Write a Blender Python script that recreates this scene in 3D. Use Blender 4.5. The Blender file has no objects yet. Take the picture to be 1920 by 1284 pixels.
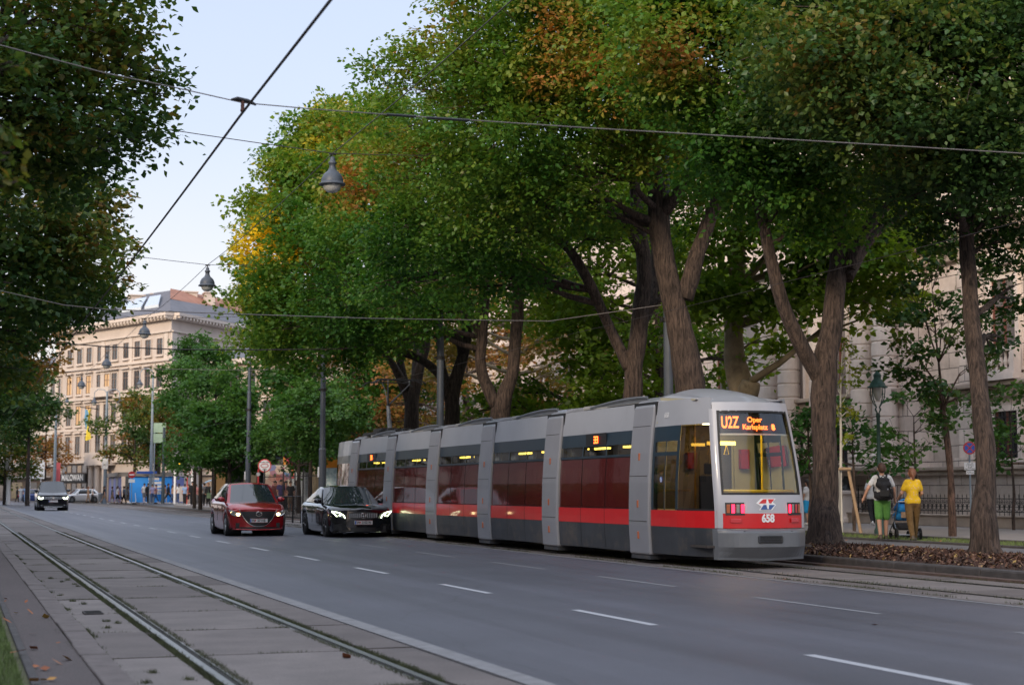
import bpy, math, random
import numpy as np
from mathutils import Vector, Matrix, Euler
C = bpy.context.scene.collection
R = math.radians
# ---------------------------------------------------------------- camera
F = 3000.0
PITCH = math.atan(277/F)
TH = math.atan(1045*math.cos(PITCH)/F)
cam_d = bpy.data.cameras.new("camera"); cam = bpy.data.objects.new("camera", cam_d); C.objects.link(cam)
cam_d.lens = 36*F/1920; cam_d.sensor_width = 36; cam_d.clip_end = 3000; cam_d.clip_start = .1
CAMZ = 1.35
cam.location = (0, 0, CAMZ); cam.rotation_euler = (R(90)+PITCH, 0, -TH)
cam_d.dof.use_dof = True; cam_d.dof.focus_distance = 29; cam_d.dof.aperture_fstop = 2.4
sc = bpy.context.scene; sc.camera = cam
# ---------------------------------------------------------------- world, sun
SUN_EL, SUN_AZ = 21, 228      # azimuth clockwise from +Y
w = bpy.data.worlds.new("World"); sc.world = w; w.use_nodes = True
nt = w.node_tree; bg = nt.nodes['Background']
sky = nt.nodes.new('ShaderNodeTexSky'); sky.sky_type = 'NISHITA'; sky.sun_disc = False
sky.sun_elevation = R(SUN_EL); sky.sun_rotation = R(SUN_AZ); sky.dust_density = 2.2; sky.air_density = 1.0; sky.ozone_density = 1.6
# evening sky: Nishita mixed with a haze ramp, brightened overhead to light the ground
_tc = nt.nodes.new('ShaderNodeTexCoord'); _sx = nt.nodes.new('ShaderNodeSeparateXYZ'); nt.links.new(_tc.outputs['Generated'], _sx.inputs[0])
_rp = nt.nodes.new('ShaderNodeValToRGB'); _cr = _rp.color_ramp; nt.links.new(_sx.outputs[2], _rp.inputs[0])
_st = [(0,(2.5,2.12,2.0)),(.10,(2.35,2.12,2.12)),(.22,(1.80,1.87,2.18)),(.38,(1.6,1.8,2.35)),(.6,(3.4,3.7,4.3)),(1,(4.2,4.5,5.2))]
while len(_cr.elements) > 1: _cr.elements.remove(_cr.elements[0])
for _i,(_p,_c) in enumerate(_st):
    _e = _cr.elements[0] if _i == 0 else _cr.elements.new(_p)
    _e.position = _p; _e.color = (*[x/8 for x in _c],1)
_m1 = nt.nodes.new('ShaderNodeVectorMath'); _m1.operation = 'SCALE'; _m1.inputs['Scale'].default_value = 8.0; nt.links.new(_rp.outputs[0], _m1.inputs[0])
_mx = nt.nodes.new('ShaderNodeMix'); _mx.data_type = 'RGBA'; _mx.inputs[0].default_value = .82
nt.links.new(sky.outputs[0], _mx.inputs[6]); nt.links.new(_m1.outputs[0], _mx.inputs[7]); nt.links.new(_mx.outputs[2], bg.inputs[0]); bg.inputs[1].default_value = .15
sd = bpy.data.lights.new("sun", 'SUN'); sun = bpy.data.objects.new("sun", sd); C.objects.link(sun)
sd.energy = 1.3; sd.angle = R(11); sd.color = (1, .82, .62)
_dir = Vector((math.sin(R(SUN_AZ))*math.cos(R(SUN_EL)), math.cos(R(SUN_AZ))*math.cos(R(SUN_EL)), math.sin(R(SUN_EL))))
sun.rotation_euler = _dir.to_track_quat('Z', 'Y').to_euler(); sun.location = _dir*50
sc.view_settings.view_transform = 'Standard'; sc.view_settings.look = 'None'
sc.view_settings.exposure = 1.4; sc.view_settings.gamma = 1.0
# ---------------------------------------------------------------- pixel -> world helpers (1920x1284 photograph pixels)
_fw = Vector((math.sin(TH)*math.cos(PITCH), math.cos(TH)*math.cos(PITCH), math.sin(PITCH)))
_rt = Vector((math.cos(TH), -math.sin(TH), 0)); _up = _rt.cross(_fw)
_o = Vector((0, 0, CAMZ))
def ray(px, py): return _fw*F + _rt*(px-960) + _up*(642-py)
def at_z(px, py, z=0): r = ray(px, py); return _o + r*((z-CAMZ)/r.z)
def at_x(px, py, x): r = ray(px, py); return _o + r*(x/r.x)
def at_y(px, py, y): r = ray(px, py); return _o + r*(y/r.y)
def at_d(px, py, d):
    r = ray(px, py); h = r.x*math.sin(TH)+r.y*math.cos(TH); return _o + r*(d/h)
def at_pl(px, py, P, Q):
    r = ray(px, py); n = Vector((-(Q.y-P.y), Q.x-P.x, 0)); return _o + r*(((P-_o).dot(n))/r.dot(n))
def gp(px, d, z=0):
    p = at_d(px, 900, d); return Vector((p.x, p.y, z))
def z_at(py, d): return CAMZ + (919-py)/F*d
# ---------------------------------------------------------------- object helpers
def tag(o, label=None, cat=None, group=None, kind=None):
    if label: o['label'] = label
    if cat: o['category'] = cat
    if group: o['group'] = group
    if kind: o['kind'] = kind
    return o
def empty(name, loc=(0,0,0), rz=0, label=None, cat=None, group=None, s=1):
    o = bpy.data.objects.new(name, None); C.objects.link(o); o.location = loc; o.rotation_euler = (0,0,rz); o.scale = (s,s,s)
    o.empty_display_size = .3
    return tag(o, label, cat, group)
def copy_tree(o, parent=None):
    c = o.copy(); C.objects.link(c)
    if parent: c.parent = parent
    for ch in list(o.children): copy_tree(ch, c)
    return c
def link_mesh(name, me, mats, parent=None, smooth=False):
    if not isinstance(mats, (list, tuple)): mats = [mats]
    for m in mats: me.materials.append(m)
    if smooth: me.shade_smooth()
    o = bpy.data.objects.new(name, me); C.objects.link(o)
    if parent: o.parent = parent
    return o
class MB:
    def __init__(s): s.v = []; s.f = []; s.m = []
    def add(s, vs, fs, mi=0):
        b = len(s.v); s.v += [tuple(p) for p in vs]
        for f in fs: s.f.append(tuple(i+b for i in f)); s.m.append(mi)
        return s
    def box(s, x0, x1, y0, y1, z0, z1, mi=0):
        return s.add([(x0,y0,z0),(x1,y0,z0),(x1,y1,z0),(x0,y1,z0),(x0,y0,z1),(x1,y0,z1),(x1,y1,z1),(x0,y1,z1)],
            [(3,2,1,0),(4,5,6,7),(0,1,5,4),(1,2,6,5),(2,3,7,6),(3,0,4,7)], mi)
    def obox(s, o, ax, ay, az, mi=0):      # box spanned from corner o by three vectors
        o = Vector(o); ax = Vector(ax); ay = Vector(ay); az = Vector(az)
        return s.add([o,o+ax,o+ax+ay,o+ay,o+az,o+ax+az,o+ax+ay+az,o+ay+az],
            [(3,2,1,0),(4,5,6,7),(0,1,5,4),(1,2,6,5),(2,3,7,6),(3,0,4,7)], mi)
    def tube(s, pts, rads, n=8, mi=0, caps=True):
        pts = [Vector(p) for p in pts]
        if not hasattr(rads, '__len__'): rads = [rads]*len(pts)
        vs = []; prev = None
        for i, p in enumerate(pts):
            d = (pts[min(i+1,len(pts)-1)]-pts[max(i-1,0)])
            if d.length < 1e-9: d = Vector((0,0,1))
            d.normalize()
            if prev is None:
                a = d.orthogonal().normalized() if abs(d.z) < .98 else Vector((1,0,0))
            else: a = prev
            a = (a - d*a.dot(d)); a = a.normalized() if a.length > 1e-6 else d.orthogonal().normalized()
            prev = a; b = d.cross(a)
            for k in range(n):
                t = 2*math.pi*k/n; vs.append(p + (a*math.cos(t)+b*math.sin(t))*rads[i])
        fs = []
        for i in range(len(pts)-1):
            for k in range(n): fs.append((i*n+k, i*n+(k+1)%n, (i+1)*n+(k+1)%n, (i+1)*n+k))
        if caps: fs += [tuple(reversed(range(n))), tuple(range((len(pts)-1)*n, len(pts)*n))]
        return s.add(vs, fs, mi)
    def cyl(s, p0, p1, r0, r1=None, n=12, mi=0): return s.tube([p0,p1], [r0, r0 if r1 is None else r1], n, mi)
    def lathe(s, prof, c=(0,0,0), n=16, mi=0, ax=None, a0=0, a1=None):
        c = Vector(c); vs = []
        full = a1 is None; a1 = 2*math.pi if full else a1; m = n if full else n+1
        if ax: q = Vector((0,0,1)).rotation_difference(Vector(ax))
        for r, z in prof:
            for k in range(m):
                t = a0+(a1-a0)*k/n; p = Vector((r*math.cos(t), r*math.sin(t), z))
                if ax: p = q @ p
                vs.append(c+p)
        fs = []
        for i in range(len(prof)-1):
            for k in range(n if not full else m):
                k2 = (k+1) % m if full else k+1
                fs.append((i*m+k, i*m+k2, (i+1)*m+k2, (i+1)*m+k))
        return s.add(vs, fs, mi)
    def ball(s, c, r, n=10, sc=(1,1,1), mi=0):
        h = max(4, n//2)
        prof = [(math.sin(math.pi*i/h), -math.cos(math.pi*i/h)) for i in range(h+1)]
        vs = []
        for a, z in prof:
            for k in range(n):
                t = 2*math.pi*k/n; vs.append((c[0]+r*sc[0]*a*math.cos(t), c[1]+r*sc[1]*a*math.sin(t), c[2]+r*sc[2]*z))
        fs = [(i*n+k, i*n+(k+1)%n, (i+1)*n+(k+1)%n, (i+1)*n+k) for i in range(h) for k in range(n)]
        return s.add(vs, fs, mi)
    def poly(s, pts, mi=0): return s.add(pts, [tuple(range(len(pts)))], mi)
    def prism(s, pts, off, mi=0):
        n = len(pts); off = Vector(off); a = [Vector(p) for p in pts]; b = [p+off for p in a]
        fs = [tuple(reversed(range(n))), tuple(range(n, 2*n))]+[(i,(i+1)%n,n+(i+1)%n,n+i) for i in range(n)]
        return s.add(a+b, fs, mi)
    def grid(s, fn, nu, nv, mi=0):
        vs = [fn(i/nu, j/nv) for j in range(nv+1) for i in range(nu+1)]
        return s.add(vs, [(j*(nu+1)+i, j*(nu+1)+i+1, (j+1)*(nu+1)+i+1, (j+1)*(nu+1)+i) for j in range(nv) for i in range(nu)], mi)
    def build(s, name, mats, parent=None, smooth=False, bevel=0, org=None, thick=0, auto=None):
        v = s.v
        if org is not None: v = [(p[0]-org[0], p[1]-org[1], p[2]-org[2]) for p in v]
        me = bpy.data.meshes.new(name); me.from_pydata(v, [], s.f)
        me.polygons.foreach_set('material_index', s.m); me.update()
        o = link_mesh(name, me, mats, parent, smooth)
        if org is not None: o.location = org
        if thick: md = o.modifiers.new('t','SOLIDIFY'); md.thickness = thick; md.offset = 0
        if bevel: md = o.modifiers.new('b','BEVEL'); md.width = bevel; md.segments = 2; md.limit_method = 'ANGLE'; md.angle_limit = R(40)
        return o
def text_mesh(name, txt, size, mat, parent, loc, rot, depth=.004, bold=0, sx=1, align='CENTER', space=1):
    cu = bpy.data.curves.new(name, 'FONT'); cu.body = txt; cu.size = size; cu.extrude = depth; cu.align_x = align; cu.align_y = 'CENTER'
    cu.offset = bold; cu.space_character = space; cu.space_line = .85
    t = bpy.data.objects.new(name, cu); C.objects.link(t)
    bpy.context.view_layer.update()
    me = bpy.data.meshes.new_from_object(t.evaluated_get(bpy.context.evaluated_depsgraph_get()))
    bpy.data.objects.remove(t); bpy.data.curves.remove(cu)
    me.name = name; me.materials.clear()
    o = link_mesh(name, me, mat, parent); o.location = loc; o.rotation_euler = rot; o.scale = (sx,1,1)
    return o
# ---------------------------------------------------------------- materials
def _nodes(name):
    m = bpy.data.materials.new(name); m.use_nodes = True; return m, m.node_tree, m.node_tree.nodes['Principled BSDF']
def N(t, typ, **kw):
    n = t.nodes.new(typ)
    for k, v in kw.items():
        if k.startswith('i_'):
            n.inputs[k[2:].replace('_',' ')].default_value = v
        else: setattr(n, k, v)
    return n
def mix(t, fac, a, b, mode='MIX'):
    n = t.nodes.new('ShaderNodeMix'); n.data_type = 'RGBA'; n.blend_type = mode
    for s, v in ((n.inputs[0], fac), (n.inputs[6], a), (n.inputs[7], b)):
        if hasattr(v, 'links') or hasattr(v, 'is_linked'): t.links.new(v, s)
        elif isinstance(v, (int, float)): s.default_value = v
        else: s.default_value = (*v, 1) if len(v) == 3 else v
    return n.outputs[2]
def math_(t, op, a, b=0, c=None):
    n = t.nodes.new('ShaderNodeMath'); n.operation = op
    for i, v in enumerate((a, b, c)):
        if v is None: continue
        if hasattr(v, 'is_linked'): t.links.new(v, n.inputs[i])
        else: n.inputs[i].default_value = v
    return n.outputs[0]
def ramp(t, fac, stops):
    n = t.nodes.new('ShaderNodeValToRGB'); cr = n.color_ramp
    while len(cr.elements) > 1: cr.elements.remove(cr.elements[0])
    cr.elements[0].position = stops[0][0]; c = stops[0][1]; cr.elements[0].color = (*c, 1)
    for p, c in stops[1:]:
        e = cr.elements.new(p); e.color = (*c, 1)
    t.links.new(fac, n.inputs[0]); return n.outputs[0]
def noise(t, scale, detail=4, rough=.55, vec=None, dist=0):
    n = N(t, 'ShaderNodeTexNoise'); n.inputs['Scale'].default_value = scale; n.inputs['Detail'].default_value = detail
    n.inputs['Roughness'].default_value = rough; n.inputs['Distortion'].default_value = dist
    if vec is None:
        tc = t.nodes.new('ShaderNodeTexCoord'); vec = tc.outputs['Object']
    t.links.new(vec, n.inputs['Vector']); return n.outputs['Fac']
def bump(t, bsdf, h, strength=.3, dist=.02):
    b = t.nodes.new('ShaderNodeBump'); b.inputs['Strength'].default_value = strength; b.inputs['Distance'].default_value = dist
    t.links.new(h, b.inputs['Height']); t.links.new(b.outputs[0], bsdf.inputs['Normal'])
def M(name, col, rough=.6, metal=0, var=.12, ns=3, bs=0, bscale=30, bd=.01, coat=0, spec=.5, dirt=None):
    m, t, b = _nodes(name)
    c1 = tuple(max(0, x*(1-var)) for x in col); c2 = tuple(x*(1+var) for x in col)
    f = noise(t, ns, 5)
    o = ramp(t, f, [(.3, c1), (.7, c2)])
    if dirt:
        f2 = noise(t, dirt[0], 6, .7); k = ramp(t, f2, [(dirt[1], (0,0,0)), (dirt[1]+.15, (1,1,1))])
        o = mix(t, k, o, dirt[2])
    t.links.new(o, b.inputs['Base Color']); b.inputs['Roughness'].default_value = rough; b.inputs['Metallic'].default_value = metal
    b.inputs['Coat Weight'].default_value = coat; b.inputs['Coat Roughness'].default_value = .04; b.inputs['Specular IOR Level'].default_value = spec
    if bs: bump(t, b, noise(t, bscale, 5, .6), bs, bd)
    return m
def EM(name, col, st=3, base=None):
    m, t, b = _nodes(name); b.inputs['Emission Color'].default_value = (*col, 1); b.inputs['Emission Strength'].default_value = st
    b.inputs['Base Color'].default_value = (*(base or col), 1); return m
def GLASS(name, tint=(.8,.85,.85), alpha=.5, rough=.03, k=1.6, k0=.06):
    m, t, b = _nodes(name); out = t.nodes['Material Output']
    gl = N(t, 'ShaderNodeBsdfGlossy'); gl.inputs['Roughness'].default_value = rough; gl.inputs['Color'].default_value = (.9,.93,.95,1)
    tr = N(t, 'ShaderNodeBsdfTransparent'); tr.inputs['Color'].default_value = (*tint, 1)
    fr = N(t, 'ShaderNodeFresnel'); fr.inputs['IOR'].default_value = 1.5
    fc = math_(t, 'MULTIPLY_ADD', fr.outputs[0], k, k0)
    mx = N(t, 'ShaderNodeMixShader'); t.links.new(fc, mx.inputs[0]); t.links.new(tr.outputs[0], mx.inputs[1]); t.links.new(gl.outputs[0], mx.inputs[2])
    t.links.new(mx.outputs[0], out.inputs[0]); return m
def DARKGLASS(name, col=(.02,.025,.03), rough=.05, spec=.8):
    m, t, b = _nodes(name); b.inputs['Base Color'].default_value = (*col,1); b.inputs['Roughness'].default_value = rough
    b.inputs['Specular IOR Level'].default_value = spec; b.inputs['Coat Weight'].default_value = .4 if spec > .5 else 0; return m
# ================================================================ SETTING
rng = np.random.default_rng(7); random.seed(5)
def asphalt(name, c, rough=.55, streak=.25, fine=.3):
    m, t, b = _nodes(name)
    tc = N(t, 'ShaderNodeTexCoord'); mp = N(t, 'ShaderNodeMapping'); mp.inputs['Scale'].default_value = (1.1, .025, 1)
    t.links.new(tc.outputs['Object'], mp.inputs[0])
    f1 = noise(t, 1.0, 4, .6, mp.outputs[0]); f2 = noise(t, .35, 5, .6); f3 = noise(t, 90, 3, .8)
    a = ramp(t, f1, [(.3, tuple(x*(1-streak*1.3) for x in c)), (.7, tuple(x*(1+streak) for x in c))])
    o = mix(t, .5, a, ramp(t, f2, [(.35, tuple(x*.8 for x in c)), (.65, tuple(x*1.2 for x in c))]))
    sp = ramp(t, f3, [(.35, (1-fine,)*3), (.5, (1,1,1)), (.66, (1+fine*1.5,)*3)])
    o = mix(t, 1, o, sp, 'MULTIPLY')
    # dark thin cracks / sealed seams
    mp2 = N(t, 'ShaderNodeMapping'); mp2.inputs['Scale'].default_value = (1, .35, 1); t.links.new(tc.outputs['Object'], mp2.inputs[0])
    vo = N(t, 'ShaderNodeTexVoronoi'); vo.feature = 'DISTANCE_TO_EDGE'; vo.inputs['Scale'].default_value = .22
    n3 = N(t, 'ShaderNodeTexNoise'); n3.inputs['Scale'].default_value = 1.2; t.links.new(mp2.outputs[0], n3.inputs['Vector'])
    ad = N(t, 'ShaderNodeVectorMath', operation='MULTIPLY_ADD'); t.links.new(n3.outputs['Color'], ad.inputs[0]); ad.inputs[1].default_value = (.9,.9,0)
    t.links.new(mp2.outputs[0], ad.inputs[2]); t.links.new(ad.outputs[0], vo.inputs['Vector'])
    k = ramp(t, vo.outputs['Distance'], [(0, (.75,.75,.75)), (.0025, (1,1,1))])
    o = mix(t, 1, o, k, 'MULTIPLY')
    t.links.new(o, b.inputs['Base Color'])
    rr = ramp(t, f1, [(.3, (rough-.08,)*3), (.7, (rough+.1,)*3)]); t.links.new(rr, b.inputs['Roughness'])
    bump(t, b, f3, .35, .006); return m
m_asph = asphalt('asphalt_road', (.076,.076,.093), .5, .28, .4)
m_asph2 = asphalt('asphalt_path', (.12,.115,.12), .7, .1)
m_ground = asphalt('asphalt_ground', (.12,.12,.128), .65, .1)
m_foot = asphalt('old_tarmac', (.078,.062,.060), .85, .2, .5)
def slab_mat():
    m, t, b = _nodes('concrete_slab')
    g = N(t, 'ShaderNodeNewGeometry')
    isl = ramp(t, g.outputs['Random Per Island'], [(0, (.105,.086,.080)), (.5, (.137,.115,.107)), (1, (.175,.150,.140))])
    f = noise(t, 1.3, 6, .65); f2 = noise(t, 60, 3, .7)
    o = mix(t, 1, isl, ramp(t, f, [(.3, (.72,.72,.72)), (.7, (1.2,1.2,1.2))]), 'MULTIPLY')
    o = mix(t, 1, o, ramp(t, f2, [(.35, (.8,.8,.8)), (.65, (1.15,1.15,1.15))]), 'MULTIPLY')
    f4 = noise(t, 5, 6, .75); o = mix(t, ramp(t, f4, [(.66, (0,0,0)), (.72, (.6,.6,.6))]), o, (.07,.06,.055))
    t.links.new(o, b.inputs['Base Color']); b.inputs['Roughness'].default_value = .75; bump(t, b, f2, .3, .006); return m
m_slab = slab_mat()
m_soil = M('soil', (.035,.028,.02), .95, var=.4, ns=20, bs=.5)
m_kerb = M('granite_kerb', (.12,.10,.095), .8, var=.25, ns=6, bs=.4, bscale=80)
m_kerb_lt = M('light_kerb_stone', (.19,.185,.19), .75, var=.2, ns=5, bs=.3, bscale=80)
m_kerb_dk = M('dark_kerb_stone', (.055,.05,.05), .85, var=.3, ns=5, bs=.4, bscale=60)
m_rust = M('rusty_gutter', (.085,.055,.045), .9, var=.35, ns=4, bs=.4, bscale=40)
m_rail = M('polished_rail_steel', (.30,.30,.29), .36, 1, var=.15, ns=8)
m_groove = M('rail_groove', (.012,.011,.01), .8)
m_line = M('road_paint', (.40,.40,.42), .6, var=.12, ns=25, dirt=(18, .60, (.22,.22,.23)))
m_line2 = M('worn_road_paint', (.24,.24,.25), .65, var=.2, ns=25, dirt=(14, .5, (.14,.14,.15)))
m_pave = M('pale_pavement', (.23,.21,.20), .8, var=.12, ns=2, bs=.2, bscale=60)
m_grassbase = M('grass_soil', (.075,.075,.035), .95, var=.4, ns=8)
def sheet(name, x0, x1, y0, y1, z, m, depth=0):
    b = MB()
    if depth: b.box(x0, x1, y0, y1, z-depth, z)
    else: b.add([(x0,y0,z),(x1,y0,z),(x1,y1,z),(x0,y1,z)], [(0,1,2,3)])
    return tag(b.build(name, m), kind='structure')
sheet('ground', -900, 900, -60, 1600, -.03, m_ground)
sheet('road', 3.98, 11.70, -20, 420, 0, m_asph)
tag(MB().box(3.79,3.98,-10,300,-.1,.012).build('road_edge_kerb', m_kerb_lt), kind='structure')
sheet('track_bed', 1.2, 3.79, -10, 300, -.012, m_soil)
# concrete slabs of the near tram track: real slabs with open joints
b = MB(); rnd = random.Random(3)
for (x0, x1, off) in ((1.225,1.755,0),(1.945,3.165,0),(3.345,3.785,.15)):
    y = 3.6+off
    while y < 170:
        g = rnd.uniform(.012,.03); dz = rnd.uniform(-.003,.004)
        b.box(x0+rnd.uniform(0,.012), x1-rnd.uniform(0,.012), y+g, y+2.45-g, -.06, dz)
        y += 2.45
tag(b.build('track_slabs', m_slab), kind='structure')
for cx, sgn in ((1.855,-1),(3.255,1)):
    b = MB(); b.box(cx-.033,cx+.030,-10,300,-.1,.005,0)
    s = -sgn
    b.box(min(cx+s*.034,cx+s*.082),max(cx+s*.034,cx+s*.082),-10,300,-.1,-.003,1)
    b.box(min(cx+s*.083,cx+s*.097),max(cx+s*.083,cx+s*.097),-10,300,-.1,.004,0)
    o = b.build('tram_rail', [m_rail, m_groove]); tag(o, kind='structure')
# left kerb, footpath, edging, lawn
b = MB(); y = -4
while y < 150:
    l = rnd.uniform(.9,1.3); dx = rnd.uniform(-.008,.008); b.box(.99+dx,1.205+dx,y+.006,y+l-.006,-.1,.045+rnd.uniform(-.004,.006)); y += l
tag(b.build('track_kerb', m_kerb, bevel=.012), kind='structure')
sheet('footpath', .585, .985, -10, 200, .03, m_foot, .1)
tag(MB().box(.52,.583,-10,160,-.1,.075).build('lawn_edging', m_kerb_dk, bevel=.01), kind='structure')
sheet('lawn', -60, .52, -10, 200, .05, m_grassbase, .1)
# right tram bed, gutter, kerb
sheet('road_edge_line', 11.70, 11.79, -10, 300, .004, m_line2)
tag(MB().box(11.79,11.93,-10,300,-.1,.008).build('track_edge_stones', m_kerb), kind='structure')
m_bed = asphalt('track_bed_tarmac', (.125,.115,.11), .75, .25, .4)
b = MB()
for (x0, x1, off) in ((11.94,12.52,0),(12.70,13.90,.6),(14.06,14.72,.2)):
    y = 6+off
    while y < 170:
        b.box(x0, x1, y+.015, y+2.985, -.06, rnd.uniform(-.003,.004)); y += 3
tag(b.build('far_track_slabs', m_slab), kind='structure')
sheet('far_track_bed', 11.93, 17.0, -10, 300, -.015, m_soil)
for cx, s in ((12.6,1),(14.0,-1)):
    b = MB(); b.box(cx-.035,cx+.035,-10,300,-.1,.012,0)
    b.box(min(cx+s*.037,cx+s*.078),max(cx+s*.037,cx+s*.078),-10,300,-.1,-.014,1)
    tag(b.build('tram_rail', [m_rail, m_groove]), kind='structure')
tag(MB().box(14.73,15.0,-10,300,-.1,.035).build('gutter_strip', m_rust), kind='structure')
b = MB(); y = -4
while y < 60:
    b.box(15.002,15.26,y+.004,y+1.196,-.1,.15+rnd.uniform(-.003,.003)); y += 1.2
tag(b.build('bed_kerb', m_kerb_dk, bevel=.03), kind='structure')
def mulch_mat():
    m, t, b = _nodes('mulch_base'); f = noise(t, 30, 5, .8)
    o = ramp(t, f, [(.35,(.012,.006,.004)),(.5,(.05,.022,.014)),(.65,(.13,.07,.045))]); t.links.new(o, b.inputs['Base Color']); b.inputs['Roughness'].default_value = .95
    bump(t, b, f, .9, .03); return m
b = MB()
def mul(u, v):
    x = 15.26+3.63*u; y = -6+66*v; return (x, y, .13+.07*math.sin(math.pi*u)+.012*math.sin(x*7+y*3)+.012*math.sin(y*5.3))
b.grid(mul, 20, 200); tag(b.build('mulch_bed', mulch_mat(), smooth=True), kind='structure')
sheet('cycle_path', 18.9, 21.4, -20, 60, .12, m_asph2, .15)
tag(MB().box(21.4,21.56,-20,60,0,.17).build('verge_kerb', m_kerb_dk, bevel=.015), kind='structure')
sheet('grass_verge', 21.56, 23.1, -20, 60, .15, m_grassbase, .15)
tag(MB().box(23.1,23.32,-20,130,0,.20).build('pavement_kerb', m_kerb_dk, bevel=.015), kind='structure')
sheet('pavement', 23.32, 45, -20, 130, .15, m_pave, .15)
# paved stop area beyond the mulch bed
P = [(15.26,60),(15.3,62),(16.6,80),(17.3,110),(17.6,138),(18.6,146),(21,150),(45,152),(45,130),(23.1,130),(23.1,60)]
tag(MB().prism([(x,y,-.05) for x,y in P],(0,0,.18)).build('stop_pavement', m_pave), kind='structure')
# lane markings
b = MB()
def dash(b, x, y, l, wd=.11): b.add([(x-wd/2,y,.004),(x+wd/2,y,.004),(x+wd/2,y+l,.004),(x-wd/2,y+l,.004)], [(0,1,2,3)])
yd = at_z(1580,1225).y
for k in range(-2, 28): dash(b, 6.69, yd-1.9*0+k*5.28-2.2+.0, 2.2)
tag(b.build('lane_marking', m_line), kind='structure')
b = MB(); p1 = at_z(1447,1119)
for k in range(-3, 26): dash(b, 9.62, p1.y-2.9+k*5.28, 2.9, .085)
tag(b.build('lane_marking', m_line2), kind='structure')
# ---- small vegetation and litter (nobody could count it)
def blades(name, pts, ln, wd, mats, kindlabel, cat, lean=.6, rs=1):
    r = np.random.default_rng(rs); n = len(pts); pts = np.asarray(pts)
    a = r.uniform(0, 2*np.pi, n); L = ln*r.uniform(.5,1.3,n); W = wd*r.uniform(.6,1.3,n); ln_ = lean*r.uniform(0,1,n); b_ = r.uniform(0,2*np.pi,n)
    d = np.stack([np.cos(a),np.sin(a),0*a],1)*W[:,None]/2
    tip = np.stack([np.cos(b_)*ln_*L, np.sin(b_)*ln_*L, L*np.sqrt(1-np.minimum(ln_,.95)**2)],1)
    v = np.empty((n,3,3)); v[:,0] = pts-d; v[:,1] = pts+d; v[:,2] = pts+tip
    me = bpy.data.meshes.new(name); me.vertices.add(3*n); me.vertices.foreach_set('co', v.reshape(-1).astype(np.float32))
    me.loops.add(3*n); me.loops.foreach_set('vertex_index', np.arange(3*n, dtype=np.int32))
    me.polygons.add(n); me.polygons.foreach_set('loop_start', np.arange(0,3*n,3,dtype=np.int32)); me.update(calc_edges=True)
    o = link_mesh(name, me, mats); return tag(o, kindlabel, cat, kind='stuff')
m_blade = M('grass_blade', (.10,.145,.04), .7, var=.5, ns=2.5)
m_moss = M('joint_weed', (.055,.062,.025), .85, var=.5, ns=3)
r = rng
n = 42000; gy = 8+22*r.random(n)**1.3
blades('lawn_grass', np.stack([.47-1.8*r.random(n)**1.2, gy, np.full(n,.05)],1), .075, .008, m_blade, 'short green lawn grass at the bottom left corner', 'grass', rs=2)
pts = []
for cx, s in ((1.775,70),(1.80,60),(1.965,70),(1.98,50),(3.14,60),(3.155,40),(3.325,70),(3.35,50),(1.215,24)):
    k = int(s*200); y = 9+45*r.random(k)**1.5
    keep = (np.sin(y*1.7+cx*9)+np.sin(y*4.1+cx*5)+np.sin(y*11+cx)*.7+r.normal(0,.5,k)) > -1.1
    pts.append(np.stack([cx+r.normal(0,.018,k), y, np.full(k,-.012)],1)[keep])
for x0,x1,off in ((1.25,1.75,0),(1.95,3.16,0)):
    for j in range(2,20):
        y0 = 3.6+2.45*j; k = int(260*r.random()*(x1-x0)*2)
        x = x0+(x1-x0)*r.random(k); keep = np.sin(x*8+j*3)+r.normal(0,.4,k) > .1
        pts.append(np.stack([x, y0+r.normal(0,.016,k), np.full(k,-.01)],1)[keep])
for _ in range(34):
    cy = 9+26*r.random(); cx = r.choice([1.22,1.0,.97,1.22]) ; k = r.integers(60,200)
    pts.append(np.stack([cx+r.normal(0,.03,k), cy+r.normal(0,.10,k), np.full(k,.0)],1))
for _ in range(14):
    cy = 11+20*r.random(); cx = r.uniform(1.3,1.7); k = 60; pts.append(np.stack([cx+r.normal(0,.02,k), cy+r.normal(0,.03,k), np.full(k,0)],1))
blades('track_weeds', np.concatenate(pts), .034, .007, m_moss, 'weeds and moss growing along the tram rails and slab joints', 'weeds', .85, 3)
pts = []
for cx, k in ((11.95,9000),(12.53,3000),(12.69,2500),(13.92,2500),(14.7,3000)):
    y = 10+60*r.random(k)**1.5; keep = (np.sin(y*1.3+cx*9)+np.sin(y*3.1+cx*5)+r.normal(0,.5,k)) > -.1
    pts.append(np.stack([cx+r.normal(0,.025,k), y, np.full(k,0)],1)[keep])
blades('far_track_weeds', np.concatenate(pts), .04, .012, m_moss, 'weeds growing along the joints of the far tram track', 'weeds', .85, 4)
n = 11000; blades('verge_grass', np.stack([21.56+1.5*r.random(n), 12+45*r.random(n), np.full(n,.15)],1), .07, .02, m_blade, 'grass verge strip between cycle path and pavement', 'grass', rs=5)
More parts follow.
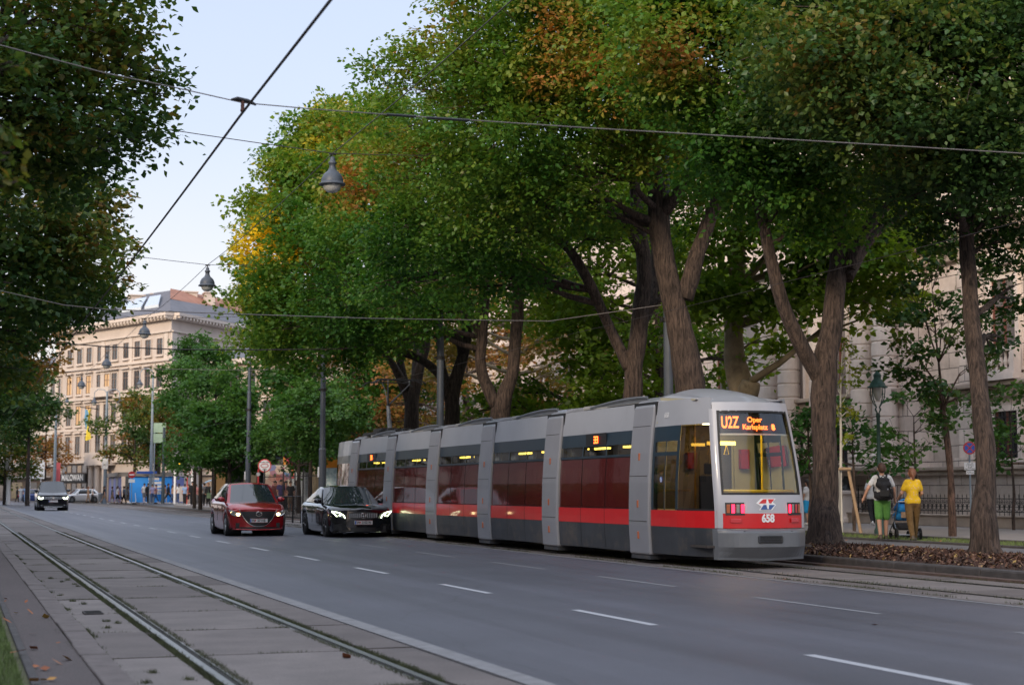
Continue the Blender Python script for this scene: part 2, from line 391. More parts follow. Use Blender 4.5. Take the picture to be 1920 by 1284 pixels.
def flakes(name, c, L, W, mat, lab, cat, tilt=.6, rs=1, kind='stuff', pal=None):
    q = np.random.default_rng(rs); n = len(c); c = np.asarray(c)
    a = q.uniform(0,2*np.pi,n); l = L*q.uniform(.5,1.4,n); w_ = W*q.uniform(.5,1.4,n)
    u = np.stack([np.cos(a),np.sin(a),q.normal(0,tilt,n)],1)*l[:,None]/2; v = np.stack([-np.sin(a),np.cos(a),q.normal(0,tilt,n)],1)*w_[:,None]/2
    vv = np.stack([c-u,c+v,c+u,c-v],1)
    me = bpy.data.meshes.new(name); me.vertices.add(4*n); me.vertices.foreach_set('co', vv.reshape(-1).astype(np.float32))
    me.loops.add(4*n); me.loops.foreach_set('vertex_index', np.arange(4*n, dtype=np.int32))
    me.polygons.add(n); me.polygons.foreach_set('loop_start', np.arange(0,4*n,4,dtype=np.int32)); me.update(calc_edges=True)
    o = link_mesh(name, me, mat); return tag(o, lab, cat, kind=kind)
def island_mat(name, stops, rough=.9):
    m, t, b = _nodes(name); g = N(t, 'ShaderNodeNewGeometry'); t.links.new(ramp(t, g.outputs['Random Per Island'], stops), b.inputs['Base Color'])
    b.inputs['Roughness'].default_value = rough; return m
n = 30000; x = 15.28+3.6*r.random(n); y = 12+44*r.random(n)**1.2; z = .15+.07*np.sin(np.pi*(x-15.26)/3.63)+r.uniform(0,.015,n)
flakes('bark_mulch', np.stack([x,y,z],1), .09, .04, island_mat('bark_chip', [(0,(.02,.01,.007)),(.45,(.06,.025,.017)),(.8,(.13,.065,.042)),(.94,(.24,.15,.10)),(1,(.38,.26,.08))]), 'reddish brown bark mulch in the tree bed', 'mulch', rs=6)
pts = []
for k in range(15):
    pts.append((rnd.uniform(.58,.98), rnd.uniform(9,24), .05))
for k in range(14): pts.append((rnd.uniform(-.2,.6), rnd.uniform(9.5,18), .11))
for px,py,zz in ((785,1004,.02),(1471,1085,.02),(1900,1130,.02),(1640,1170,.01),(650,1229,.02),(1300,1068,.02)): p = at_z(px,py,zz); pts.append(tuple(p))
for k in range(60): pts.append((rnd.uniform(14.8,22.5), rnd.uniform(16,45), .19))
flakes('fallen_leaves', pts, .09, .07, island_mat('fallen_leaf', [(0,(.22,.07,.03)),(.6,(.35,.13,.05)),(1,(.5,.33,.06))]), 'dry orange leaves fallen on footpath, road and verge', 'leaves', .3, 8)
# drain cover in the near slabs
p = at_z(185,1149)
b = MB(); b.box(-.10,.10,-.18,.18,-.01,.012,0)
for k in range(6): b.box(-.085,.085,-.15+k*.055,-.125+k*.055,.0125,.016,1)
o = b.build('drain_cover', [m_kerb_dk, m_groove]); o.location = (1.48, p.y, .004); tag(o, 'small rectangular rusty drain cover set in the slabs left of the rail', 'drain')
# ================================================================ BUILDINGS
m_cream = M('cream_stucco', (.47,.40,.355), .85, var=.08, ns=.5)
m_cream_t = M('cream_stucco_trim', (.53,.455,.40), .85, var=.08, ns=.5)
m_white_st = M('white_stucco', (.50,.46,.42), .85, var=.07, ns=.5)
m_roof = M('grey_slate_roof', (.085,.082,.095), .6, var=.2, ns=1)
m_roofred = M('red_tile_roof', (.30,.13,.08), .8, var=.2, ns=1)
m_win = DARKGLASS('window_glass', (.05,.055,.06), .08)
m_winframe = M('window_frame_brown', (.16,.11,.09), .6)
m_glowpane = EM('sunset_glow_pane', (1,.58,.25), .22, (.20,.13,.08))  # emissive tint painted in to stand for sunset reflected in the panes
m_black = M('black_paint', (.012,.012,.013), .45)
m_iron = M('black_iron', (.012,.012,.014), .5)
m_whitep = M('white_paint', (.78,.78,.78), .5, var=.04)
def ax2(P, Q):
    d = (Q-P); d.z = 0; L = d.length; d.normalize(); n = Vector((d.y, -d.x, 0)); return d, n, L     # n points to the camera side
def facade_windows(parent, P, Q, cells, frame_m, glass_m, surround=.12, hood=None, lit=(), trim=None):  # lit: indices of windows whose panes get the painted sunset glow
    """cells: (px, z0, z1, width) windows centred at pixel px on the vertical plane PQ"""
    d, n, L = ax2(P, Q)
    for i, (px, z0, z1, wd) in enumerate(cells):
        c = at_pl(px, 700, P, Q); c.z = 0
        o = c - d*wd/2
        b = MB(); s = surround
        for (a0, a1, b0, b1) in ((-s,0,z0-s,z1+s),(wd,wd+s,z0-s,z1+s),(0,wd,z1,z1+s),(-.0,wd,z0-s,z0)):
            b.obox(o+d*a0+n*.0+Vector((0,0,b0)), d*(a1-a0), n*.14, (0,0,b1-b0), 0)
        b.obox(o-d*(s+.1)+Vector((0,0,z0-s-.12)), d*(wd+2*s+.2), n*.28, (0,0,.12), 0)
        if hood: 
            b.obox(o-d*(s+.15)+Vector((0,0,z1+s+.18)), d*(wd+2*s+.3), n*.36, (0,0,.16), 0)
            if hood == 'arch':
                pts = [o+d*(wd/2)+d*math.cos(t)*(wd/2+s+.2)+Vector((0,0,z1+s+.34+math.sin(t)*.45)) for t in [math.pi*k/8 for k in range(9)]]
                b.prism(pts, n*.22, 0)
        f = b.build('window', [trim or frame_m], parent, org=tuple(o)); f.location = o-parent.location
        g = MB(); g.obox(o+d*0-n*.0+Vector((0,0,z0)), d*wd, n*.03, (0,0,z1-z0), 0)
        pn = g.build('pane', [m_glowpane if i in lit else glass_m], f, org=tuple(o)); pn.location = (0,0,0)
        g = MB(); t_ = .07
        for a0,a1,b0,b1 in ((0,t_,z0,z1),(wd-t_,wd,z0,z1),(wd/2-.04,wd/2+.04,z0+t_,z1-t_),(t_,wd-t_,z0,z0+t_),(t_,wd-t_,z1-t_,z1)):
            g.obox(o+d*a0+n*.03+Vector((0,0,b0)), d*(a1-a0), n*.05, (0,0,b1-b0), 0)
        zc = z0+(z1-z0)*.64; g.obox(o+d*t_+n*.03+Vector((0,0,zc)), d*(wd/2-.04-t_), n*.05, (0,0,.07)); g.obox(o+d*(wd/2+.04)+n*.03+Vector((0,0,zc)), d*(wd/2-.04-t_), n*.05, (0,0,.07))
        s_ = g.build('sash', [frame_m], f, org=tuple(o)); s_.location = (0,0,0)
# ---- palace-like cream building at the far end
D0 = 180
A0 = gp(100, 200); A1 = gp(316, D0); A2 = gp(520, 205)
bld = empty('apartment_palace', A1, label='large cream five storey corner building with grey roof and glow-painted windows at the far end', cat='building')
iv = -Vector(A1)
def rel(b, name, mats, **k):
    o = b.build(name, mats, bld, org=tuple(A1), **k); o.location = (0,0,0); return o
d1, n1, L1 = ax2(A0, A1); d2, n2, L2 = ax2(A1, A2)
back = Vector((4, 34, 0))
foot = [A0, A1, A2, A2+back, A0+back]
b = MB(); b.prism([p+Vector((0,0,-.1)) for p in foot], (0,0,21.6)); rel(b, 'wall', m_cream)
# cornice, string courses, dentils
b = MB()
for z, h, pr in ((21.0,.35,1.0),(20.6,.38,.6),(19.2,.18,.25),(15.95,.25,.3),(12.2,.3,.45),(8.5,.25,.3),(4.6,.35,.5)):
    b.obox(A0+Vector((0,0,z)), d1*(L1+pr*.3), n1*pr, (0,0,h)); b.obox(A1+Vector((0,0,z+.003)), d2*L2, n2*pr, (0,0,h))
for P_, d_, n_, L_ in ((A0,d1,n1,L1),(A1,d2,n2,L2)):
    k = 0
    while k*.75 < L_-.3: b.obox(P_+d_*(k*.75+.2)+n_*.6+Vector((0,0,20.72)), d_*.32, n_*.36, (0,0,.27)); k += 1
rel(b, 'cornice', m_cream_t)
b = MB()       # rustication lines and pilasters

for f in (.0,.42,.66,.95): b = MB(); b.obox(A0+d1*(L1*f)+Vector((0,0,8.9)), d1*.8, n1*.12, (0,0,10.2)); rel(b, 'pilaster', m_cream_t)
b = MB(); b.obox(A1+Vector((0,0,8.9)), d2*1.1, n2*.12, (0,0,10.2)); rel(b, 'pilaster', m_cream_t)
W5 = [132,150,168,188,202,216,237,258,278,300]
zz = [(16.75,18.6),(13.0,15.2),(9.2,11.6),(5.6,7.9)]
for (z0,z1), lit, hd in zip(zz, [(), (0,1,2,4), (1,2), ()], [None,'flat','arch','arch']):  # lit: panes with the painted sunset glow, per storey
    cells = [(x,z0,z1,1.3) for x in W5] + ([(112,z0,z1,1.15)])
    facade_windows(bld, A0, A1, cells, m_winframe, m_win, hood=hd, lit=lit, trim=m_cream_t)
    facade_windows(bld, A1, A2, [(x,z0,z1,1.3) for x in (350,388,424,460)], m_winframe, m_win, hood=hd, trim=m_cream_t)
# roof: mansard with skylights, red part, chimneys
zr = 21.5; rh = 4.2; ins = 5
R0, R1, R2 = [p+Vector((0,0,zr)) for p in (A0-d1*.3+n1*.9, A1+n1*.7+n2*.5, A2+n2*.9)]
c_ = (A0+A2+back)/2
def inn(p, t, h): q = p.lerp(c_+Vector((0,0,p.z)), t); q.z = zr+h; return q
I0, I1, I2 = inn(R0,.35,rh), inn(R1,.38,rh), inn(R2,.35,rh)
b = MB(); bp = [R0,R1,R2,I2,I1,I0]; b.add(bp, [(0,1,4,5),(1,2,3,4)], 0)
b.add([I0,I1,I2,I2+back,I0+back],[(0,1,2,3,4)],0)
rel(b, 'roof', [m_roof])
b = MB(); b.add([R1.lerp(R2,.0).lerp(I1,.55)+Vector((0,0,.05)),R2.lerp(I2,.55)+Vector((0,0,.05)),I2+Vector((0,0,.25)),I1+Vector((0,0,.25))],[(0,1,2,3)]); rel(b,'red_roof',m_roofred)
m_skyl = DARKGLASS('skylight_glass', (.5,.55,.6), .15)
for f0,f1 in ((.28,.42),(.55,.75),(.78,.9)):
    b = MB(); e = R0.lerp(R1,f0); g = R0.lerp(R1,f1); ei = I0.lerp(I1,f0); gi = I0.lerp(I1,f1)
    u = Vector((0,0,.35)); b.add([e.lerp(ei,.25)+u,g.lerp(gi,.25)+u,g.lerp(gi,.7)+u,e.lerp(ei,.7)+u,e.lerp(ei,.25),g.lerp(gi,.25),g.lerp(gi,.7),e.lerp(ei,.7)],[(0,1,2,3),(0,1,5,4),(1,2,6,5),(3,0,4,7)]); rel(b,'skylight',m_skyl)
for px, w_, h_ in ((296,1.8,.6),(348,2.6,1.2),(392,1.2,1.0),(255,1.8,.3)):
    p = at_d(px, 560, 198); b = MB(); b.box(p.x-w_/2,p.x+w_/2,p.y-1,p.y+1,zr+1,25.2+h_*.5); b.box(p.x-w_/2-.15,p.x+w_/2+.15,p.y-1.15,p.y+1.15,25.2+h_*.5,25.35+h_*.5); rel(b,'chimney',m_cream)
# ground floor shop with black fascia and lettering, portal with columns
q0 = at_pl(123,700,A0,A1); q1 = at_pl(170,700,A0,A1); q0.z = q1.z = 0
Ls = (q1-q0).length
b = MB(); b.obox(q0+n1*.05, d1*Ls, n1*.1, (0,0,4.5)); rel(b,'shopfront',M('dark_shopfront',(.05,.035,.03),.4))
b = MB(); b.obox(q0+n1*.15+Vector((0,0,2.35)), d1*Ls, n1*.25, (0,0,1.0)); rel(b,'fascia',m_black)
for k in range(5):
    b = MB(); o = q0+d1*(Ls*(k+.12)/5)+n1*.151; b.obox(o+Vector((0,0,.4)), d1*(Ls*.15), n1*.02, (0,0,1.8)); b.obox(o+Vector((0,0,3.5)), d1*(Ls*.15), n1*.02, (0,0,.85)); rel(b,'shop_window',DARKGLASS('shop_glass%d'%k,(.25,.18,.12) if k%2 else (.12,.13,.15),.1))
ang = math.atan2(d1.y, d1.x)
text_mesh('lettering','MALOWAN',1.05,m_whitep,bld,(q0+d1*Ls/2+n1*.42+Vector((0,0,2.85)))-A1,(R(90),0,ang),bold=.02,sx=Ls*.95/6.1)
b = MB(); qa = at_pl(188,700,A0,A1); qa.z=0
for k in range(3): b.lathe([(.45,0),(.45,.3),(.33,.4),(.3,3.9),(.42,4.1),(.45,4.3)], qa+d1*(k*1.6)+n1*.9, 10)
b.obox(qa-d1*.7+Vector((0,0,4.3)), d1*5, n1*1.5, (0,0,.5)); b.obox(qa-d1*.7+n1*1.3+Vector((0,0,4.8)), d1*5, n1*.15, (0,0,1.0)); rel(b,'portal',m_cream_t)
b = MB(); qc = at_pl(202,700,A0,A1)
qc.z = 12.4; b.obox(qc-d1*2.2, d1*4.4, n1*1.1, (0,0,.25)); b.obox(qc-d1*2.2+n1*1.0+Vector((0,0,.25)), d1*4.4, n1*.1, (0,0,.9)); rel(b,'balcony',m_cream_t)
b = MB()
q = at_pl(240,700,A0,A1); q.z = 0
for k in range(4): b.obox(q+d1*(k*2.4)+n1*.02+Vector((0,0,.2)), d1*1.5, n1*.03, (0,0,3.2))
rel(b,'ground_windows',m_win)
# two-colour flag on its facade
f = at_pl(184,800,A0,A1); b = MB()
def fl(u,v): return f+n1*(1.6+.25*math.sin(v*5+u*3))+d1*(u*.42)+Vector((0,0,2-v*3.6+.1*math.sin(u*4)))
b.grid(fl,3,8,0)
def fl2(u,v): p = fl(1+u,v); return p
b.grid(fl2,3,8,1)
b.cyl(f+Vector((0,0,2.1)), f+n1*2.4+Vector((0,0,2.3)), .05, n=6, mi=2)
o = b.build('flag',[M('flag_blue',(.12,.3,.5),.8),M('flag_yellow',(.7,.55,.05),.8),m_iron],org=tuple(f),thick=.02); tag(o,'blue and yellow flag hanging from the cream corner building','flag')
# ---- white building at far left
def block(name, P, Q, h, depth, m, mt, label, rows, cols, wd, roofm, extra=None, courses=()):
    d, n, L = ax2(P, Q); t = empty(name, P, label=label, cat='building')
    bk = -n*depth
    b = MB(); b.prism([p-Vector(P) for p in (P,Q,Q+bk,P+bk)], (0,0,h)); b.build('wall', m, t)
    b = MB(); dd = d
    for z,hh,pr in ((h-.5,.5,.6),)+tuple(courses): b.obox(Vector((0,0,z)), dd*L, n*pr, (0,0,hh))
    b.build('cornice', mt, t)
    b = MB(); z = h; rr = [Vector((0,0,z))+n*.6, d*L+Vector((0,0,z))+n*.6, d*L+bk*.5+Vector((0,0,z+3)), bk*.5+Vector((0,0,z+3)), d*L+bk+Vector((0,0,z)), bk+Vector((0,0,z))]
    b.add(rr,[(0,1,2,3),(3,2,4,5),(0,3,5),(1,4,2)]); b.build('roof', roofm, t)
    for z0,z1 in rows:
        for c in range(cols):
            o = d*(L*(c+.5)/cols-wd/2)
            b = MB(); s=.12
            for a0,a1,b0,b1 in ((-s,0,z0-s,z1+s),(wd,wd+s,z0-s,z1+s),(0,wd,z1,z1+s),(0,wd,z0-s,z0)): b.obox(o+d*a0+Vector((0,0,b0)), d*(a1-a0), n*.12, (0,0,b1-b0))
            b.obox(o+d*(-s-.1)+Vector((0,0,z1+s+.15)), d*(wd+2*s+.2), n*.3, (0,0,.14))
            f = b.build('window', mt, t)
            g = MB(); g.obox(o+Vector((0,0,z0)), d*wd, n*.03, (0,0,z1-z0)); g.build('pane', m_win, f)
            g = MB(); g.obox(o+d*(wd/2-.04)+Vector((0,0,z0)), d*.08, n*.07, (0,0,z1-z0)); g.obox(o+Vector((0,0,z0+(z1-z0)*.62)), d*(wd/2-.05), n*.06, (0,0,.08)); g.obox(o+d*(wd/2+.05)+Vector((0,0,z0+(z1-z0)*.62)), d*(wd/2-.05), n*.06, (0,0,.08)); g.build('sash', m_winframe, f)
    return t, d, n, L
B0 = gp(-60, 225); B1 = gp(108, 206)
tb, d, n, L = block('white_building', B0, B1, 17, 16, m_white_st, m_white_st, 'low white building with plain tall windows at the far left', [(5.9,8.2),(10.2,12.4),(13.6,15.4)], 8, 1.3, m_roof, courses=((4.4,.4,.5),(9.2,.2,.25)))
b = MB(); b.obox(d*1+n*.05, d*(L-2), n*.1, (0,0,4.2)); b.build('shopfront', M('tan_shopfront',(.22,.15,.10),.6), tb)
for k in range(6):
    b = MB(); b.obox(d*(1.5+k*L/6.4)+n*.16+Vector((0,0,.3)), d*(L/8.5), n*.03, (0,0,2.1)); b.build('shop_window', DARKGLASS('far_shop%d'%k,[(.3,.2,.05),(.04,.05,.05),(.2,.14,.1)][k%3],.15), tb)
b = MB(); b.obox(d*(L*.45)+n*.3+Vector((0,0,3.0)), d*(L*.5), n*.8, (0,0,.25)); b.build('canopy', m_white_st, tb)
# ---- pale building behind the stop
E0 = gp(372, 165); E1 = gp(640, 150)
block('pale_building', E0, E1, 14.5, 18, M('peach_stucco',(.44,.36,.30),.85,var=.08), m_cream_t, 'peach town building seen through the leaves behind the kiosk', [(3.6,6.2),(7.6,10.2),(11.4,13.2)], 9, 1.3, m_roof, courses=((6.9,.25,.3),(2.9,.3,.5)))
E2 = gp(560, 128); E3 = gp(830, 118)
tw, d, n, L = block('white_town_house', E2, E3, 15, 15, m_white_st, m_white_st, 'white town house with green shop sign behind the park trees', [(4.2,6.4),(7.8,9.8),(11.2,13)], 8, 1.2, m_roof, courses=((3.4,.25,.3),))
# ---- stone palace on the right
def stone(name, c, bw=.9, bh=.55, joint=.28, var=.15, rock=.5, off=0):
    m, t, b = _nodes(name); tc = N(t,'ShaderNodeTexCoord'); sp = N(t,'ShaderNodeSeparateXYZ'); t.links.new(tc.outputs['Object'], sp.inputs[0])
    cb = N(t,'ShaderNodeCombineXYZ'); a = math_(t,'ADD',sp.outputs[1],sp.outputs[0]); t.links.new(a, cb.inputs[0]); zz_ = math_(t,'ADD',sp.outputs[2],off); t.links.new(zz_, cb.inputs[1])
    br = N(t,'ShaderNodeTexBrick'); br.inputs['Scale'].default_value = 1; br.inputs['Brick Width'].default_value = bw; br.inputs['Row Height'].default_value = bh
    br.inputs['Mortar Size'].default_value = .018; br.inputs['Mortar Smooth'].default_value = .4
    br.inputs['Color1'].default_value = (*[x*(1-var) for x in c],1); br.inputs['Color2'].default_value = (*[x*(1+var) for x in c],1); br.inputs['Mortar'].default_value = (*[x*joint for x in c],1)
    t.links.new(cb.outputs[0], br.inputs['Vector'])
    f = noise(t, 1.2, 5, .65); o = mix(t, 1, br.outputs[0], ramp(t, f, [(.3,(.78,.76,.74)),(.7,(1.1,1.1,1.1))]), 'MULTIPLY')
    t.links.new(o, b.inputs['Base Color']); b.inputs['Roughness'].default_value = .9
    h = math_(t,'MULTIPLY_ADD', br.outputs['Fac'], -1.2, math_(t,'MULTIPLY', noise(t, 9, 5, .7), rock)); bump(t, b, h, .8, .05); return m
sc_ = (.66,.565,.51)
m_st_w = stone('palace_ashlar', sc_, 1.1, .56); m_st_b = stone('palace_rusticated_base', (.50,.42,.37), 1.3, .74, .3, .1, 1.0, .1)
m_st_p = M('palace_plain_stone', sc_, .85, var=.12, ns=1.5, bs=.2, bscale=25)
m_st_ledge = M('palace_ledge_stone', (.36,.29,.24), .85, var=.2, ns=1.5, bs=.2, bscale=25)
m_brownfr = M('red_brown_window_frame', (.17,.06,.045), .5)
m_curtain = DARKGLASS('curtained_glass', (.16,.14,.14), .12)
X0 = 34.0; pal = empty('stone_palace', (X0,60,.15), label='pale stone palace with rusticated columns and tall windows on the right', cat='building')
def prel(b, name, mats, **k): o = b.build(name, mats, pal, org=(X0,60,.15), **k); o.location = (0,0,0); return o
YA, YB, YC = 36.0, at_x(1712,700,33.4).y, 150.0     # right wing 36..YB, projecting pavilion YB..~, wing beyond
YP = at_x(1395,700,33.4).y
b = MB(); b.box(X0,X0+22,YA-10,YC,.1,21); prel(b,'wall',m_st_w)
b = MB(); b.box(X0-1.0,X0-.003,YB,YP,.1,20.6); prel(b,'pavilion_wall',m_st_w)
b = MB(); b.box(X0-.55,X0-.002,YA-10,YB-.005,.1,2.05); b.box(X0-1.9,X0-1.003,YB,YP,.1,2.05); b.box(X0-.55,X0-.002,YP+.005,YC,.1,2.05); prel(b,'base',m_st_b)
b = MB()
def cornice(z, h, pr, x=0): 
    b.box(X0-pr,X0-.001,YA-10,YB-.01,z,z+h); b.box(X0-1.0-pr-x,X0-1.001,YB-pr*.4,YP+pr*.4,z,z+h); b.box(X0-pr,X0-.001,YP+.02+pr*.4,YC,z,z+h)
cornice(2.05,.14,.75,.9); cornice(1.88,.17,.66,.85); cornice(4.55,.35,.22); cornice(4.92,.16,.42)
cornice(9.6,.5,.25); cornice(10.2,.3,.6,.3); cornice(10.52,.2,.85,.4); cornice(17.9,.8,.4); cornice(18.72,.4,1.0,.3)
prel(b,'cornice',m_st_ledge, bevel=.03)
# giant rusticated columns on the pavilion and pilasters behind
colpx = [1425+17,1480,1540,1619,1660]
for px in colpx:
    y = at_x(px, 700, X0-1.35).y; prof = [(.62,2.2),(.62,2.42),(.56,2.5),(.6,2.62),(.50,2.72),(.47,2.9)]; z = 2.95
    while z < 8.4: prof += [(.435,z),(.475,z+.03),(.475,z+.50),(.435,z+.53)]; z += .56
    prof += [(.43,8.6),(.52,8.7),(.46,8.8),(.48,9.0),(.62,9.3),(.62,9.45),(.01,9.46)]
    b = MB(); b.lathe(prof, (X0-1.38,y,.0), 20); b.box(X0-2.05,X0-1.02,y-.62,y+.62,9.46,9.58); b.box(X0-2.05,X0-1.003,y-.68,y+.68,2.192,2.3); o = prel(b,'column',m_st_p); 
b = MB(); b.box(X0-2.1,X0-1.26,YB-.1,YP+.1,9.62,10.19); b.box(X0-2.5,X0-1.9,YB-.3,YP+.3,10.3,10.51); prel(b,'entablature',m_st_p)
def pwindow(y, z0, z1, wd, x, kind):
    b = MB(); s=.2
    for a0,a1,b0,b1 in ((y-wd/2-s,y-wd/2,z0,z1+s),(y+wd/2,y+wd/2+s,z0,z1+s),(y-wd/2,y+wd/2,z1,z1+s),(y-wd/2-s-.1,y+wd/2+s+.1,z0-.15,z0)): b.box(x-.16,x-.001,a0,a1,b0,b1)
    if kind == 'tall':
        b.box(x-.4,x-.001,y-wd/2-.45,y+wd/2+.45,z1+.45,z1+.62); b.box(x-.25,x-.001,y-wd/2-.3,y+wd/2+.3,z1+.21,z1+.44)
        b.prism([(x-.001,y-wd/2-.45,z1+.62),(x-.001,y+wd/2+.45,z1+.62),(x-.001,y,z1+1.15)],(-.35,0,0))
    f = prel(b,'window',m_st_p)
    g = MB(); g.box(x-.04,x-.002,y-wd/2,y+wd/2,z0,z1); o = g.build('pane', m_curtain if kind=='tall' else DARKGLASS('dark_pane',(.02,.02,.025),.1), f, org=(X0,60,.15)); o.location=(0,0,0)
    g = MB(); t_=.09
    for a0,a1,b0,b1 in ((y-wd/2,y-wd/2+t_,z0,z1),(y+wd/2-t_,y+wd/2,z0,z1),(y-.05,y+.05,z0,z1),(y-wd/2+t_,y-.05,z0+(z1-z0)*.66,z0+(z1-z0)*.66+.1),(y+.05,y+wd/2-t_,z0+(z1-z0)*.66,z0+(z1-z0)*.66+.1)): g.box(x-.09,x-.041,a0,a1,b0,b1)
    o = g.build('sash', m_brownfr, f, org=(X0,60,.15)); o.location=(0,0,0)
    if kind == 'barred':
        g = MB()
        for k in range(7): g.cyl((x-.14,y-wd/2+.06+k*(wd-.12)/6,z0),(x-.14,y-wd/2+.06+k*(wd-.12)/6,z1),.016,n=5)
        for k in range(4):
            zc = z0+(k+.5)*(z1-z0)/4; g.box(x-.15,x-.13,y-wd/2,y+wd/2,zc-.015,zc+.015)
        o = g.build('window_grille', m_iron, f, org=(X0,60,.15)); o.location=(0,0,0)
def balus(y, z, L, x):
    b = MB(); b.box(x-.55,x-.001,y-L/2,y+L/2,z-.35,z-.15); b.box(x-.50,x-.2,y-L/2,y+L/2,z-.15,z); b.box(x-.5,x-.2,y-L/2,y+L/2,z+.62,z+.76)
    b.box(x-.5,x-.2,y-L/2,y-L/2+.22,z,z+.62); b.box(x-.5,x-.2,y+L/2-.22,y+L/2,z,z+.62)
    n_ = 6
    for k in range(n_): b.lathe([(.06,0),(.06,.06),(.04,.1),(.09,.25),(.04,.45),(.06,.56),(.06,.62)], (x-.35,y-L/2+.38+k*(L-.76)/(n_-1),z), 8)
    prel(b,'balustrade',m_st_p)
ys = [at_x(px,700,X0).y for px in (1890,1762)]; bay = ys[1]-ys[0]
for k in range(-1, 2):
    y = ys[0]+k*bay
    if y > YB-1: continue
    pwindow(y, 2.45, 4.05, 1.25, X0, 'barred'); pwindow(y, 5.55, 8.6, 1.3, X0, 'tall'); balus(y, 5.45, 2.0, X0); pwindow(y, 11.6, 14.2, 1.3, X0, 'tall')
for y in [at_x(1500,760,X0-1).y, at_x(1580,760,X0-1).y]:
    pwindow(y, 4.4, 8.4, 1.1, X0-1.0, 'tall'); pwindow(y, 2.5, 3.9, 1.0, X0-1.0, 'barred')
for k in range(9):
    y = YP+3+k*5
    if y < YC-2: pwindow(y, 2.45, 4.05, 1.25, X0, 'barred'); pwindow(y, 5.55, 8.6, 1.3, X0, 'tall')
# pilaster strips near the right
for px in (1825,1698): 
    b = MB(); y = at_x(px,700,X0).y; b.box(X0-.35,X0-.001,y-.45,y+.45,2.2,4.5); b.box(X0-.3,X0-.001,y-.4,y+.4,5.1,9.5); b.box(X0-.5,X0-.001,y-.55,y+.55,2.195,2.5); prel(b,'pilaster',m_st_w)
b = MB(); b.add([(X0-1,YA-10,19.2),(X0-1,YC,19.2),(X0+11,YC,24),(X0+11,YA-10,24)],[(0,1,2,3)]); prel(b,'roof',m_roof)
# ---- park wall/iron fence in front of the palace
XF = 31.6; fen = empty('iron_fence', (XF,60,.15), label='low black ornamental iron fence on a stone plinth before the palace', cat='fence')
YF0, YF1 = 38, 96
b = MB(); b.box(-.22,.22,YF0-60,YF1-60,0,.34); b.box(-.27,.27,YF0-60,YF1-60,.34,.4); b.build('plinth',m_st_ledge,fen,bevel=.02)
b = MB(); Lf = YF1-YF0; y = YF0-60
b.box(-.02,.02,y,y+Lf,.5,.53); b.box(-.02,.02,y,y+Lf,.92,.95); b.box(-.02,.02,y,y+Lf,.8,.82)
k = 0
while y+k*.25 < YF1-60:
    yy = y+k*.25; b.cyl((0,yy,.4),(0,yy,1.0),.013,n=4); b.cyl((0,yy,1.0),(0,yy,1.1),.024,.002,n=4)
    if k%8==0: b.cyl((0,yy,.4),(0,yy,1.2),.03,n=6); b.ball((0,yy,1.23),.045,6)
    for zc, r_ in ((.66,.10),):
        pts = [(0,yy+.125+r_*math.cos(t),zc+r_*math.sin(t)*1.2) for t in [math.pi*2*j/10 for j in range(11)]]; b.tube(pts,.011,4,caps=False)
    pts = [(0,yy+.125+.05*math.cos(t),.86+.03*math.sin(t)) for t in [math.pi*2*j/8 for j in range(9)]]; b.tube(pts,.01,4,caps=False)
    k += 1
b.build('railing',m_iron,fen)
for yy in (at_x(1588,950,XF).y, at_x(1340,950,XF).y, ):
    b = MB(); b.box(-.4,.4,yy-60-.4,yy-60+.4,0,1.05); b.box(-.5,.5,yy-60-.5,yy-60+.5,1.05,1.2); b.box(-.45,.45,yy-60-.45,yy-60+.45,0,.2); b.build('pier',m_st_p,fen,bevel=.03)

# ---- unseen houses added left of the street, kept dark to subdue reflections
m_ls = M('unseen_darkened_brown_stucco',(.15,.125,.11),.9); m_ls2 = M('unseen_grey_brown_stucco',(.19,.165,.15),.9)
for y0,y1,hh,nm,mm in ((-60,10,21,'unseen grey brown house added on the left side of the street nearest the camera',m_ls2),(10.5,80,23,'unseen dark house added on the left side of the street behind the nearest trees',m_ls),(80.5,225,22,'unseen grey brown house added farther along the left side of the street',m_ls2)):
    t = empty('unseen_house',(-24,y0,0),label=nm,cat='building',group='unseen houses added along the left side of the street')
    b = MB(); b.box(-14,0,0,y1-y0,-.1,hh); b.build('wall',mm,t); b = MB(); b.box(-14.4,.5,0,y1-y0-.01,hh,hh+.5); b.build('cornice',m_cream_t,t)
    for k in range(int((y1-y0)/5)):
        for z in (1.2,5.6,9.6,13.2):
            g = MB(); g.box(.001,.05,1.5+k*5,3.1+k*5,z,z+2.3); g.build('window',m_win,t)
# ================================================================ TRAM
m_tgrey = M('tram_light_grey', (.33,.34,.37), .38, var=.05, ns=1.5, coat=.3, dirt=(2.5,.62,(.24,.24,.26)))
m_tgrey2 = M('tram_portal_grey', (.24,.245,.27), .35, var=.06, ns=2, coat=.3)
m_tdark = M('tram_dark_blue_band', (.012,.030,.048), .3, coat=.2)
m_tskirt = M('tram_dark_grey_skirt', (.042,.046,.054), .5, var=.2, ns=2, dirt=(2.2,.5,(.085,.075,.068)))
m_tred = M('tram_red', (.60,.012,.016), .3, var=.06, coat=.4)
m_tfilm = DARKGLASS('red_window_film', (.085,.010,.009), .05, .55)
def waves(m, sc, st):
    t = m.node_tree; b = t.nodes['Principled BSDF']; bump(t, b, noise(t, sc, 3, .5), st, .02)
waves(m_tfilm, 2.6, .12)
m_tclear = GLASS('tram_clear_glass', (.55,.55,.52))
m_tbrown = GLASS('tram_tinted_glass', (.17,.13,.10))
m_scr = GLASS('windscreen_glass', (.78,.80,.72), rough=.012, k=1.0, k0=.03)
m_rub = M('black_rubber', (.012,.012,.013), .6)
m_bump = M('tram_bumper_grey', (.13,.14,.155), .4, var=.1, ns=3, coat=.2)
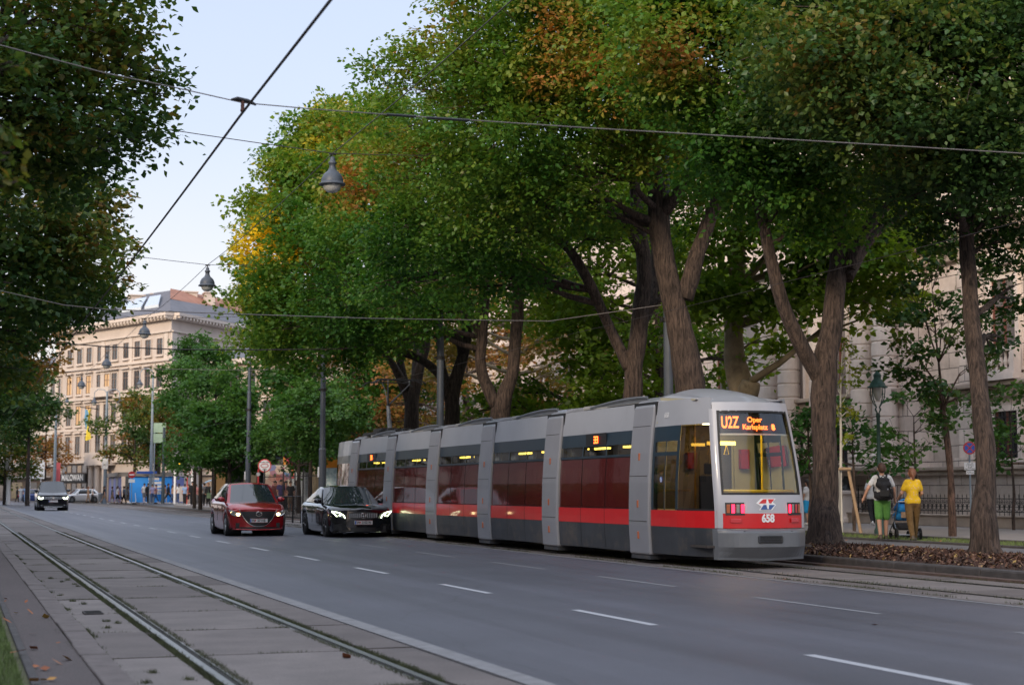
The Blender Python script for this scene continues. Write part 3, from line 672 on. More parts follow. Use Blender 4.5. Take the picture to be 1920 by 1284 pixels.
m_int = M('tram_interior_cream', (.42,.38,.26), .7, var=.05)
m_intd = M('tram_interior_dark', (.05,.04,.035), .7)
m_yel = EM('yellow_ceiling_light', (1,.72,.12), 2.2); m_cabfill = EM('cab_fill_glow', (1,.80,.42), 4.5)
m_yrail = M('yellow_handrail', (.75,.50,.03), .4)
m_led = EM('orange_led', (1,.13,.02), 2.4)
m_redlamp = EM('lit_red_lamp', (1,.02,.06), 1.6)
m_redref = M('red_reflector', (.55,.02,.03), .2, coat=1)
m_amber = M('amber_lamp', (.45,.12,.04), .3, coat=1)
m_clearlamp = M('unlit_clear_lamp', (.25,.25,.22), .3, coat=1)
m_chrome = M('chrome', (.7,.7,.7), .15, 1, var=.02)
m_steel = M('painted_steel_grey', (.12,.13,.145), .5, var=.15, ns=4)
tram = empty('tram', (13.3,24.85,0), label='long red and grey articulated tram with destination display standing on the right-hand track', cat='tram')
PR = [(.20,1.07),(.45,1.09),(.7,1.10),(1.0,1.10),(1.5,1.09),(2.05,1.055),(2.5,1.01),(2.99,.95)]
def xp(z): return float(np.interp(z, [p[0] for p in PR], [p[1] for p in PR]))
def zs(z0, z1): return [z0]+[p[0] for p in PR if z0+.02 < p[0] < z1-.02]+[z1]
YN, BOW, FW = 1.6, .24, .765
def lean(z): return .40*max(0,(z-.95)/1.9)**1.25
def face(u, z, off=0):
    h = xp(min(z,2.95))*FW; return Vector((u*h, lean(z)+BOW*abs(u)**2.2-off, z))
def side(sg, y, z, off=0):
    c = face(1, z); t = (y-c.y)/(YN-c.y)
    x = xp(z) if t >= 1 else c.x+(xp(z)-c.x)*(1-(1-max(0,t))**1.8)
    return Vector((sg*(x+off), y, z))
def sideband(b, sg, y0, y1, z0, z1, off=0, mi=0, ny=1):
    Z = zs(z0, z1)
    ys0 = y0 if callable(y0) else (lambda z: y0)
    vs = []
    for z in Z:
        for j in range(ny+1): a = ys0(z); vs.append(side(sg, a+(y1-a)*j/ny, z, off))
    fs = []
    for i in range(len(Z)-1):
        for j in range(ny):
            q = (i*(ny+1)+j, i*(ny+1)+j+1, (i+1)*(ny+1)+j+1, (i+1)*(ny+1)+j)
            fs.append(q if sg > 0 else q[::-1])
    b.add(vs, fs, mi)
ports = [2.95, 7.75, 12.35, 16.95, 21.55, 26.15]; PW = .46
def section(y0, y1, k):
    """one passenger section between two portals: shell > skirt, stripe, windows ..."""
    b = MB()
    for sg in (-1,1):
        sideband(b, sg, y0, y1, 2.50, 2.99, 0, 0); sideband(b, sg, y0, y1, 2.24, 2.50, 0, 1)
        sideband(b, sg, y0, y1, 2.00, 2.045, .004, 1)
        n = 3
        for j in range(n+1):
            yy = y0+(y1-y0)*j/n; sideband(b, sg, max(y0,yy-.035), min(y1,yy+.035), 2.045, 2.24, .002, 1)
    def rf(u, v): x = (2*u-1); return (x*.95, y0+(y1-y0)*v, 2.99+.09*(1-x*x))
    b.grid(rf, 6, 1, 0)
    b.add([(-1.0,y0,.2),(1.0,y0,.2),(1.0,y1,.2),(-1.0,y1,.2)],[(0,3,2,1)],2)
    sh = b.build('body_section', [m_tgrey, m_tdark, m_tskirt], tram)
    for sg in (-1,1):
        b = MB(); sideband(b, sg, y0, y1, .20, .70, .004); 
        b.build('side_skirt', m_tskirt, sh)
        b = MB(); sideband(b, sg, y0, y1, .70, .995, .008); b.build('red_stripe', m_tred, sh)
        b = MB(); sideband(b, sg, y0, y1, 1.0, 2.0, -.012); b.build('window_surround', m_rub, sh)
        for j in range(n):
            a = y0+(y1-y0)*j/n+.018; c = y0+(y1-y0)*(j+1)/n-.018
            g = MB(); sideband(g, sg, a, c, 1.015, 1.985, -.004); g.build('window', m_tfilm, sh)
            g = MB(); sideband(g, sg, a+.02, c-.02, 2.05, 2.235, -.01); g.build('top_window', m_tclear, sh)
            if sg < 0:
                g = MB(); g.box(-.98,-.975, c-.42, c-.16, 2.05, 2.23); g.build('blind', M('pale_blind%d%d'%(k,j),(.35,.34,.32),.8) , sh)
    # interior seen through the upper windows
    b = MB(); b.box(-.9,.9,y0,y1,.36,.40,0); b.box(-.9,.9,y0,y1,2.44,2.47,1); b.box(-.03,.03,y0,y1,.4,2.6,0); b.build('interior', [m_intd, m_int], sh)
    b = MB(); 
    for q in range(2): a = y0+(y1-y0)*(q+.5)/2; b.box(-.62,-.5,a-.5,a+.5,2.20,2.24)
    b.build('ceiling_light', m_yel, sh)
    # door / panel joints on the lower side
    b = MB()
    for j in range(1, n):
        yy = y0+(y1-y0)*j/n; sideband(b, -1, yy-.008, yy+.008, .24, .995, .010)
    b.build('door_seam', m_rub, sh)
    # roof gear: arched guard rail and equipment boxes
    L = y1-y0
    for sg in (-1,1):
        b = MB()
        pts = [(sg*.86, y0-.3+ (L*.75)*t, 3.045+.085*math.sin(math.pi*min(1,.3+t*.7))) for t in [i/10 for i in range(11)]]
        b.tube(pts, .028, 6)
        b.grid(lambda u, v: (sg*.86, y0-.3+L*.75*u, 3.04+v*.085*math.sin(math.pi*min(1,.3+u*.7))), 10, 1); b.build('roof_rail', m_steel, sh)
    b = MB(); b.box(-.6,.6,y0+L*.15,y0+L*.62,3.06,3.13); b.box(-.75,-.35,y0+L*.70,y0+L*.86,3.03,3.11); b.box(.1,.7,y0+L*.68,y0+L*.92,3.03,3.12); b.build('roof_equipment', M('roof_gear_%d'%k,(.30,.29,.27),.7), sh, bevel=.02)
    return sh
for k in range(5):
    sh = section(ports[k]+PW+.03, ports[k+1]-PW-.03, k)
def portal(yc):
    b = MB(); o = .055
    prof = [(z, xp(z)+o) for z in (.16,.7,1.0,1.5,2.05,2.5,2.9)]+[(3.03,.92),(3.10,.78),(3.14,.4),(3.15,0)]
    pts = [(-x, z) for z, x in [(z_,x_) for z_,x_ in prof]]
    ring = pts+[(-x, z) for x, z in reversed(pts[:-1])]
    b.prism([(x, yc-PW, z) for x, z in ring], (0, 2*PW, 0))
    p = b.build('portal', m_tgrey2, tram, bevel=.035)
    b = MB(); b.box(-1.10,1.10,yc-PW+.03,yc+PW-.03,.08,.155); b.build('portal_foot', m_tskirt, p)
    for z in (1.98, 1.1, .52):
        b = MB(); x = xp(z)+.056; b.box(-x-.014,-x+.02,yc-.03,yc+.03,z-.07,z+.07); b.build('side_marker', m_amber, p, bevel=.008)
    for z in (.78,1.62,2.55): b = MB(); x = xp(z)+.0575; b.box(-x-.002,-x+.01,yc-PW*.9,yc+PW*.9,z-.004,z+.004); b.build('panel_joint', m_rub, p)
    b = MB(); b.box(-.98,.98,yc-PW-.06,yc+PW+.06,.25,3.0); b.build('bellows', m_rub, p)
    b = MB()
    for sg in (-1,1):
        b.lathe([(0,-.06),(.24,-.06),(.27,-.03),(.27,.03),(.24,.06),(0,.06)], (sg*.70,yc,.285), 16, ax=(1,0,0))
    b.build('wheel', m_rub, p)
for y in ports: portal(y)
# ---- driver-end module that faces the camera
y1 = ports[0]-PW-.03
fy = lambda z: face(1, z).y
b = MB()
for sg in (-1,1):
    sideband(b, sg, fy, y1, 2.52, 2.99, 0, 0, 8)
    sideband(b, sg, 1.35, y1, 2.24, 2.52, 0, 1, 3)
    sideband(b, sg, 1.35, y1, 1.98, 2.05, .003, 1, 3)
    for a, c in ((1.33,1.42),(1.85,1.90),(y1-.10,y1)): sideband(b, sg, a, c, 1.0, 2.24, .002, 1, 1)
# roof
def rf(u, v):
    x = 2*u-1; ze = 2.99*v+2.86*(1-v); f = face(x, 2.86)
    ye = f.y+(y1-f.y)*v; t = min(1, v*1.25)
    w_ = abs(face(1,2.86).x)*(1-min(1,v*1.6))+.95*min(1,v*1.6)
    return (x*w_, ye, 2.86+ (.13*v) + (.07+.20*math.sin(min(1,v*1.15)*math.pi/2))*(1-x*x)*1.0*min(1,.35+v*3))
b.grid(rf, 14, 10, 0)
front = b.build('front_module', [m_tgrey, m_tdark], tram, smooth=True)
for sg in (-1,1):
    b = MB(); sideband(b, sg, fy, y1, .20, .70, .004, 0, 8); b.build('side_skirt', m_tskirt, front)
    b = MB(); sideband(b, sg, fy, y1, .70, .995, .008, 0, 8); b.build('red_stripe', m_tred, front)
    b = MB(); sideband(b, sg, 1.42, 1.85, 1.02, 1.98, -.006, 0, 2); sideband(b, sg, 1.90, y1-.1, 1.02, 1.98, -.006, 0, 2); b.build('side_window', m_tbrown, front)
    b = MB(); sideband(b, sg, 1.42, 1.85, 2.05, 2.235, -.006, 0, 2); sideband(b, sg, 1.90, y1-.1, 2.05, 2.235, -.006, 0, 2); b.build('top_window', m_tclear, front)
    # corner window reaching up to the light grey band
    b = MB(); sideband(b, sg, lambda z: fy(z)+.05, 1.33, 1.02, 2.50, -.004, 0, 6); b.build('corner_window', m_tbrown, front)
    b = MB(); sideband(b, sg, fy, 1.35, .985, 1.03, .006, 0, 6); b.build('window_seal', m_rub, front)
# corner frame in light grey (mask)
def mask_pt(u, z, off=.012): return face(u, z, off)
b = MB()
for sg in (-1,1):
    Z = [.70+ (2.78-.70)*i/14 for i in range(15)]
    vs = []
    for z in Z:
        vs += [face(sg*.91, z, .012), face(sg*.955, z, .014), face(sg*1.0, z, .010), side(sg, fy(z)+.02, z, .012), side(sg, fy(z)+.05, z, .012)]
    fs = []
    for i in range(14):
        for j in range(4):
            q = (i*5+j, i*5+j+1, (i+1)*5+j+1, (i+1)*5+j); fs.append(q if sg > 0 else q[::-1])
    b.add(vs, fs)
def gridface(b, u0, u1, z0, z1, off, mi=0, nu=12, nz=3):
    b.grid(lambda u, v: face(u0+(u1-u0)*u, z0+(z1-z0)*v, off), nu, nz, mi)
gridface(b, -1, 1, 2.74, 2.90, .012); gridface(b, -.912, .912, .955, 1.30, .010)
b.build('front_mask', M('tram_front_grey',(.42,.42,.45),.35,var=.04,coat=.4), front, smooth=True)
b = MB(); gridface(b, -.912, .912, .70, .955, .010); b.build('front_red_panel', m_tred, front, smooth=True)
b = MB(); gridface(b, -.92, .92, 1.285, 2.745, -.004, nz=12, nu=16); ws = b.build('windscreen', m_scr, front, smooth=True)
b = MB()
def frame_strip(u0,u1,z0,z1): gridface(b,u0,u1,z0,z1,.0135,nu=10,nz=8)
frame_strip(-.915,-.87,1.28,2.75); frame_strip(.87,.915,1.28,2.75); frame_strip(-.915,.915,1.275,1.31); frame_strip(-.915,.915,2.71,2.75)
b.build('screen_surround', m_rub, ws)
# display band
b = MB(); gridface(b, -.885, .885, 2.34, 2.71, -.06, nu=12, nz=2); db = b.build('display_panel', m_black, front)
b = MB(); gridface(b, -.885, .885, 2.315, 2.345, -.05); b.build('display_ledge', m_whitep, db)
def ftext(txt, size, u, z, name, m=m_led, bold=.006, sx=1, off=-.045, space=1, align='CENTER'):
    p = face(u, z, off); q = face(u+.05, z, off); a = math.atan2(q.y-p.y, q.x-p.x); q2 = face(u, z+.05, off); l = math.atan2(q2.y-p.y, .05)
    eu = (Matrix.Rotation(a,3,'Z') @ Matrix.Rotation(R(90)-l,3,'X')).to_euler()
    return text_mesh(name, txt, size, m, db, p, eu, .002, bold, sx, align, space)
ftext('U2Z', .30, -.62, 2.53, 'line_number', sx=.56, bold=.004)
ftext('Oper', .13, -.04, 2.585, 'destination', bold=.0025)
ftext('Karlsplatz', .125, -.05, 2.455, 'destination', bold=.0025, sx=.98)
ftext('8', .13, .44, 2.455, 'destination', bold=.012)
# driver cab interior
b = MB(); b.box(-1.02,1.02,.3,y1,.36,.40); b.build('cab_floor', m_intd, front)
b = MB(); b.box(-1.0,1.0,y1-.10,y1-.06,.4,2.62,0); b.box(-.7,.7,.75,y1-.1,2.56,2.60,0)
b.box(-.25,.02,y1-.14,y1-.101,.5,2.15,1); b.box(.02,.06,y1-.16,y1-.101,.4,2.3,0); b.box(.55,.60,y1-.16,y1-.101,.4,2.3,0); b.box(.12,.5,y1-.13,y1-.101,.5,2.2,2)
b.build('cab_bulkhead', [m_int, M('cab_panel',(.30,.27,.19),.7), m_intd], front)
b = MB(); b.box(-.45,.45,1.0,1.6,2.545,2.558); b.build('added_cab_glow', m_cabfill, front)  # hidden glowing panel added to brighten the cab interior
m_fire = M('fire_red', (.40,.015,.02), .4)
b = MB(); b.box(-.45,-.26,y1-.22,y1-.105,1.75,2.05); b.box(.66,.84,y1-.22,y1-.105,1.75,2.12); b.build('red_cabinet', m_fire, front, bevel=.01)
b = MB(); b.box(-.40,.14,1.45,1.53,2.17,2.235); b.box(-.86,-.62,1.15,1.22,2.14,2.19); b.build('cab_light', m_yel, front)
b = MB()
b.tube([(-.78,.50,1.335),(-.4,.34,1.335),(0,.30,1.335),(.4,.34,1.335),(.78,.50,1.335)], .028, 8)
b.tube([(.05,y1-.25,.4),(.05,y1-.25,1.9)], .022, 8); b.tube([(-.75,1.3,.4),(-.75,1.3,2.6)], .02, 8); b.tube([(.7,1.5,.4),(.7,1.5,2.6)], .02, 8); b.tube([(-1.0,1.0,1.35),(-1.0,2.3,1.35)], .02, 8)
for x in (-.35,-.02): b.tube([(x,1.5,2.17),(x-.05,1.5,2.0),(x+.05,1.5,2.0),(x,1.5,2.17)], .008, 5)
b.build('handrail', m_yrail, front)
b = MB(); b.box(-.60,-.05,.62,.98,.4,1.02); b.box(-.5,.5,.45,.62,.4,1.12); b.build('driver_desk', m_intd, front, bevel=.03)
b = MB(); b.box(-.62,-.22,1.35,1.45,.9,1.62); b.box(-.62,-.22,1.0,1.4,.82,.92); b.box(-.52,-.32,1.36,1.44,1.64,1.84); b.build('driver_seat', M('seat_fabric',(.04,.05,.08),.9), front, bevel=.03)
# numbers and operator emblem
m_wht = M('white_lettering', (.8,.8,.8), .5, var=.02)
def stext(txt, size, u, z, name, m, bold=.004, sx=1, off=.016):
    p = face(u, z, off); return text_mesh(name, txt, size, m, front, p, (R(90),0,0), .002, bold, sx)
stext('658', .185, .0, .865, 'fleet_number', m_wht, .008, .88)
for ch, x in (('658', 0),):
    p = side(-1, 1.98, 2.72, .006); text_mesh('fleet_number', ch, .13, M('pale_number',(.6,.6,.62),.6), front, p, (R(90)-.1,0,R(-90)), .002, .004)
m_lblue = M('emblem_blue', (.05,.11,.30), .5, var=.02); m_lred = M('emblem_red', (.62,.04,.04), .5, var=.02)
def plate_poly(pts, mi, name, off):
    b = MB(); b.prism([face(u, z, off) for u, z in pts], (0,-.003,0)); return b.build(name, mi, front)
plate_poly([(-.20,1.055),(.03,1.055),(.06,1.03),(.10,.985),(-.03,.985),(-.16,.985),(-.22,.955),(-.28,.985)][:0] or [(-.25,1.13),(-.14,1.21),(.21,1.21),(.13,1.15),(.20,1.10),(.10,1.01),(-.20,1.01),(-.14,1.07)], m_wht, 'emblem_ground', .016)
plate_poly([(-.20,1.125),(-.09,1.20),(.17,1.20),(.08,1.125)], m_lred, 'emblem_upper', .021)
plate_poly([(-.17,1.02),(-.09,1.10),(.17,1.10),(.07,1.02)], m_lblue, 'emblem_lower', .021)
plate_poly([(-.015,1.195),(.015,1.195),(.03,1.13),(.10,1.115),(.03,1.10),(.015,1.03),(-.015,1.03),(-.03,1.10),(-.10,1.115),(-.03,1.13)], m_wht, 'emblem_star', .026)
# lamp clusters, reflectors
for sg in (-1,1):
    b = MB(); ua, ub = (.50,.865) if sg > 0 else (-.865,-.50); gridface(b, ua, ub, .925, 1.14, .016, nu=4, nz=1)
    h = b.build('lamp_housing', m_black, front, thick=.012)
    order = [m_amber, m_redlamp, m_clearlamp, m_redlamp]
    if sg > 0: order = [m_redlamp, m_clearlamp, m_redref, m_amber]
    for j, mm in enumerate(order):
        u = ua+(ub-ua)*(j+.5)/4; p = face(u, 1.035, .028); p2 = face(u+.02, 1.035, .028); dx = (p2-p).normalized()
        b = MB(); w_ = .028; b.prism([p-dx*w_+Vector((0,0,-.075)), p+dx*w_+Vector((0,0,-.075)), p+dx*w_+Vector((0,0,.075)), p-dx*w_+Vector((0,0,.075))], (0,-.012,0)); b.build('lamp', mm, h, bevel=.008)
    p = face(sg*.68, .83, .02); p2 = face(sg*.68+.02, .83, .02); dx = (p2-p).normalized()
    b = MB(); b.prism([p-dx*.10+Vector((0,0,-.035)), p+dx*.10+Vector((0,0,-.035)), p+dx*.10+Vector((0,0,.035)), p-dx*.10+Vector((0,0,.035))], (0,-.015,0)); b.build('reflector', m_redref, front, bevel=.008)
# bumper with chamfers
bl = [(.69,.0),(.66,.06),(.62,.09),(.38,.10),(.30,.02),(.20,-.06),(.16,-.07)]
b = MB()
def bp(u, v):
    i = v*(len(bl)-1); z = float(np.interp(i, range(len(bl)), [q[0] for q in bl])); o = float(np.interp(i, range(len(bl)), [q[1] for q in bl]))
    uu = 2*u-1; c = abs(uu); e = 1-max(0,(c-.72)/.28)*.75
    if z < .33: z = z-.02*(1-c)
    return face(uu*1.015, min(z,.70), .012+o*e)
b.grid(lambda u, v: bp(u, 1-v), 24, len(bl)-1)
for sg in (-1,1):
    vs = []; 
    for q in bl: c = bp((sg+1)/2, bl.index(q)/(len(bl)-1)); vs += [c, side(sg, fy(.5)+.10, c.z, .02)]
    b.add(vs, [((2*i,2*i+1,2*i+3,2*i+2) if sg < 0 else (2*i+2,2*i+3,2*i+1,2*i)) for i in range(len(bl)-1)])
b.add([face(-1.015,.70,.03),face(1.015,.70,.03),face(1,.70,-.1),face(-1,.70,-.1)],[(0,1,2,3)])
b.build('bumper', m_bump, front)
b = MB(); b.prism([(x,-.118,z) for x,z in ((-.22,.44),(-.24,.47),(-.24,.55),(-.22,.58),(.22,.58),(.24,.55),(.24,.47),(.22,.44))], (0,.06,0)); cg = b.build('coupler_cover', m_tskirt, front, bevel=.01)
b = MB()
for k in range(4): b.box(-.21,.21,-.128,-.12,.46+k*.03,.472+k*.03)
b.build('cover_ribs', m_black, cg)
for sg in (-1,1):
    b = MB(); p = face(sg*.52,.655,.06); b.box(p.x-.035,p.x+.035,p.y-.02,p.y,.645,.655); b.build('bumper_clip', m_black, front)
# blue round pictogram on the side window
b = MB(); p = side(-1, 1.98+.05, 1.55, .003); b.lathe([(0,0),(.055,0)], p, 16, ax=(-1,0,0)); pg = b.build('pictogram', M('sign_blue',(.02,.12,.5),.4), front)
b = MB(); b.lathe([(.02,.0),(.035,.0)], p+Vector((-.003,0,-.01)), 12, ax=(-1,0,0)); b.lathe([(0,0),(.012,0)], p+Vector((-.003,0,.032)), 10, ax=(-1,0,0)); b.build('wheelchair_mark', m_wht, pg)
# side number displays with orange digits
for yy in (ports[0]+PW+1.9, ports[4]+PW+1.9):
    p = side(-1, yy, 2.36, .008); b = MB(); b.box(p.x-.004,p.x,yy-.55,yy+.55,2.25,2.5); sdp = b.build('side_display', m_black, tram)
    b = MB()
    for dy in (-.06,.06):
        for zc in (2.31,2.37,2.43): b.box(p.x-.012,p.x-.005,yy+dy-.045,yy+dy+.045,zc-.012,zc+.012)
        b.box(p.x-.012,p.x-.005,yy+dy-.045,yy+dy-.028,2.31,2.43)
    b.build('led_digits', m_led, sdp)
# roof fairing arch over the first portal
b = MB(); b.grid(lambda u, v: ((2*u-1)*.88, y1-1.5+v*1.5, 2.97+.10*v+.10*math.sin(v*math.pi/2)*(1-(2*u-1)**4)), 12, 8); b.build('roof_fairing', m_tgrey, front, smooth=True, thick=.02)
b = MB(); b.grid(lambda u, v: (-.89, y1-1.5+u*1.5, 2.95+v*(.02+.10*u)), 8, 1); b.build('roof_vent', m_int, front)
# ---- far end module
ye = ports[5]+PW+.03
b = MB()
for sg in (-1,1):
    for i in range(6):
        a = ye+.5*i; c = a+.5; Z = [.2,.7,1.0,2.24,2.5,2.99]
        for z0, z1, mi in ((.2,.7,2),(.7,1.0,3),(1.0,2.24,4),(2.24,2.5,1),(2.5,2.99,0)):
            g0 = 1-.22*(i/6)**2; g1 = 1-.22*((i+1)/6)**2
            q = [(sg*xp(z0)*g0,a,z0),(sg*xp(z0)*g1,c,z0),(sg*xp(z1)*g1,c,z1),(sg*xp(z1)*g0,a,z1)]
            b.add(q, [(0,1,2,3) if sg > 0 else (3,2,1,0)], mi)
b.grid(lambda u, v: ((2*u-1)*.95*(1-.22*v*v), ye+3*v, 2.99+.12*(1-(2*u-1)**2)-.1*v), 8, 6, 0)
b.add([(-.85,ye+3,.2),(.85,ye+3,.2),(.74,ye+3,2.9),(-.74,ye+3,2.9)],[(3,2,1,0)],0)
b.build('rear_module', [m_tgrey, m_tdark, m_tskirt, m_tred, m_tfilm], tram)
# pantograph
b = MB(); yp = 25.3
b.box(-.75,.75,yp-1.0,yp+.9,3.12,3.2); b.box(-.5,.5,yp-.7,yp+.5,3.2,3.33)
for k in range(6): b.ball((-.6+.24*k, yp-.9, 3.24), .07, 6)
pb = b.build('pantograph_base', m_black, tram)
b = MB(); k0 = (0,yp+.3,3.3); kn = (0,yp+.55,4.1)
b.tube([k0,kn],[.085,.06],8); b.tube([(-.12,yp-.1,3.3),(0,yp+.5,3.95)],.02,6); 
hd = 4.86
for sg in (-1,1): b.tube([kn,(sg*.35,yp-.75,hd-.15)],[.035,.02],6); b.tube([(sg*.35,yp-.75,hd-.15),(sg*.35,yp-.75,hd)],.015,5)
b.tube([kn,(-.1,yp+.62,hd-.2),(-.2,yp+.6,hd)], .015, 5)
b.build('pantograph_arm', m_steel, tram)
b = MB()
for dy in (-.95,-.55,.6): b.tube([(-.85,yp+dy,hd-.12),(-.65,yp+dy,hd),(.65,yp+dy,hd),(.85,yp+dy,hd-.12)], .022, 6)
for sg in (-1,1): b.tube([(sg*.5,yp-.95,hd),(sg*.5,yp+.6,hd)], .012, 5)
b.build('pantograph_head', m_black, tram)
# ================================================================ TREES
def leaf_mat(name, stops, trans=.35):
    m, t, b = _nodes(name); out = t.nodes['Material Output']; t.nodes.remove(b)
    at = N(t, 'ShaderNodeAttribute'); at.attribute_name = 'tint'
    col = ramp(t, at.outputs['Fac'], stops)
    g = N(t,'ShaderNodeNewGeometry')
    col = mix(t, 1, col, ramp(t, g.outputs['Random Per Island'], [(0,(.84,.84,.84)),(1,(1.16,1.16,1.16))]), 'MULTIPLY')
    d = N(t,'ShaderNodeBsdfDiffuse'); t.links.new(col, d.inputs[0])
    tr = N(t,'ShaderNodeBsdfTranslucent'); c2 = mix(t, 1, col, (1.5,1.35,.6), 'MULTIPLY'); t.links.new(c2, tr.inputs[0])
    gl = N(t,'ShaderNodeBsdfGlossy'); gl.inputs['Roughness'].default_value = .45; gl.inputs['Color'].default_value = (.6,.6,.6,1)
    m1 = N(t,'ShaderNodeMixShader'); m1.inputs[0].default_value = trans; t.links.new(d.outputs[0], m1.inputs[1]); t.links.new(tr.outputs[0], m1.inputs[2])
    m2 = N(t,'ShaderNodeMixShader'); m2.inputs[0].default_value = .03; t.links.new(m1.outputs[0], m2.inputs[1]); t.links.new(gl.outputs[0], m2.inputs[2])
    t.links.new(m2.outputs[0], out.inputs[0]); return m
LM_maple = leaf_mat('maple_leaves', [(0,(.022,.080,.018)),(.25,(.045,.135,.022)),(.5,(.105,.200,.026)),(.68,(.20,.24,.035)),(.82,(.36,.20,.05)),(1,(.46,.18,.06))], 0.42)
LM_dark = leaf_mat('lime_leaves', [(0,(.020,.056,.022)),(.4,(.042,.098,.028)),(.62,(.10,.145,.03)),(.82,(.24,.14,.04)),(1,(.40,.14,.06))], 0.38)
LM_bright = leaf_mat('plane_leaves', [(0,(.06,.14,.018)),(.5,(.15,.24,.025)),(.8,(.27,.31,.035)),(1,(.50,.36,.03))], 0.5)
LM_yellow = leaf_mat('robinia_leaves', [(0,(.045,.12,.020)),(.4,(.12,.21,.026)),(.6,(.24,.29,.035)),(.76,(.58,.47,.03)),(1,(.74,.58,.03))], 0.42)
LM_brown = leaf_mat('chestnut_leaves', [(0,(.08,.12,.025)),(.4,(.19,.15,.04)),(.75,(.32,.15,.06)),(1,(.40,.17,.075))], 0.45)
LM_young = leaf_mat('young_tree_leaves', [(0,(.024,.085,.022)),(.5,(.055,.14,.032)),(1,(.12,.22,.05))], 0.4)
def bark(name, c, sc=1.0, st=.9):
    m, t, b = _nodes(name); tc = N(t,'ShaderNodeTexCoord'); mp = N(t,'ShaderNodeMapping'); mp.inputs['Scale'].default_value = (9*sc,9*sc,1.3*sc); t.links.new(tc.outputs['Object'], mp.inputs[0])
    f = noise(t, 1.5, 7, .7, mp.outputs[0], .6); f2 = noise(t, 1.1, 4)
    o = ramp(t, f, [(.38, tuple(x*.25 for x in c)), (.5, c), (.66, tuple(x*1.9 for x in c))]); o = mix(t, 1, o, ramp(t, f2, [(.3,(.75,.75,.75)),(.7,(1.2,1.2,1.2))]), 'MULTIPLY')
    t.links.new(o, b.inputs['Base Color']); b.inputs['Roughness'].default_value = .95; bump(t, b, f, st, .05); return m
m_bark = bark('ridged_bark', (.062,.043,.035), 1.5, 1.0); m_bark_d = bark('dark_bark', (.038,.028,.024), 1.3)
m_bark_p = M('plane_bark', (.24,.19,.12), .85, var=.35, ns=2.2, bs=.2, bscale=12, dirt=(1.6,.55,(.12,.09,.06)))
def leafmesh(name, subs, nper, size, parent, mat, org, tintf, seed, rsub=.5, flat=.22, droop=.30, asp=.75):
    """subs: (n,3) centres of leaf sprays; every spray gets nper folded leaves"""
    q = np.random.default_rng(seed); n = len(subs)*nper
    c = np.repeat(subs, nper, 0); st = np.repeat(q.uniform(-.12,.12,len(subs)), nper)
    ax = q.normal(0,1,(len(subs),3)); ax[:,2] = np.abs(ax[:,2])*.6+1.5; ax /= np.linalg.norm(ax,axis=1)[:,None]; ax = np.repeat(ax, nper, 0)
    off = np.clip(q.normal(0,rsub*.55,(n,3)),-rsub*.85,rsub*.85); comp = (off*ax).sum(1)[:,None]*ax; off = off-comp*(1-flat); off[:,2] -= droop*(off[:,0]**2+off[:,1]**2)
    p = c+off
    nrm = ax+q.normal(0,.42,(n,3)); nrm /= np.linalg.norm(nrm,axis=1)[:,None]
    u = off+q.normal(0,.25,(n,3)); u[:,2] -= .15; u -= (u*nrm).sum(1)[:,None]*nrm; u /= np.linalg.norm(u,axis=1)[:,None]+1e-9
    v = np.cross(nrm,u); L = (size*q.uniform(.6,1.3,n))[:,None]; W = L*asp/2
    mid = p+u*L*.42
    # maple-like outline: five corner leaf folded on its midrib
    V = np.stack([p, mid-v*W*1.0+nrm*L*.10, p+u*L*.80-v*W*.45, p+u*L, p+u*L*.80+v*W*.45, mid+v*W*1.0+nrm*L*.10],1)
    tint = np.clip(tintf(p)+st+q.normal(0,.07,n), 0, 1)
    V = V-np.array(org)
    me = bpy.data.meshes.new(name); me.vertices.add(6*n); me.vertices.foreach_set('co', V.reshape(-1).astype(np.float32))
    base = (np.arange(n)*6)[:,None]; F4 = np.concatenate([base+np.array([[0,1,2,3]]), base+np.array([[0,3,4,5]])],1).reshape(-1)
    me.loops.add(8*n); me.loops.foreach_set('vertex_index', F4.astype(np.int32)); me.polygons.add(2*n); me.polygons.foreach_set('loop_start', np.arange(0,8*n,4,dtype=np.int32))
    me.update(calc_edges=True)
    a = me.attributes.new('tint','FLOAT','POINT'); a.data.foreach_set('value', np.repeat(tint,6).astype(np.float32))
    o = link_mesh(name, me, mat, parent); return o
def snoise(p, s, seed=0):
    return (np.sin(p[:,0]*s+seed)*np.sin(p[:,1]*s*1.1+seed*2.3+1)+np.sin(p[:,2]*s*1.3+seed*1.7+p[:,0]*s*.6)*.8+np.sin(p[:,1]*s*2.1+p[:,2]*s*1.7+seed)*.5)/2.3
def sprays(blobs, dens, q, inner=.35):
    out = []
    for (c, rr) in blobs:
        r = np.array(rr) if hasattr(rr,'__len__') else np.array([rr*1.12,rr*1.12,rr*.66]); n = max(6, int(dens*(r[0]*r[1]*r[2])**(2/3)*4))
        d = q.normal(0,1,(n,3)); d /= np.linalg.norm(d,axis=1)[:,None]; rad = inner+(1-inner)*q.random(n)**.55
        k = 1+.22*np.sin(d[:,0]*5+c[0])*np.sin(d[:,1]*5+c[1])+.15*np.sin(d[:,2]*7+c[2])
        out.append(np.array(c)+d*(rad*k*.84)[:,None]*r)
    out = np.concatenate(out); keep = snoise(out, 1.9, out[0,0]) + q.normal(0,.18,len(out)) > -.28
    return out[keep]
TREEI = [0]
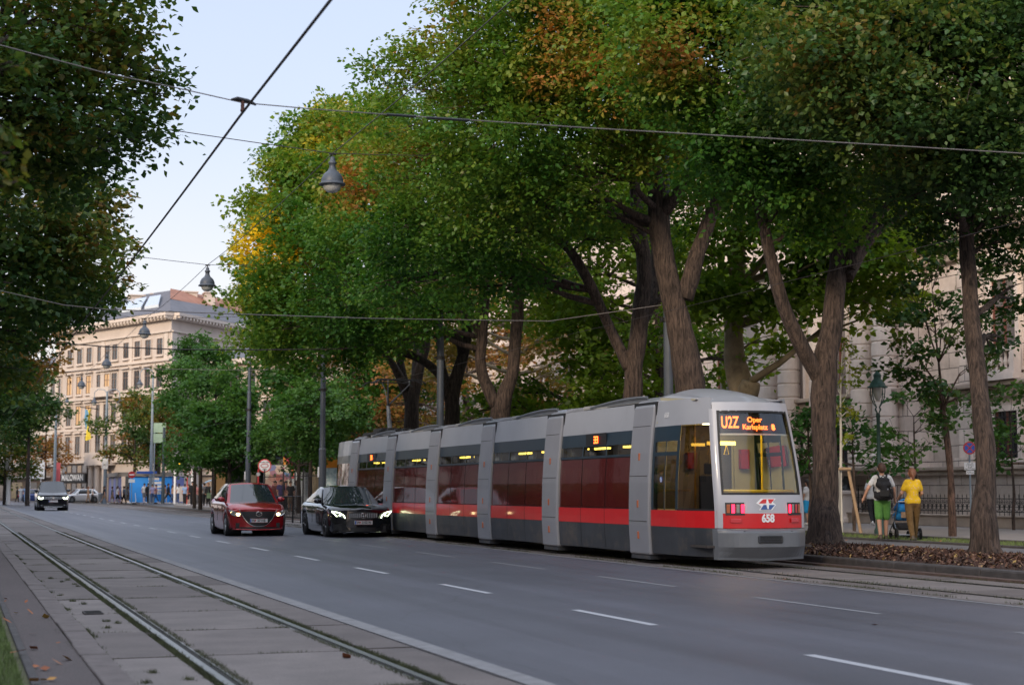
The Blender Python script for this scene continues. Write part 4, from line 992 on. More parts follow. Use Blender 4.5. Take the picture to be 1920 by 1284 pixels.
def tree(name, label, base, trunk, limbs, blobs, leaf, mat, bm=None, group=None, dens=9, nper=26, rsub=.5, tint=lambda p: .35+0*p[:,0], cat='tree', flare=1.5, inner=.35, boughs=True, seed=None):
    """trunk: [(x,y,z,r)...] ; limbs: lists of the same; blobs: [(centre, radius)]"""
    TREEI[0] += 1; sd_ = seed or TREEI[0]*13; q = np.random.default_rng(sd_); rr = random.Random(sd_); bm = bm or m_bark
    t = empty(name, base, label=label, cat=cat, group=group); B = Vector(base)
    b = MB(); tips = []
    def smooth(path, sub=4):
        P = [Vector(p[:3]) for p in path]; Rr = [p[3] for p in path]; o = []; ro = []
        for i in range(len(P)-1):
            p0 = P[max(0,i-1)]; p1 = P[i]; p2 = P[i+1]; p3 = P[min(len(P)-1,i+2)]
            for s in range(sub):
                u = s/sub; o.append(.5*((2*p1)+(p2-p0)*u+(2*p0-5*p1+4*p2-p3)*u*u+(3*p1-p0-3*p2+p3)*u**3)); ro.append(Rr[i]+(Rr[i+1]-Rr[i])*u)
        o.append(P[-1]); ro.append(Rr[-1]); return o, ro
    def addtube(path, n=12):
        P, Rr = smooth(path)
        i0 = len(b.v); b.tube([p-B for p in P], Rr, n)
        for i in range(i0, len(b.v)):
            v = Vector(b.v[i]); k = 1+.06*math.sin(v.z*3.1+v.x*9)+.04*math.sin(v.y*13+v.z*7); j = (i-i0)//n
            if j < len(P): c = P[j]-B; b.v[i] = tuple(c+(v-c)*k)
        tips.extend([(P[i], Rr[i]) for i in range(len(P))])
    tr = list(trunk); x,y,z,r = tr[0]; tr = [(x,y,z-.1,r*flare),(x,y,z+.18,r*(1+(flare-1)*.45)),(x,y,z+.55,r*1.06)]+tr[1:]
    addtube(tr, 16)
    # root flare lobes
    if flare > 1.3:
        for k in range(5):
            a = k*1.26+rr.random(); rad = r*flare; b.tube([Vector((math.cos(a)*r*.6,math.sin(a)*r*.6,.5)), Vector((math.cos(a)*r*1.05,math.sin(a)*r*1.05,.12)), Vector((math.cos(a)*rad*1.25,math.sin(a)*rad*1.25,-.08))],[r*.35,r*.33,r*.16],7)
    for l in limbs: addtube(l, 10)
    if boughs:
        cand = [tp for tp in tips if tp[0].z > base[2]+1.8 or tp[0].z > .6*max(x_[0].z for x_ in tips)]
        for (c, r_) in blobs:
            c = Vector(c); best = min(cand, key=lambda tp: (tp[0]-c).length+max(0, tp[0].z-c.z+.3)*1.2)
            p0, rb = best; L = (c-p0).length
            if L < .3: continue
            md = p0.lerp(c,.5)+Vector((rr.uniform(-.12,.12)*L, rr.uniform(-.12,.12)*L, .10*L)); r0 = min(rb*.7, .02+.028*L)
            b.tube([p-B for p in (p0, p0.lerp(md,.5)+Vector((0,0,-.02*L)), md, c)], [r0, r0*.8, r0*.55, r0*.2], 6)
            rad = r_ if not hasattr(r_,'__len__') else r_[0]
            for k in range(4):
                e = c+Vector((rr.uniform(-1,1),rr.uniform(-1,1),rr.uniform(-.5,.8)))*rad*.8; b.tube([md-B, md.lerp(e,.6)-B+Vector((0,0,.08*rad)), e-B],[r0*.4,r0*.25,.008],4)
    b.build('trunk', bm, t, smooth=True)
    s = sprays(blobs, dens, q, inner)
    leafmesh('crown', s, nper, leaf, t, mat, base, lambda p: tint(p), sd_, rsub)
    return t
def tint_patches(base, amp, sc, spots=(), seed=0):
    def f(p):
        v = base+amp*snoise(p, sc, seed)
        for (c, r_, a) in spots:
            d = np.linalg.norm(p-np.array(c),axis=1)/r_; v = v+a*np.clip(1.3-d,0,1)
        return v
    return f
def crown_blobs(cx, cy, zlo, zhi, rad, n, seed, rb=(1.5,2.3), top=.6, low=None, sx=1):
    q = random.Random(seed); out = []
    zc = zlo+(zhi-zlo)*.45
    for i in range(n):
        for _ in range(50):
            a = q.uniform(0, 2*math.pi); h = (i+.5)/n; z = zlo+(zhi-zlo)*h
            # wide low shoulder, rounded top
            e = math.sqrt(max(0.05, 1-((z-zc)/((zhi-zc) if z > zc else (zc-zlo)*1.35+.01))**2)); r = rad*e*math.sqrt(q.uniform(.25,1))
            c = (cx+r*math.cos(a)*sx, cy+r*math.sin(a), z)
            if all((Vector(c)-Vector(o[0])).length > rb[0]*.8 for o in out): break
        out.append((c, q.uniform(*rb)))
    return out
def pd(px, py, d): p = at_d(px, py, d); return (p.x, p.y, p.z)
def lp(path): return [(*pd(px,py,d), r) for px,py,d,r in path]
MZ = .16
# ---- the row in the mulch bed, near to far
GR = 'mature street trees in the mulch bed beside the tram'
# T1: rightmost
b0 = pd(1846,1043,29.2); b0 = (b0[0],b0[1],MZ)
T1t = [(*b0,.235)]+lp([(1848,900,29.3,.185),(1844,800,29.4,.178),(1829,669,29.7,.16),(1816,515,30,.145),(1810,380,30.4,.135),(1803,220,31,.11),(1815,60,31.5,.08)])
bl = [(pd(x,y,d),r) for x,y,d,r in [(1780,330,28,1.3),(1860,300,27.5,1.4),(1700,250,27,1.4),(1920,250,27,1.5),(1640,180,26.5,1.4),(1560,120,26,1.3),(1780,150,26.5,1.6),(1880,120,27,1.6),(1700,80,26,1.5),(1620,40,26.5,1.5),(1500,60,26.5,1.3),(1800,20,27,1.7),(1930,20,27,1.7),(1900,380,30,1.3),(1770,250,31,1.5),(1650,120,31,1.5),(1850,60,32,1.8),(1960,300,30,1.5),(1700,-60,28,2),(1850,-90,29,2.2),(1560,-40,28,1.8),(1960,-60,29,2),(1760,-200,29,2.4),(1900,-220,30,2.4),(1600,-160,29,2),(1980,160,28,1.5),(1560,220,28,1.0),(1470,110,28,1.1),(1890,470,31,.9),(1900,560,31.5,.6),(1870,640,32,.35),(1740,410,31,.8),(1905,400,30,.9),(1680,360,30,.7),(1500,200,30,1.2)]]
tree('lime_tree', 'dark-leaved tree whose slim leaning trunk stands at the right edge', b0, T1t, [lp([(1805,330,30.5,.13),(1860,180,30,.09),(1930,60,30,.05)]), lp([(1803,300,30.6,.12),(1700,180,30,.08),(1600,80,29,.04)]), lp([(1990,330,28.5,.12),(1880,215,28.5,.08),(1800,120,28,.05)])],
     bl, .115, LM_dark, group=GR, dens=13, nper=34, rsub=.46, tint=tint_patches(.36,.22,1.1,[(pd(1600,130,26),2.2,.12),(pd(1690,330,27),1.0,.25)],3))
# T2: forked trunk just right of the tram
b0 = pd(1547,1026,34.2); b0 = (b0[0],b0[1],MZ)
T2t = [(*b0,.33)]+lp([(1548,930,34.3,.275),(1545,800,34.4,.262),(1545,700,34.5,.275),(1558,620,34.6,.235),(1571,500,34.8,.21),(1575,400,35,.17),(1562,280,35,.12),(1550,150,35,.08)])
l1 = lp([(1540,715,34.5,.2),(1512,665,34.3,.17),(1468,570,34,.145),(1438,450,33.8,.12),(1424,360,33.6,.105),(1418,240,33.6,.11),(1400,120,33.5,.08)])
l2 = lp([(1590,500,34.7,.17),(1625,430,34.6,.12),(1690,360,34.4,.09),(1740,310,34.2,.06)])
l3 = lp([(1588,520,34.7,.15),(1640,440,35.5,.09),(1700,400,36,.06)])
l4 = lp([(1440,460,33.8,.08),(1400,330,34,.05),(1380,250,34,.03)])
bl = [(pd(x,y,d),r) for x,y,d,r in [(1480,380,33,1.1),(1560,340,32.5,1.2),(1640,300,33,1.3),(1500,280,32,1.5),(1420,260,32,1.5),(1360,200,32,1.4),(1300,150,32,1.5),(1440,160,31,1.6),(1540,200,32,1.6),(1640,220,33,1.5),(1700,300,35,1.2),(1380,80,31,1.7),(1280,60,31,1.6),(1500,60,32,1.8),(1600,100,33,1.8),(1230,120,32,1.4),(1340,320,34,1.2),(1420,370,35,1.0),(1600,400,36,.9),(1680,120,34,1.7),(1300,-40,32,2),(1440,-60,32,2.2),(1580,-60,33,2.2),(1370,-180,33,2.2),(1520,-200,34,2.4),(1200,20,32,1.5),(1560,430,33.5,.8),(1390,300,32,1.1),(1720,200,36,1.4)]]
tree('maple_tree', 'big tree with V-forked trunk between the tram and the walking couple', b0, T2t, [l1,l2,l3,l4], bl, .12, LM_maple, group=GR, dens=10.5, nper=36, rsub=.5,
     tint=tint_patches(.36,.24,.9,[(pd(1290,70,30.5),1.2,.15),(pd(1230,130,31),1.2,.25)],8))
# T3: thick trunk rising behind the tram front
b0 = pd(1310,950,40); b0 = (b0[0],b0[1],MZ)
T3t = [(*b0,.42)]+lp([(1302,850,40,.38),(1293,720,40,.37),(1275,620,40,.32),(1252,520,40,.29),(1236,420,40,.26),(1225,320,40,.21),(1190,240,40,.2),(1150,170,39.5,.13)])
l1 = lp([(1283,560,40,.25),(1310,470,40,.2),(1345,380,40,.17),(1400,330,39.5,.12),(1450,310,39,.07)])
l2 = lp([(1240,400,40,.2),(1290,330,39.5,.13),(1330,250,39,.08),(1350,150,39,.05)])
l3 = lp([(1225,330,40,.2),(1180,290,39.5,.14),(1120,250,39,.09),(1040,220,38.5,.05)])
l4 = lp([(1345,150,38.5,.12),(1300,140,38,.11),(1260,130,38,.07)])
bl = [(pd(x,y,d),r) for x,y,d,r in [(700,130,39,.55),(740,170,39,.7),(790,120,39,1.0),(830,90,39,1.2),(800,200,39,1.0),(760,240,40,.9),(870,150,38.5,1.4),(930,90,38,1.5),(900,230,38,1.4),(970,170,37.5,1.5),(1050,120,37,1.6),(1000,40,37,1.6),(1130,60,36.5,1.7),(1120,180,36.5,1.5),(1040,250,37,1.5),(960,300,38,1.4),(1200,200,37,1.5),(1180,100,37,1.5),(870,320,39,1.2),(1080,330,38,1.3),(1160,300,38,1.2),(1000,380,39,1.2),(920,400,40,1.1),(1100,400,39.5,.9),(1250,260,38,1.3),(1320,230,39,1.3),(900,20,38.5,1.5),(850,60,39.5,1.2),(1080,-40,37,2),(960,-60,38,2),(1200,-60,38,2.2),(1320,-20,39,2.2),(1100,-200,38.5,2.4),(1240,-210,39.5,2.4),(1300,360,41,1.0),(1390,320,40,1.1),(1010,150,40,1.4),(1150,140,41,1.6)]]
tree('maple_tree', 'huge tree turning orange, its thick trunk rising right behind the tram front', b0, T3t, [l1,l2,l3,l4], bl, .125, LM_maple, group=GR, dens=9.5, nper=36, rsub=.52,
     tint=tint_patches(.46,.2,.8,[(pd(1060,70,35.6),.9,.2),(pd(1000,165,36),.9,.28),(pd(1140,232,35.5),.6,.42),(pd(1010,20,36),.9,.34),(pd(1190,90,35),1.4,.2),(pd(1100,150,35.3),.7,.3)],5))
# T4: slim forked
b0 = pd(1183,940,44); b0 = (b0[0],b0[1],MZ)
T4t = [(*b0,.30)]+lp([(1185,850,44,.26),(1186,740,44,.27),(1190,680,44,.25),(1200,600,44,.24),(1208,500,44,.21),(1195,400,44,.18),(1185,300,44,.12)])
l1 = lp([(1180,690,44,.18),(1145,620,44,.14),(1100,520,43.5,.15),(1060,460,43.5,.12),(1010,430,43,.08)])
l2 = lp([(1205,590,44,.13),(1240,560,44,.08),(1275,555,44,.05)])
l3 = lp([(1208,480,44,.16),(1170,420,43.5,.11),(1110,350,43,.07)]); l4 = lp([(1190,640,44,.12),(1225,560,44.5,.12),(1228,460,45,.10),(1240,350,45,.07)])
bl = [(pd(x,y,d),r) for x,y,d,r in [(760,330,43,1.3),(820,380,42.5,1.4),(900,350,42,1.4),(740,430,43,1.3),(820,470,42.5,1.3),(900,450,42,1.4),(980,430,42,1.3),(780,530,44,1.2),(870,540,43,1.2),(960,520,43,1.2),(1030,400,42,1.2),(1120,440,43,1.0),(1180,400,43,1.1),(1260,430,45,1.0),(700,480,44,1.1),(840,290,42.5,1.4),(960,340,41,1.4),(1080,300,42,1.6),(880,200,43,1.7),(1000,200,43,1.9),(760,280,43,1.2),(1150,200,43,2),(1280,300,45,1.6),(1000,60,44,2.2),(1150,40,44,2.4),(1300,120,45,2.3),(700,540,45,.8)]]
tree('maple_tree', 'green tree with two slender diverging stems behind the second tram section from the front', b0, T4t, [l1,l2,l3,l4], bl, .13, LM_maple, group=GR, dens=10, nper=32, rsub=.52, tint=tint_patches(.33,.24,.9,[(pd(780,300,43),1.6,.35),(pd(1000,430,42),1.3,.2)],1))
# T5
b0 = pd(944,930,54); b0 = (b0[0],b0[1],MZ)
T5t = [(*b0,.38)]+lp([(944,830,54,.34),(938,770,54,.32),(960,700,54,.21),(968,620,54,.2),(975,520,54,.22),(985,420,54,.15)])
l1 = lp([(930,760,54,.22),(902,690,54,.19),(905,620,54,.18),(908,540,54,.2),(900,460,53.5,.14),(880,380,53,.08)])
l2 = lp([(905,640,54,.14),(885,600,54,.12),(860,585,53.5,.07)])
bl = [(pd(x,y,d),r) for x,y,d,r in [(680,430,52,1.6),(740,500,52,1.6),(820,560,52,1.4),(640,510,53,1.5),(700,580,53,1.4),(780,600,53,1.2),(1040,520,53,1.3),(860,480,51,1.7),(940,440,51,1.7),(640,360,53,1.5),(700,300,53,1.6),(780,360,52,1.8),(860,300,52,1.9),(960,340,53,2),(700,230,54,1.5),(780,220,53,1.8),(900,180,54,2.2),(620,440,54,1.3),(1060,420,54,1.7),(590,560,54,1.2),(720,640,54,1.0),(650,610,54,1.1)]]
tree('maple_tree', 'green tree forking low into two thick wavy stems behind the middle of the tram', b0, T5t, [l1,l2], bl, .15, LM_maple, group=GR, dens=9, nper=24, rsub=.55, tint=tint_patches(.36,.22,.8,[(pd(700,300,53),2.2,.35),(pd(640,360,53),1.6,.25)],2))
# T6
b0 = pd(848,930,59.5); b0 = (b0[0],b0[1],MZ)
T6t = [(*b0,.34)]+lp([(848,850,59.5,.28),(848,750,59.5,.28),(858,700,59.5,.24),(872,650,59.5,.2),(880,560,59.5,.2)])
l1 = lp([(845,740,59.5,.18),(830,690,59.5,.14),(820,600,60,.12),(822,520,60,.14)])
l2 = lp([(842,750,59.5,.18),(822,700,59,.16),(780,670,58,.14),(740,655,57.5,.14),(700,620,57,.08)])
l3 = lp([(868,660,59.5,.22),(862,640,59,.18),(838,620,58,.12),(800,600,58,.07)])
bl = [(pd(x,y,d),r) for x,y,d,r in [(560,560,57,1.6),(620,620,57,1.5),(700,600,57,1.4),(760,580,57,1.4),(560,480,57,1.8),(620,420,57,1.9),(500,540,58,1.5),(520,620,58,1.4),(580,660,58,1.3),(660,660,58,1.2),(740,640,58,1.0),(560,400,58,1.8),(640,330,58,2),(700,260,59,2),(820,560,58,1.5),(520,590,59,1.2),(530,655,60,.9),(600,300,60,1.8),(650,230,60,1.6),(750,400,59,2.2),(850,400,60,2.4),(560,330,60,1.2),(580,260,62,1.6),(620,230,62,1.4),(560,300,62,1.5)]]
tree('old_tree', 'old tree with black gnarled trunk and crooked low bough beside the far dark mast', b0, T6t, [l1,l2,l3], bl, .19, LM_maple, bm=m_bark_d, group=GR, dens=8, nper=24, rsub=.6, tint=tint_patches(.38,.22,.7,[(pd(680,300,59),2.6,.4)],4))
# T7 yellow patched
b0 = pd(772,925,66); b0 = (b0[0],b0[1],MZ)
T7t = [(*b0,.36)]+lp([(772,850,66,.31),(772,760,66,.30),(785,700,66,.2),(800,640,66,.17),(806,560,66,.16)])
l1 = lp([(768,760,66,.2),(755,700,66,.17),(745,640,66,.14),(742,580,66,.12)]); l2 = lp([(760,730,66,.22),(735,680,65,.15),(712,650,64,.1)]); l3 = lp([(778,720,66,.2),(782,640,67,.12),(780,600,67,.1)])
bl = [(pd(x,y,d),r) for x,y,d,r in [(610,215,62,1.0),(590,250,62,1.4),(560,290,62,1.3),(640,260,62,1.4),(540,330,62,1.5),(600,320,61,1.9),(500,390,62,1.5),(560,400,61,1.9),(482,440,62,1.2),(520,470,61,1.9),(590,480,61,1.8),(488,500,63,1.2),(482,550,64,1.1),(490,560,62,1.7),(530,440,60,1.4),(620,300,60,1.5),(670,250,63,1.6),(510,620,66,1.0),(500,640,65,1.4),(560,620,66,1.3),(700,220,64,1.6),(680,340,66,2.4),(640,440,66,2.4),(500,600,66,.8)]]
tree('robinia_tree', 'tall light green tree with yellow leaf patches at the left end of the row', b0, T7t, [l1,l2,l3], bl, .19, LM_yellow, bm=m_bark_d, group=GR, dens=10, nper=26, rsub=.55,
     tint=tint_patches(.42,.14,.7,[(pd(505,470,60.6),1.7,.75),(pd(545,440,60),1.2,.7),(pd(525,420,61),1.0,.6),(pd(620,310,60),1.3,.7),(pd(520,520,60.5),.9,.5),(pd(640,235,62),1.2,.35),(pd(545,330,62),1.1,.28),(pd(600,215,62),1.2,.30),(pd(560,500,61),1.0,.35),(pd(665,395,60.5),1.5,.45)],9))
# trees farther along, beyond the stop
for i,(px,d,bx,bs) in enumerate([(596,92,.35,1),(655,110,.35,2)]):
    b0 = gp(px,d,.13); q = random.Random(i)
    bl = crown_blobs(b0.x+.6,b0.y,5.2,14,4.9,24,50+i,(1.4,2.2))
    tree('maple_tree', ['dark green tree over the kiosk with its pale trunk behind the black coupe','farther dark green tree rising beyond the kiosk and iron railings'][i], tuple(b0), [(*b0,.38),(b0.x,b0.y,3,.33),(b0.x+.2,b0.y,6,.28),(b0.x,b0.y,11,.12)], [], bl, .26, LM_maple, bm=[m_bark_p,m_bark_d][i], dens=5, nper=22, rsub=.75, tint=tint_patches(.17,.15,.6,seed=i), flare=1.2)
# ---- park trees behind the row
park = [(1385,50,'P'),(1000,74,'B'),(740,95,'B'),(1110,66,'G'),(1560,47,'G2'),(620,118,'B'),(870,84,'G'),(1250,60,'G')]
b0 = gp(1405,47,.15)
tree('plane_tree', 'bright green plane tree with a thick pale bent trunk behind the tram roof', tuple(b0), [(*b0,.4)]+lp([(1400,850,47,.38),(1396,750,47,.38),(1378,680,47,.32),(1376,610,47,.27),(1382,540,47,.25),(1384,440,47.5,.22),(1390,330,48,.14)]), [lp([(1398,745,47,.34),(1404,730,46.6,.3),(1408,715,46.5,.26)]), lp([(1384,540,47,.16),(1420,500,47,.12),(1480,440,46,.08)])],
    [(pd(x,y,d),r) for x,y,d,r in [(1440,560,45,1.3),(1520,540,44,1.4),(1600,520,44,1.4),(1660,450,44,1.4),(1480,460,44,1.6),(1580,430,44,1.6),(1690,570,46,.9),(1640,540,45,1.2),(1610,600,45,.7),(1330,540,45,1.0),(1330,560,46,1.2),(1300,480,46,1.4),(1400,420,46,1.6),(1450,640,47,.7),(1530,350,45,1.8),(1640,360,46,1.6),(1430,320,46,1.8),(1700,420,47,1.2),(1620,470,43,1.2)]],
    .22, LM_bright, bm=m_bark_p, dens=9, nper=18, rsub=.6, tint=tint_patches(.34,.2,.8,[(pd(1640,560,45),1.5,.2)],3), flare=1.15)
for i,(px,d,kind,zl,zh,rad,lab) in enumerate([
    (965,76,'P',3.2,12,4.5,'park tree with smooth pale trunk and rusty leaves behind the middle of the tram'),
    (700,100,'B',3.0,12,5,'rust brown chestnut behind the tram pantograph'),
    (1110,62,'G',3.0,15,5.2,'bright green park tree filling the gap left of the two-stem tree'),
    (620,125,'B',4,12,5,'far rust brown chestnut above the kiosk roof'),
    (870,88,'B',3,13,5,'rusty leaved chestnut seen between the two black trunks'),
    (1235,57,'G',3.2,14,4.0,'loose green park tree behind the thick trunk')]):
    b0 = gp(px,d,.15); mt = {'P':LM_brown,'B':LM_brown,'G':LM_bright}[kind]
    bl = crown_blobs(b0.x,b0.y,zl,zh,rad,28 if kind=='G' else 22,90+i,(1.1,1.9))
    tree({'P':'plane_tree','B':'chestnut_tree','G':'park_tree'}[kind], lab, tuple(b0), [(*b0,.4 if kind=='P' else .22),(b0.x,b0.y,3,.36 if kind=='P' else .2),(b0.x+.1,b0.y,6,.2),(b0.x,b0.y,9,.1)], [], bl, .22, mt, bm=m_bark_p if kind=='P' else m_bark_d, group='park trees behind the tree row', dens=4.5, nper=20, rsub=.6, tint=tint_patches({'P':.35,'B':.55,'G':.25}[kind],.28,.9,seed=i*2), flare=1.15)
# dark shrubs behind the tram
for i,(px,d,h,rad,lab) in enumerate([(1085,52,2.9,1.7,'low green bush behind the middle tram roof'),(1150,56,3.6,1.6,'dark round bush right of the low green bush'),(1330,54,3.4,1.5,'leafy bush beside the pale bent trunk'),(890,70,3.2,1.6,'yellow green bush between black trunk and forked trunk')]):
    b0 = gp(px,d,.15); bl = crown_blobs(b0.x,b0.y,.9,h,rad,9,200+i,(.7,1.1))
    tree('bush', lab, tuple(b0), [(*b0,.09),(b0.x,b0.y,1.2,.07),(b0.x,b0.y,2,.04)], [], bl, .16, LM_bright if i in (0,3) else LM_young, cat='bush', group='park bushes behind the tram', dens=7, nper=18, rsub=.4, tint=tint_patches(.2,.2,1.2,seed=i), flare=1.1)
# ---- small trees on the right verge and before the palace
b0 = pd(1786,1005,42.3); b0 = (b0[0],b0[1],.16)
tree('young_maple', 'small dark maple with thin reddish trunk left of the no-stopping sign', b0, [(*b0,.10)]+lp([(1783,900,42.3,.09),(1775,820,42.3,.085),(1768,775,42.3,.08),(1766,740,42.3,.05),(1760,680,42.3,.03)]), [lp([(1768,772,42.3,.05),(1782,735,42,.03),(1800,700,42,.02)]), lp([(1767,760,42.3,.04),(1755,720,42,.03),(1735,690,42,.02)])],
    [(pd(x,y,d),r) for x,y,d,r in [(1700,700,42,.55),(1740,660,41.5,.7),(1790,640,41.8,.75),(1830,690,42,.6),(1760,730,41.6,.6),(1810,740,42,.5),(1690,640,42,.55),(1720,590,42,.7),(1780,570,42,.75),(1740,500,42.5,.7),(1820,600,42.5,.6),(1850,660,42.8,.45),(1665,690,42.3,.35),(1760,790,42,.3),(1700,540,42.8,.5),(1870,730,42.4,.2),(1660,600,42.6,.35),(1770,460,43,.6),(1840,500,43,.6)]], .17, LM_dark, bm=bark('reddish_bark',(.10,.06,.045),2), cat='tree', dens=13, nper=13, rsub=.30, tint=tint_patches(.42,.15,2,seed=2), flare=1.1, inner=.1)
b0 = pd(1578,994,44.5); b0 = (b0[0],b0[1],.16)
tree('sapling', 'thin yellow-green sapling tied to wooden stakes right of the V-forked trunk', b0, [(*b0,.045),(b0[0],b0[1],1.6,.04)]+lp([(1577,820,44.5,.035),(1576,740,44.5,.025),(1580,640,44.5,.012)]), [lp([(1577,760,44.5,.018),(1600,715,44.5,.008)]), lp([(1577,740,44.5,.015),(1560,690,44.5,.008)])],
    [(pd(x,y,44.5),r) for x,y,r in [(1585,690,.38),(1565,720,.3),(1600,720,.3),(1580,640,.35),(1600,660,.25),(1570,760,.28),(1600,770,.25),(1560,790,.2),(1620,690,.15),(1590,820,.2)]], .13, LM_bright, bm=M('white_washed_bark',(.5,.48,.44),.8), cat='tree', dens=14, nper=8, rsub=.2, tint=tint_patches(.62,.15,2,seed=2), flare=1.0, inner=.1)
for i,(px,d,zl,zh,rad,lab) in enumerate([(1716,49,2.1,4.4,1.35,'pale green small tree in front of the palace wall between the couple'),(1898,49,1.9,4.6,1.1,'sparse small tree in front of the palace at the right edge'),(1600,47.5,1.9,3.9,1.4,'dark bushy small tree behind the green lamp post and globe lamp'),(1517,46.5,1.7,3.7,1.0,'small dark tree between the tram and the V-forked trunk')]):
    b0 = gp(px,d,.16); bl = crown_blobs(b0.x,b0.y,zl,zh,rad,13,300+i,(.4,.65))
    tree('small_tree', lab, tuple(b0), [(*b0,.05),(b0.x+.05,b0.y,1.2,.045),(b0.x,b0.y,2.4,.03),(b0.x,b0.y,3.6,.015)], [], bl, .17, LM_young, cat='tree', group='small trees before the palace', dens=11, nper=10, rsub=.28, tint=tint_patches([.55,.5,.15,.1][i],.2,2,seed=i), flare=1.0, inner=.1)
# ---- young trees by the stop
YG = 'young trees at the tram stop'
for i,(px,d,zl,zh,rad,lab) in enumerate([(365,118,3.0,12.6,2.9,'leftmost dense young tree at the stop in front of the cream building'),(376,110,3.0,11.2,2.6,'young tree just right of the leftmost one at the stop'),(402,104,2.9,9.2,2.9,'broad young tree above the red hatchback'),(430,98,2.8,7.2,2.2,'low young tree left of the grey mast')]):
    b0 = gp(px,d,.13); bl = crown_blobs(b0.x+(.3 if i else 0),b0.y,zl,zh,rad,24,400+i,(.8,1.3))
    tree('young_tree', lab, tuple(b0), [(*b0,.14),(b0.x,b0.y,2.5,.11),(b0.x,b0.y,5,.08),(b0.x,b0.y,8,.04)], [], bl, .22, LM_young, bm=m_bark_d, cat='tree', group=YG, dens=7, nper=20, rsub=.45, tint=tint_patches(.42,.22,1.2,seed=i), flare=1.05)
for i,(px,d,zl,zh,rad,lab) in enumerate([(560,86,2.6,6.0,2.3,'spreading young tree left of the tram tail, above the railing'),(582,80,3.2,6.6,1.7,'taller young tree in front of the grey mast by the tram tail'),(618,84,3.3,7.0,2.2,'young tree reaching over the rear of the tram')]):
    b0 = gp(px,d,.13); bl = crown_blobs(b0.x,b0.y,zl,zh,rad,18,430+i,(.7,1.1))
    tree('young_tree', lab, tuple(b0), [(*b0,.12),(b0.x,b0.y,2.2,.10),(b0.x,b0.y,4,.06),(b0.x,b0.y,5.5,.03)], [], bl, .19, LM_young, bm=m_bark_d, cat='tree', group=YG, dens=8, nper=18, rsub=.4, tint=tint_patches(.5,.22,1.2,seed=i+5), flare=1.05)
# ---- trees at the far crossing
for i,(px,d,x0,zl,zh,rad,mt,tv,lab) in enumerate([(252,160,1.2,4.2,10.8,3.6,LM_dark,.55,'green and brown tree before the doorway of the cream building'),(292,165,1,4.5,10.5,3.2,LM_brown,.6,'browning tree right of the green one at the far crossing'),(84,185,.5,4,7.4,2.6,LM_brown,.7,'thin reddish tree left of the shop with the black fascia'),(10,150,-1,2.4,8,2.8,LM_dark,.5,'dark green tree at the far left beyond the road'),(52,140,0,6.5,11.5,2.4,LM_dark,.4,'green crown hanging over the far end of the tracks')]):
    b0 = gp(px,d,0); bl = crown_blobs(b0.x,b0.y,zl,zh,rad,18,500+i,(1.2,1.9))
    tree('city_tree', lab, tuple(b0), [(*b0,.2),(b0.x,b0.y,2.5,.17),(b0.x,b0.y,5,.12),(b0.x,b0.y,8,.06)], [], bl, .3, mt, bm=m_bark_d, cat='tree', dens=3.2 if i!=2 else 1.6, nper=18, rsub=.65, tint=tint_patches(tv,.28,.8,seed=i+5), flare=1.05)
# ---- left hand row
GL = 'trees of the row on the left side of the street'
def left(i, X, Y, bl, lab, mat, leaf, tint, dens, nper=26, rsub=.5):
    b0 = (X, Y, .05)
    tree('lime_tree', lab, b0, [(*b0,.36),(X,Y,2.5,.30),(X+.2,Y,6,.26),(X+.4,Y,10,.17),(X+.3,Y,14,.08)], [[(X+.2,Y,5,.18),(X+1.8,Y-.3,7,.12),(X+3.6,Y,8.6,.06)],[(X+.3,Y,7,.14),(X+1.5,Y+1.5,10,.09),(X+2.6,Y+2,12,.05)]], bl, leaf, mat, bm=m_bark_d, group=GL, dens=dens, nper=nper, rsub=rsub, tint=tint)
L1 = [(pd(x,y,d),r) for x,y,d,r in [(48,60,24,1.42),(128,50,24,1.23),(178,30,24.5,1.04),(28,150,24,1.33),(108,160,24,1.33),(188,130,25,1.04),(208,200,26,1.04),(138,250,25,1.14),(48,260,25,1.23),(243,210,26,0.85),(218,160,25.5,0.66),(258,150,26,0.57),(288,150,26,0.40),(313,152,26,0.28),(263,120,26,0.33),(248,250,26.5,0.66),(218,270,26,0.57),(168,300,26,0.66),(88,330,26,1.04),(-2,360,26,1.23),(193,60,25,0.76),(18,-60,24,1.71),(128,-80,25,1.71),(68,-180,25,1.90),(273,235,26.5,0.33),(-72,100,24,1.52),(-72,280,25,1.52),(203,100,25,0.57),(-12,60,27,1.71)]]
left(0, -3.2, 26.5, L1, 'nearest tree of the left row, dark green with orange seeds and an overhanging branch tip', LM_dark, .125, tint_patches(.42,.24,1.3,[(pd(100,80,24),1.6,.1),(pd(120,160,24),1.4,.1)],6), 8.5)
L2 = [(pd(x,y,d),r) for x,y,d,r in [(30,420,34,1.36),(110,400,34,1.27),(160,370,35,0.94),(185,350,35,0.59),(170,440,35,1.02),(90,500,35,1.27),(10,520,34,1.36),(150,520,36,1.10),(30,620,35,1.19),(100,330,36,1.19),(190,400,35.5,0.51),(195,345,35.5,0.34),(30,300,36,1.53),(-90,450,34,1.70),(-90,620,35,1.53),(70,600,36,0.94),(-30,700,36,1.02),(-60,300,36,1.70)]]
left(1, -3.2, 37, L2, 'second tree of the left row, green and amber, filling the middle left of the photo', LM_dark, .15, tint_patches(.50,.22,1.0,[(pd(200,420,35),1.8,.12)],2), 8.5)
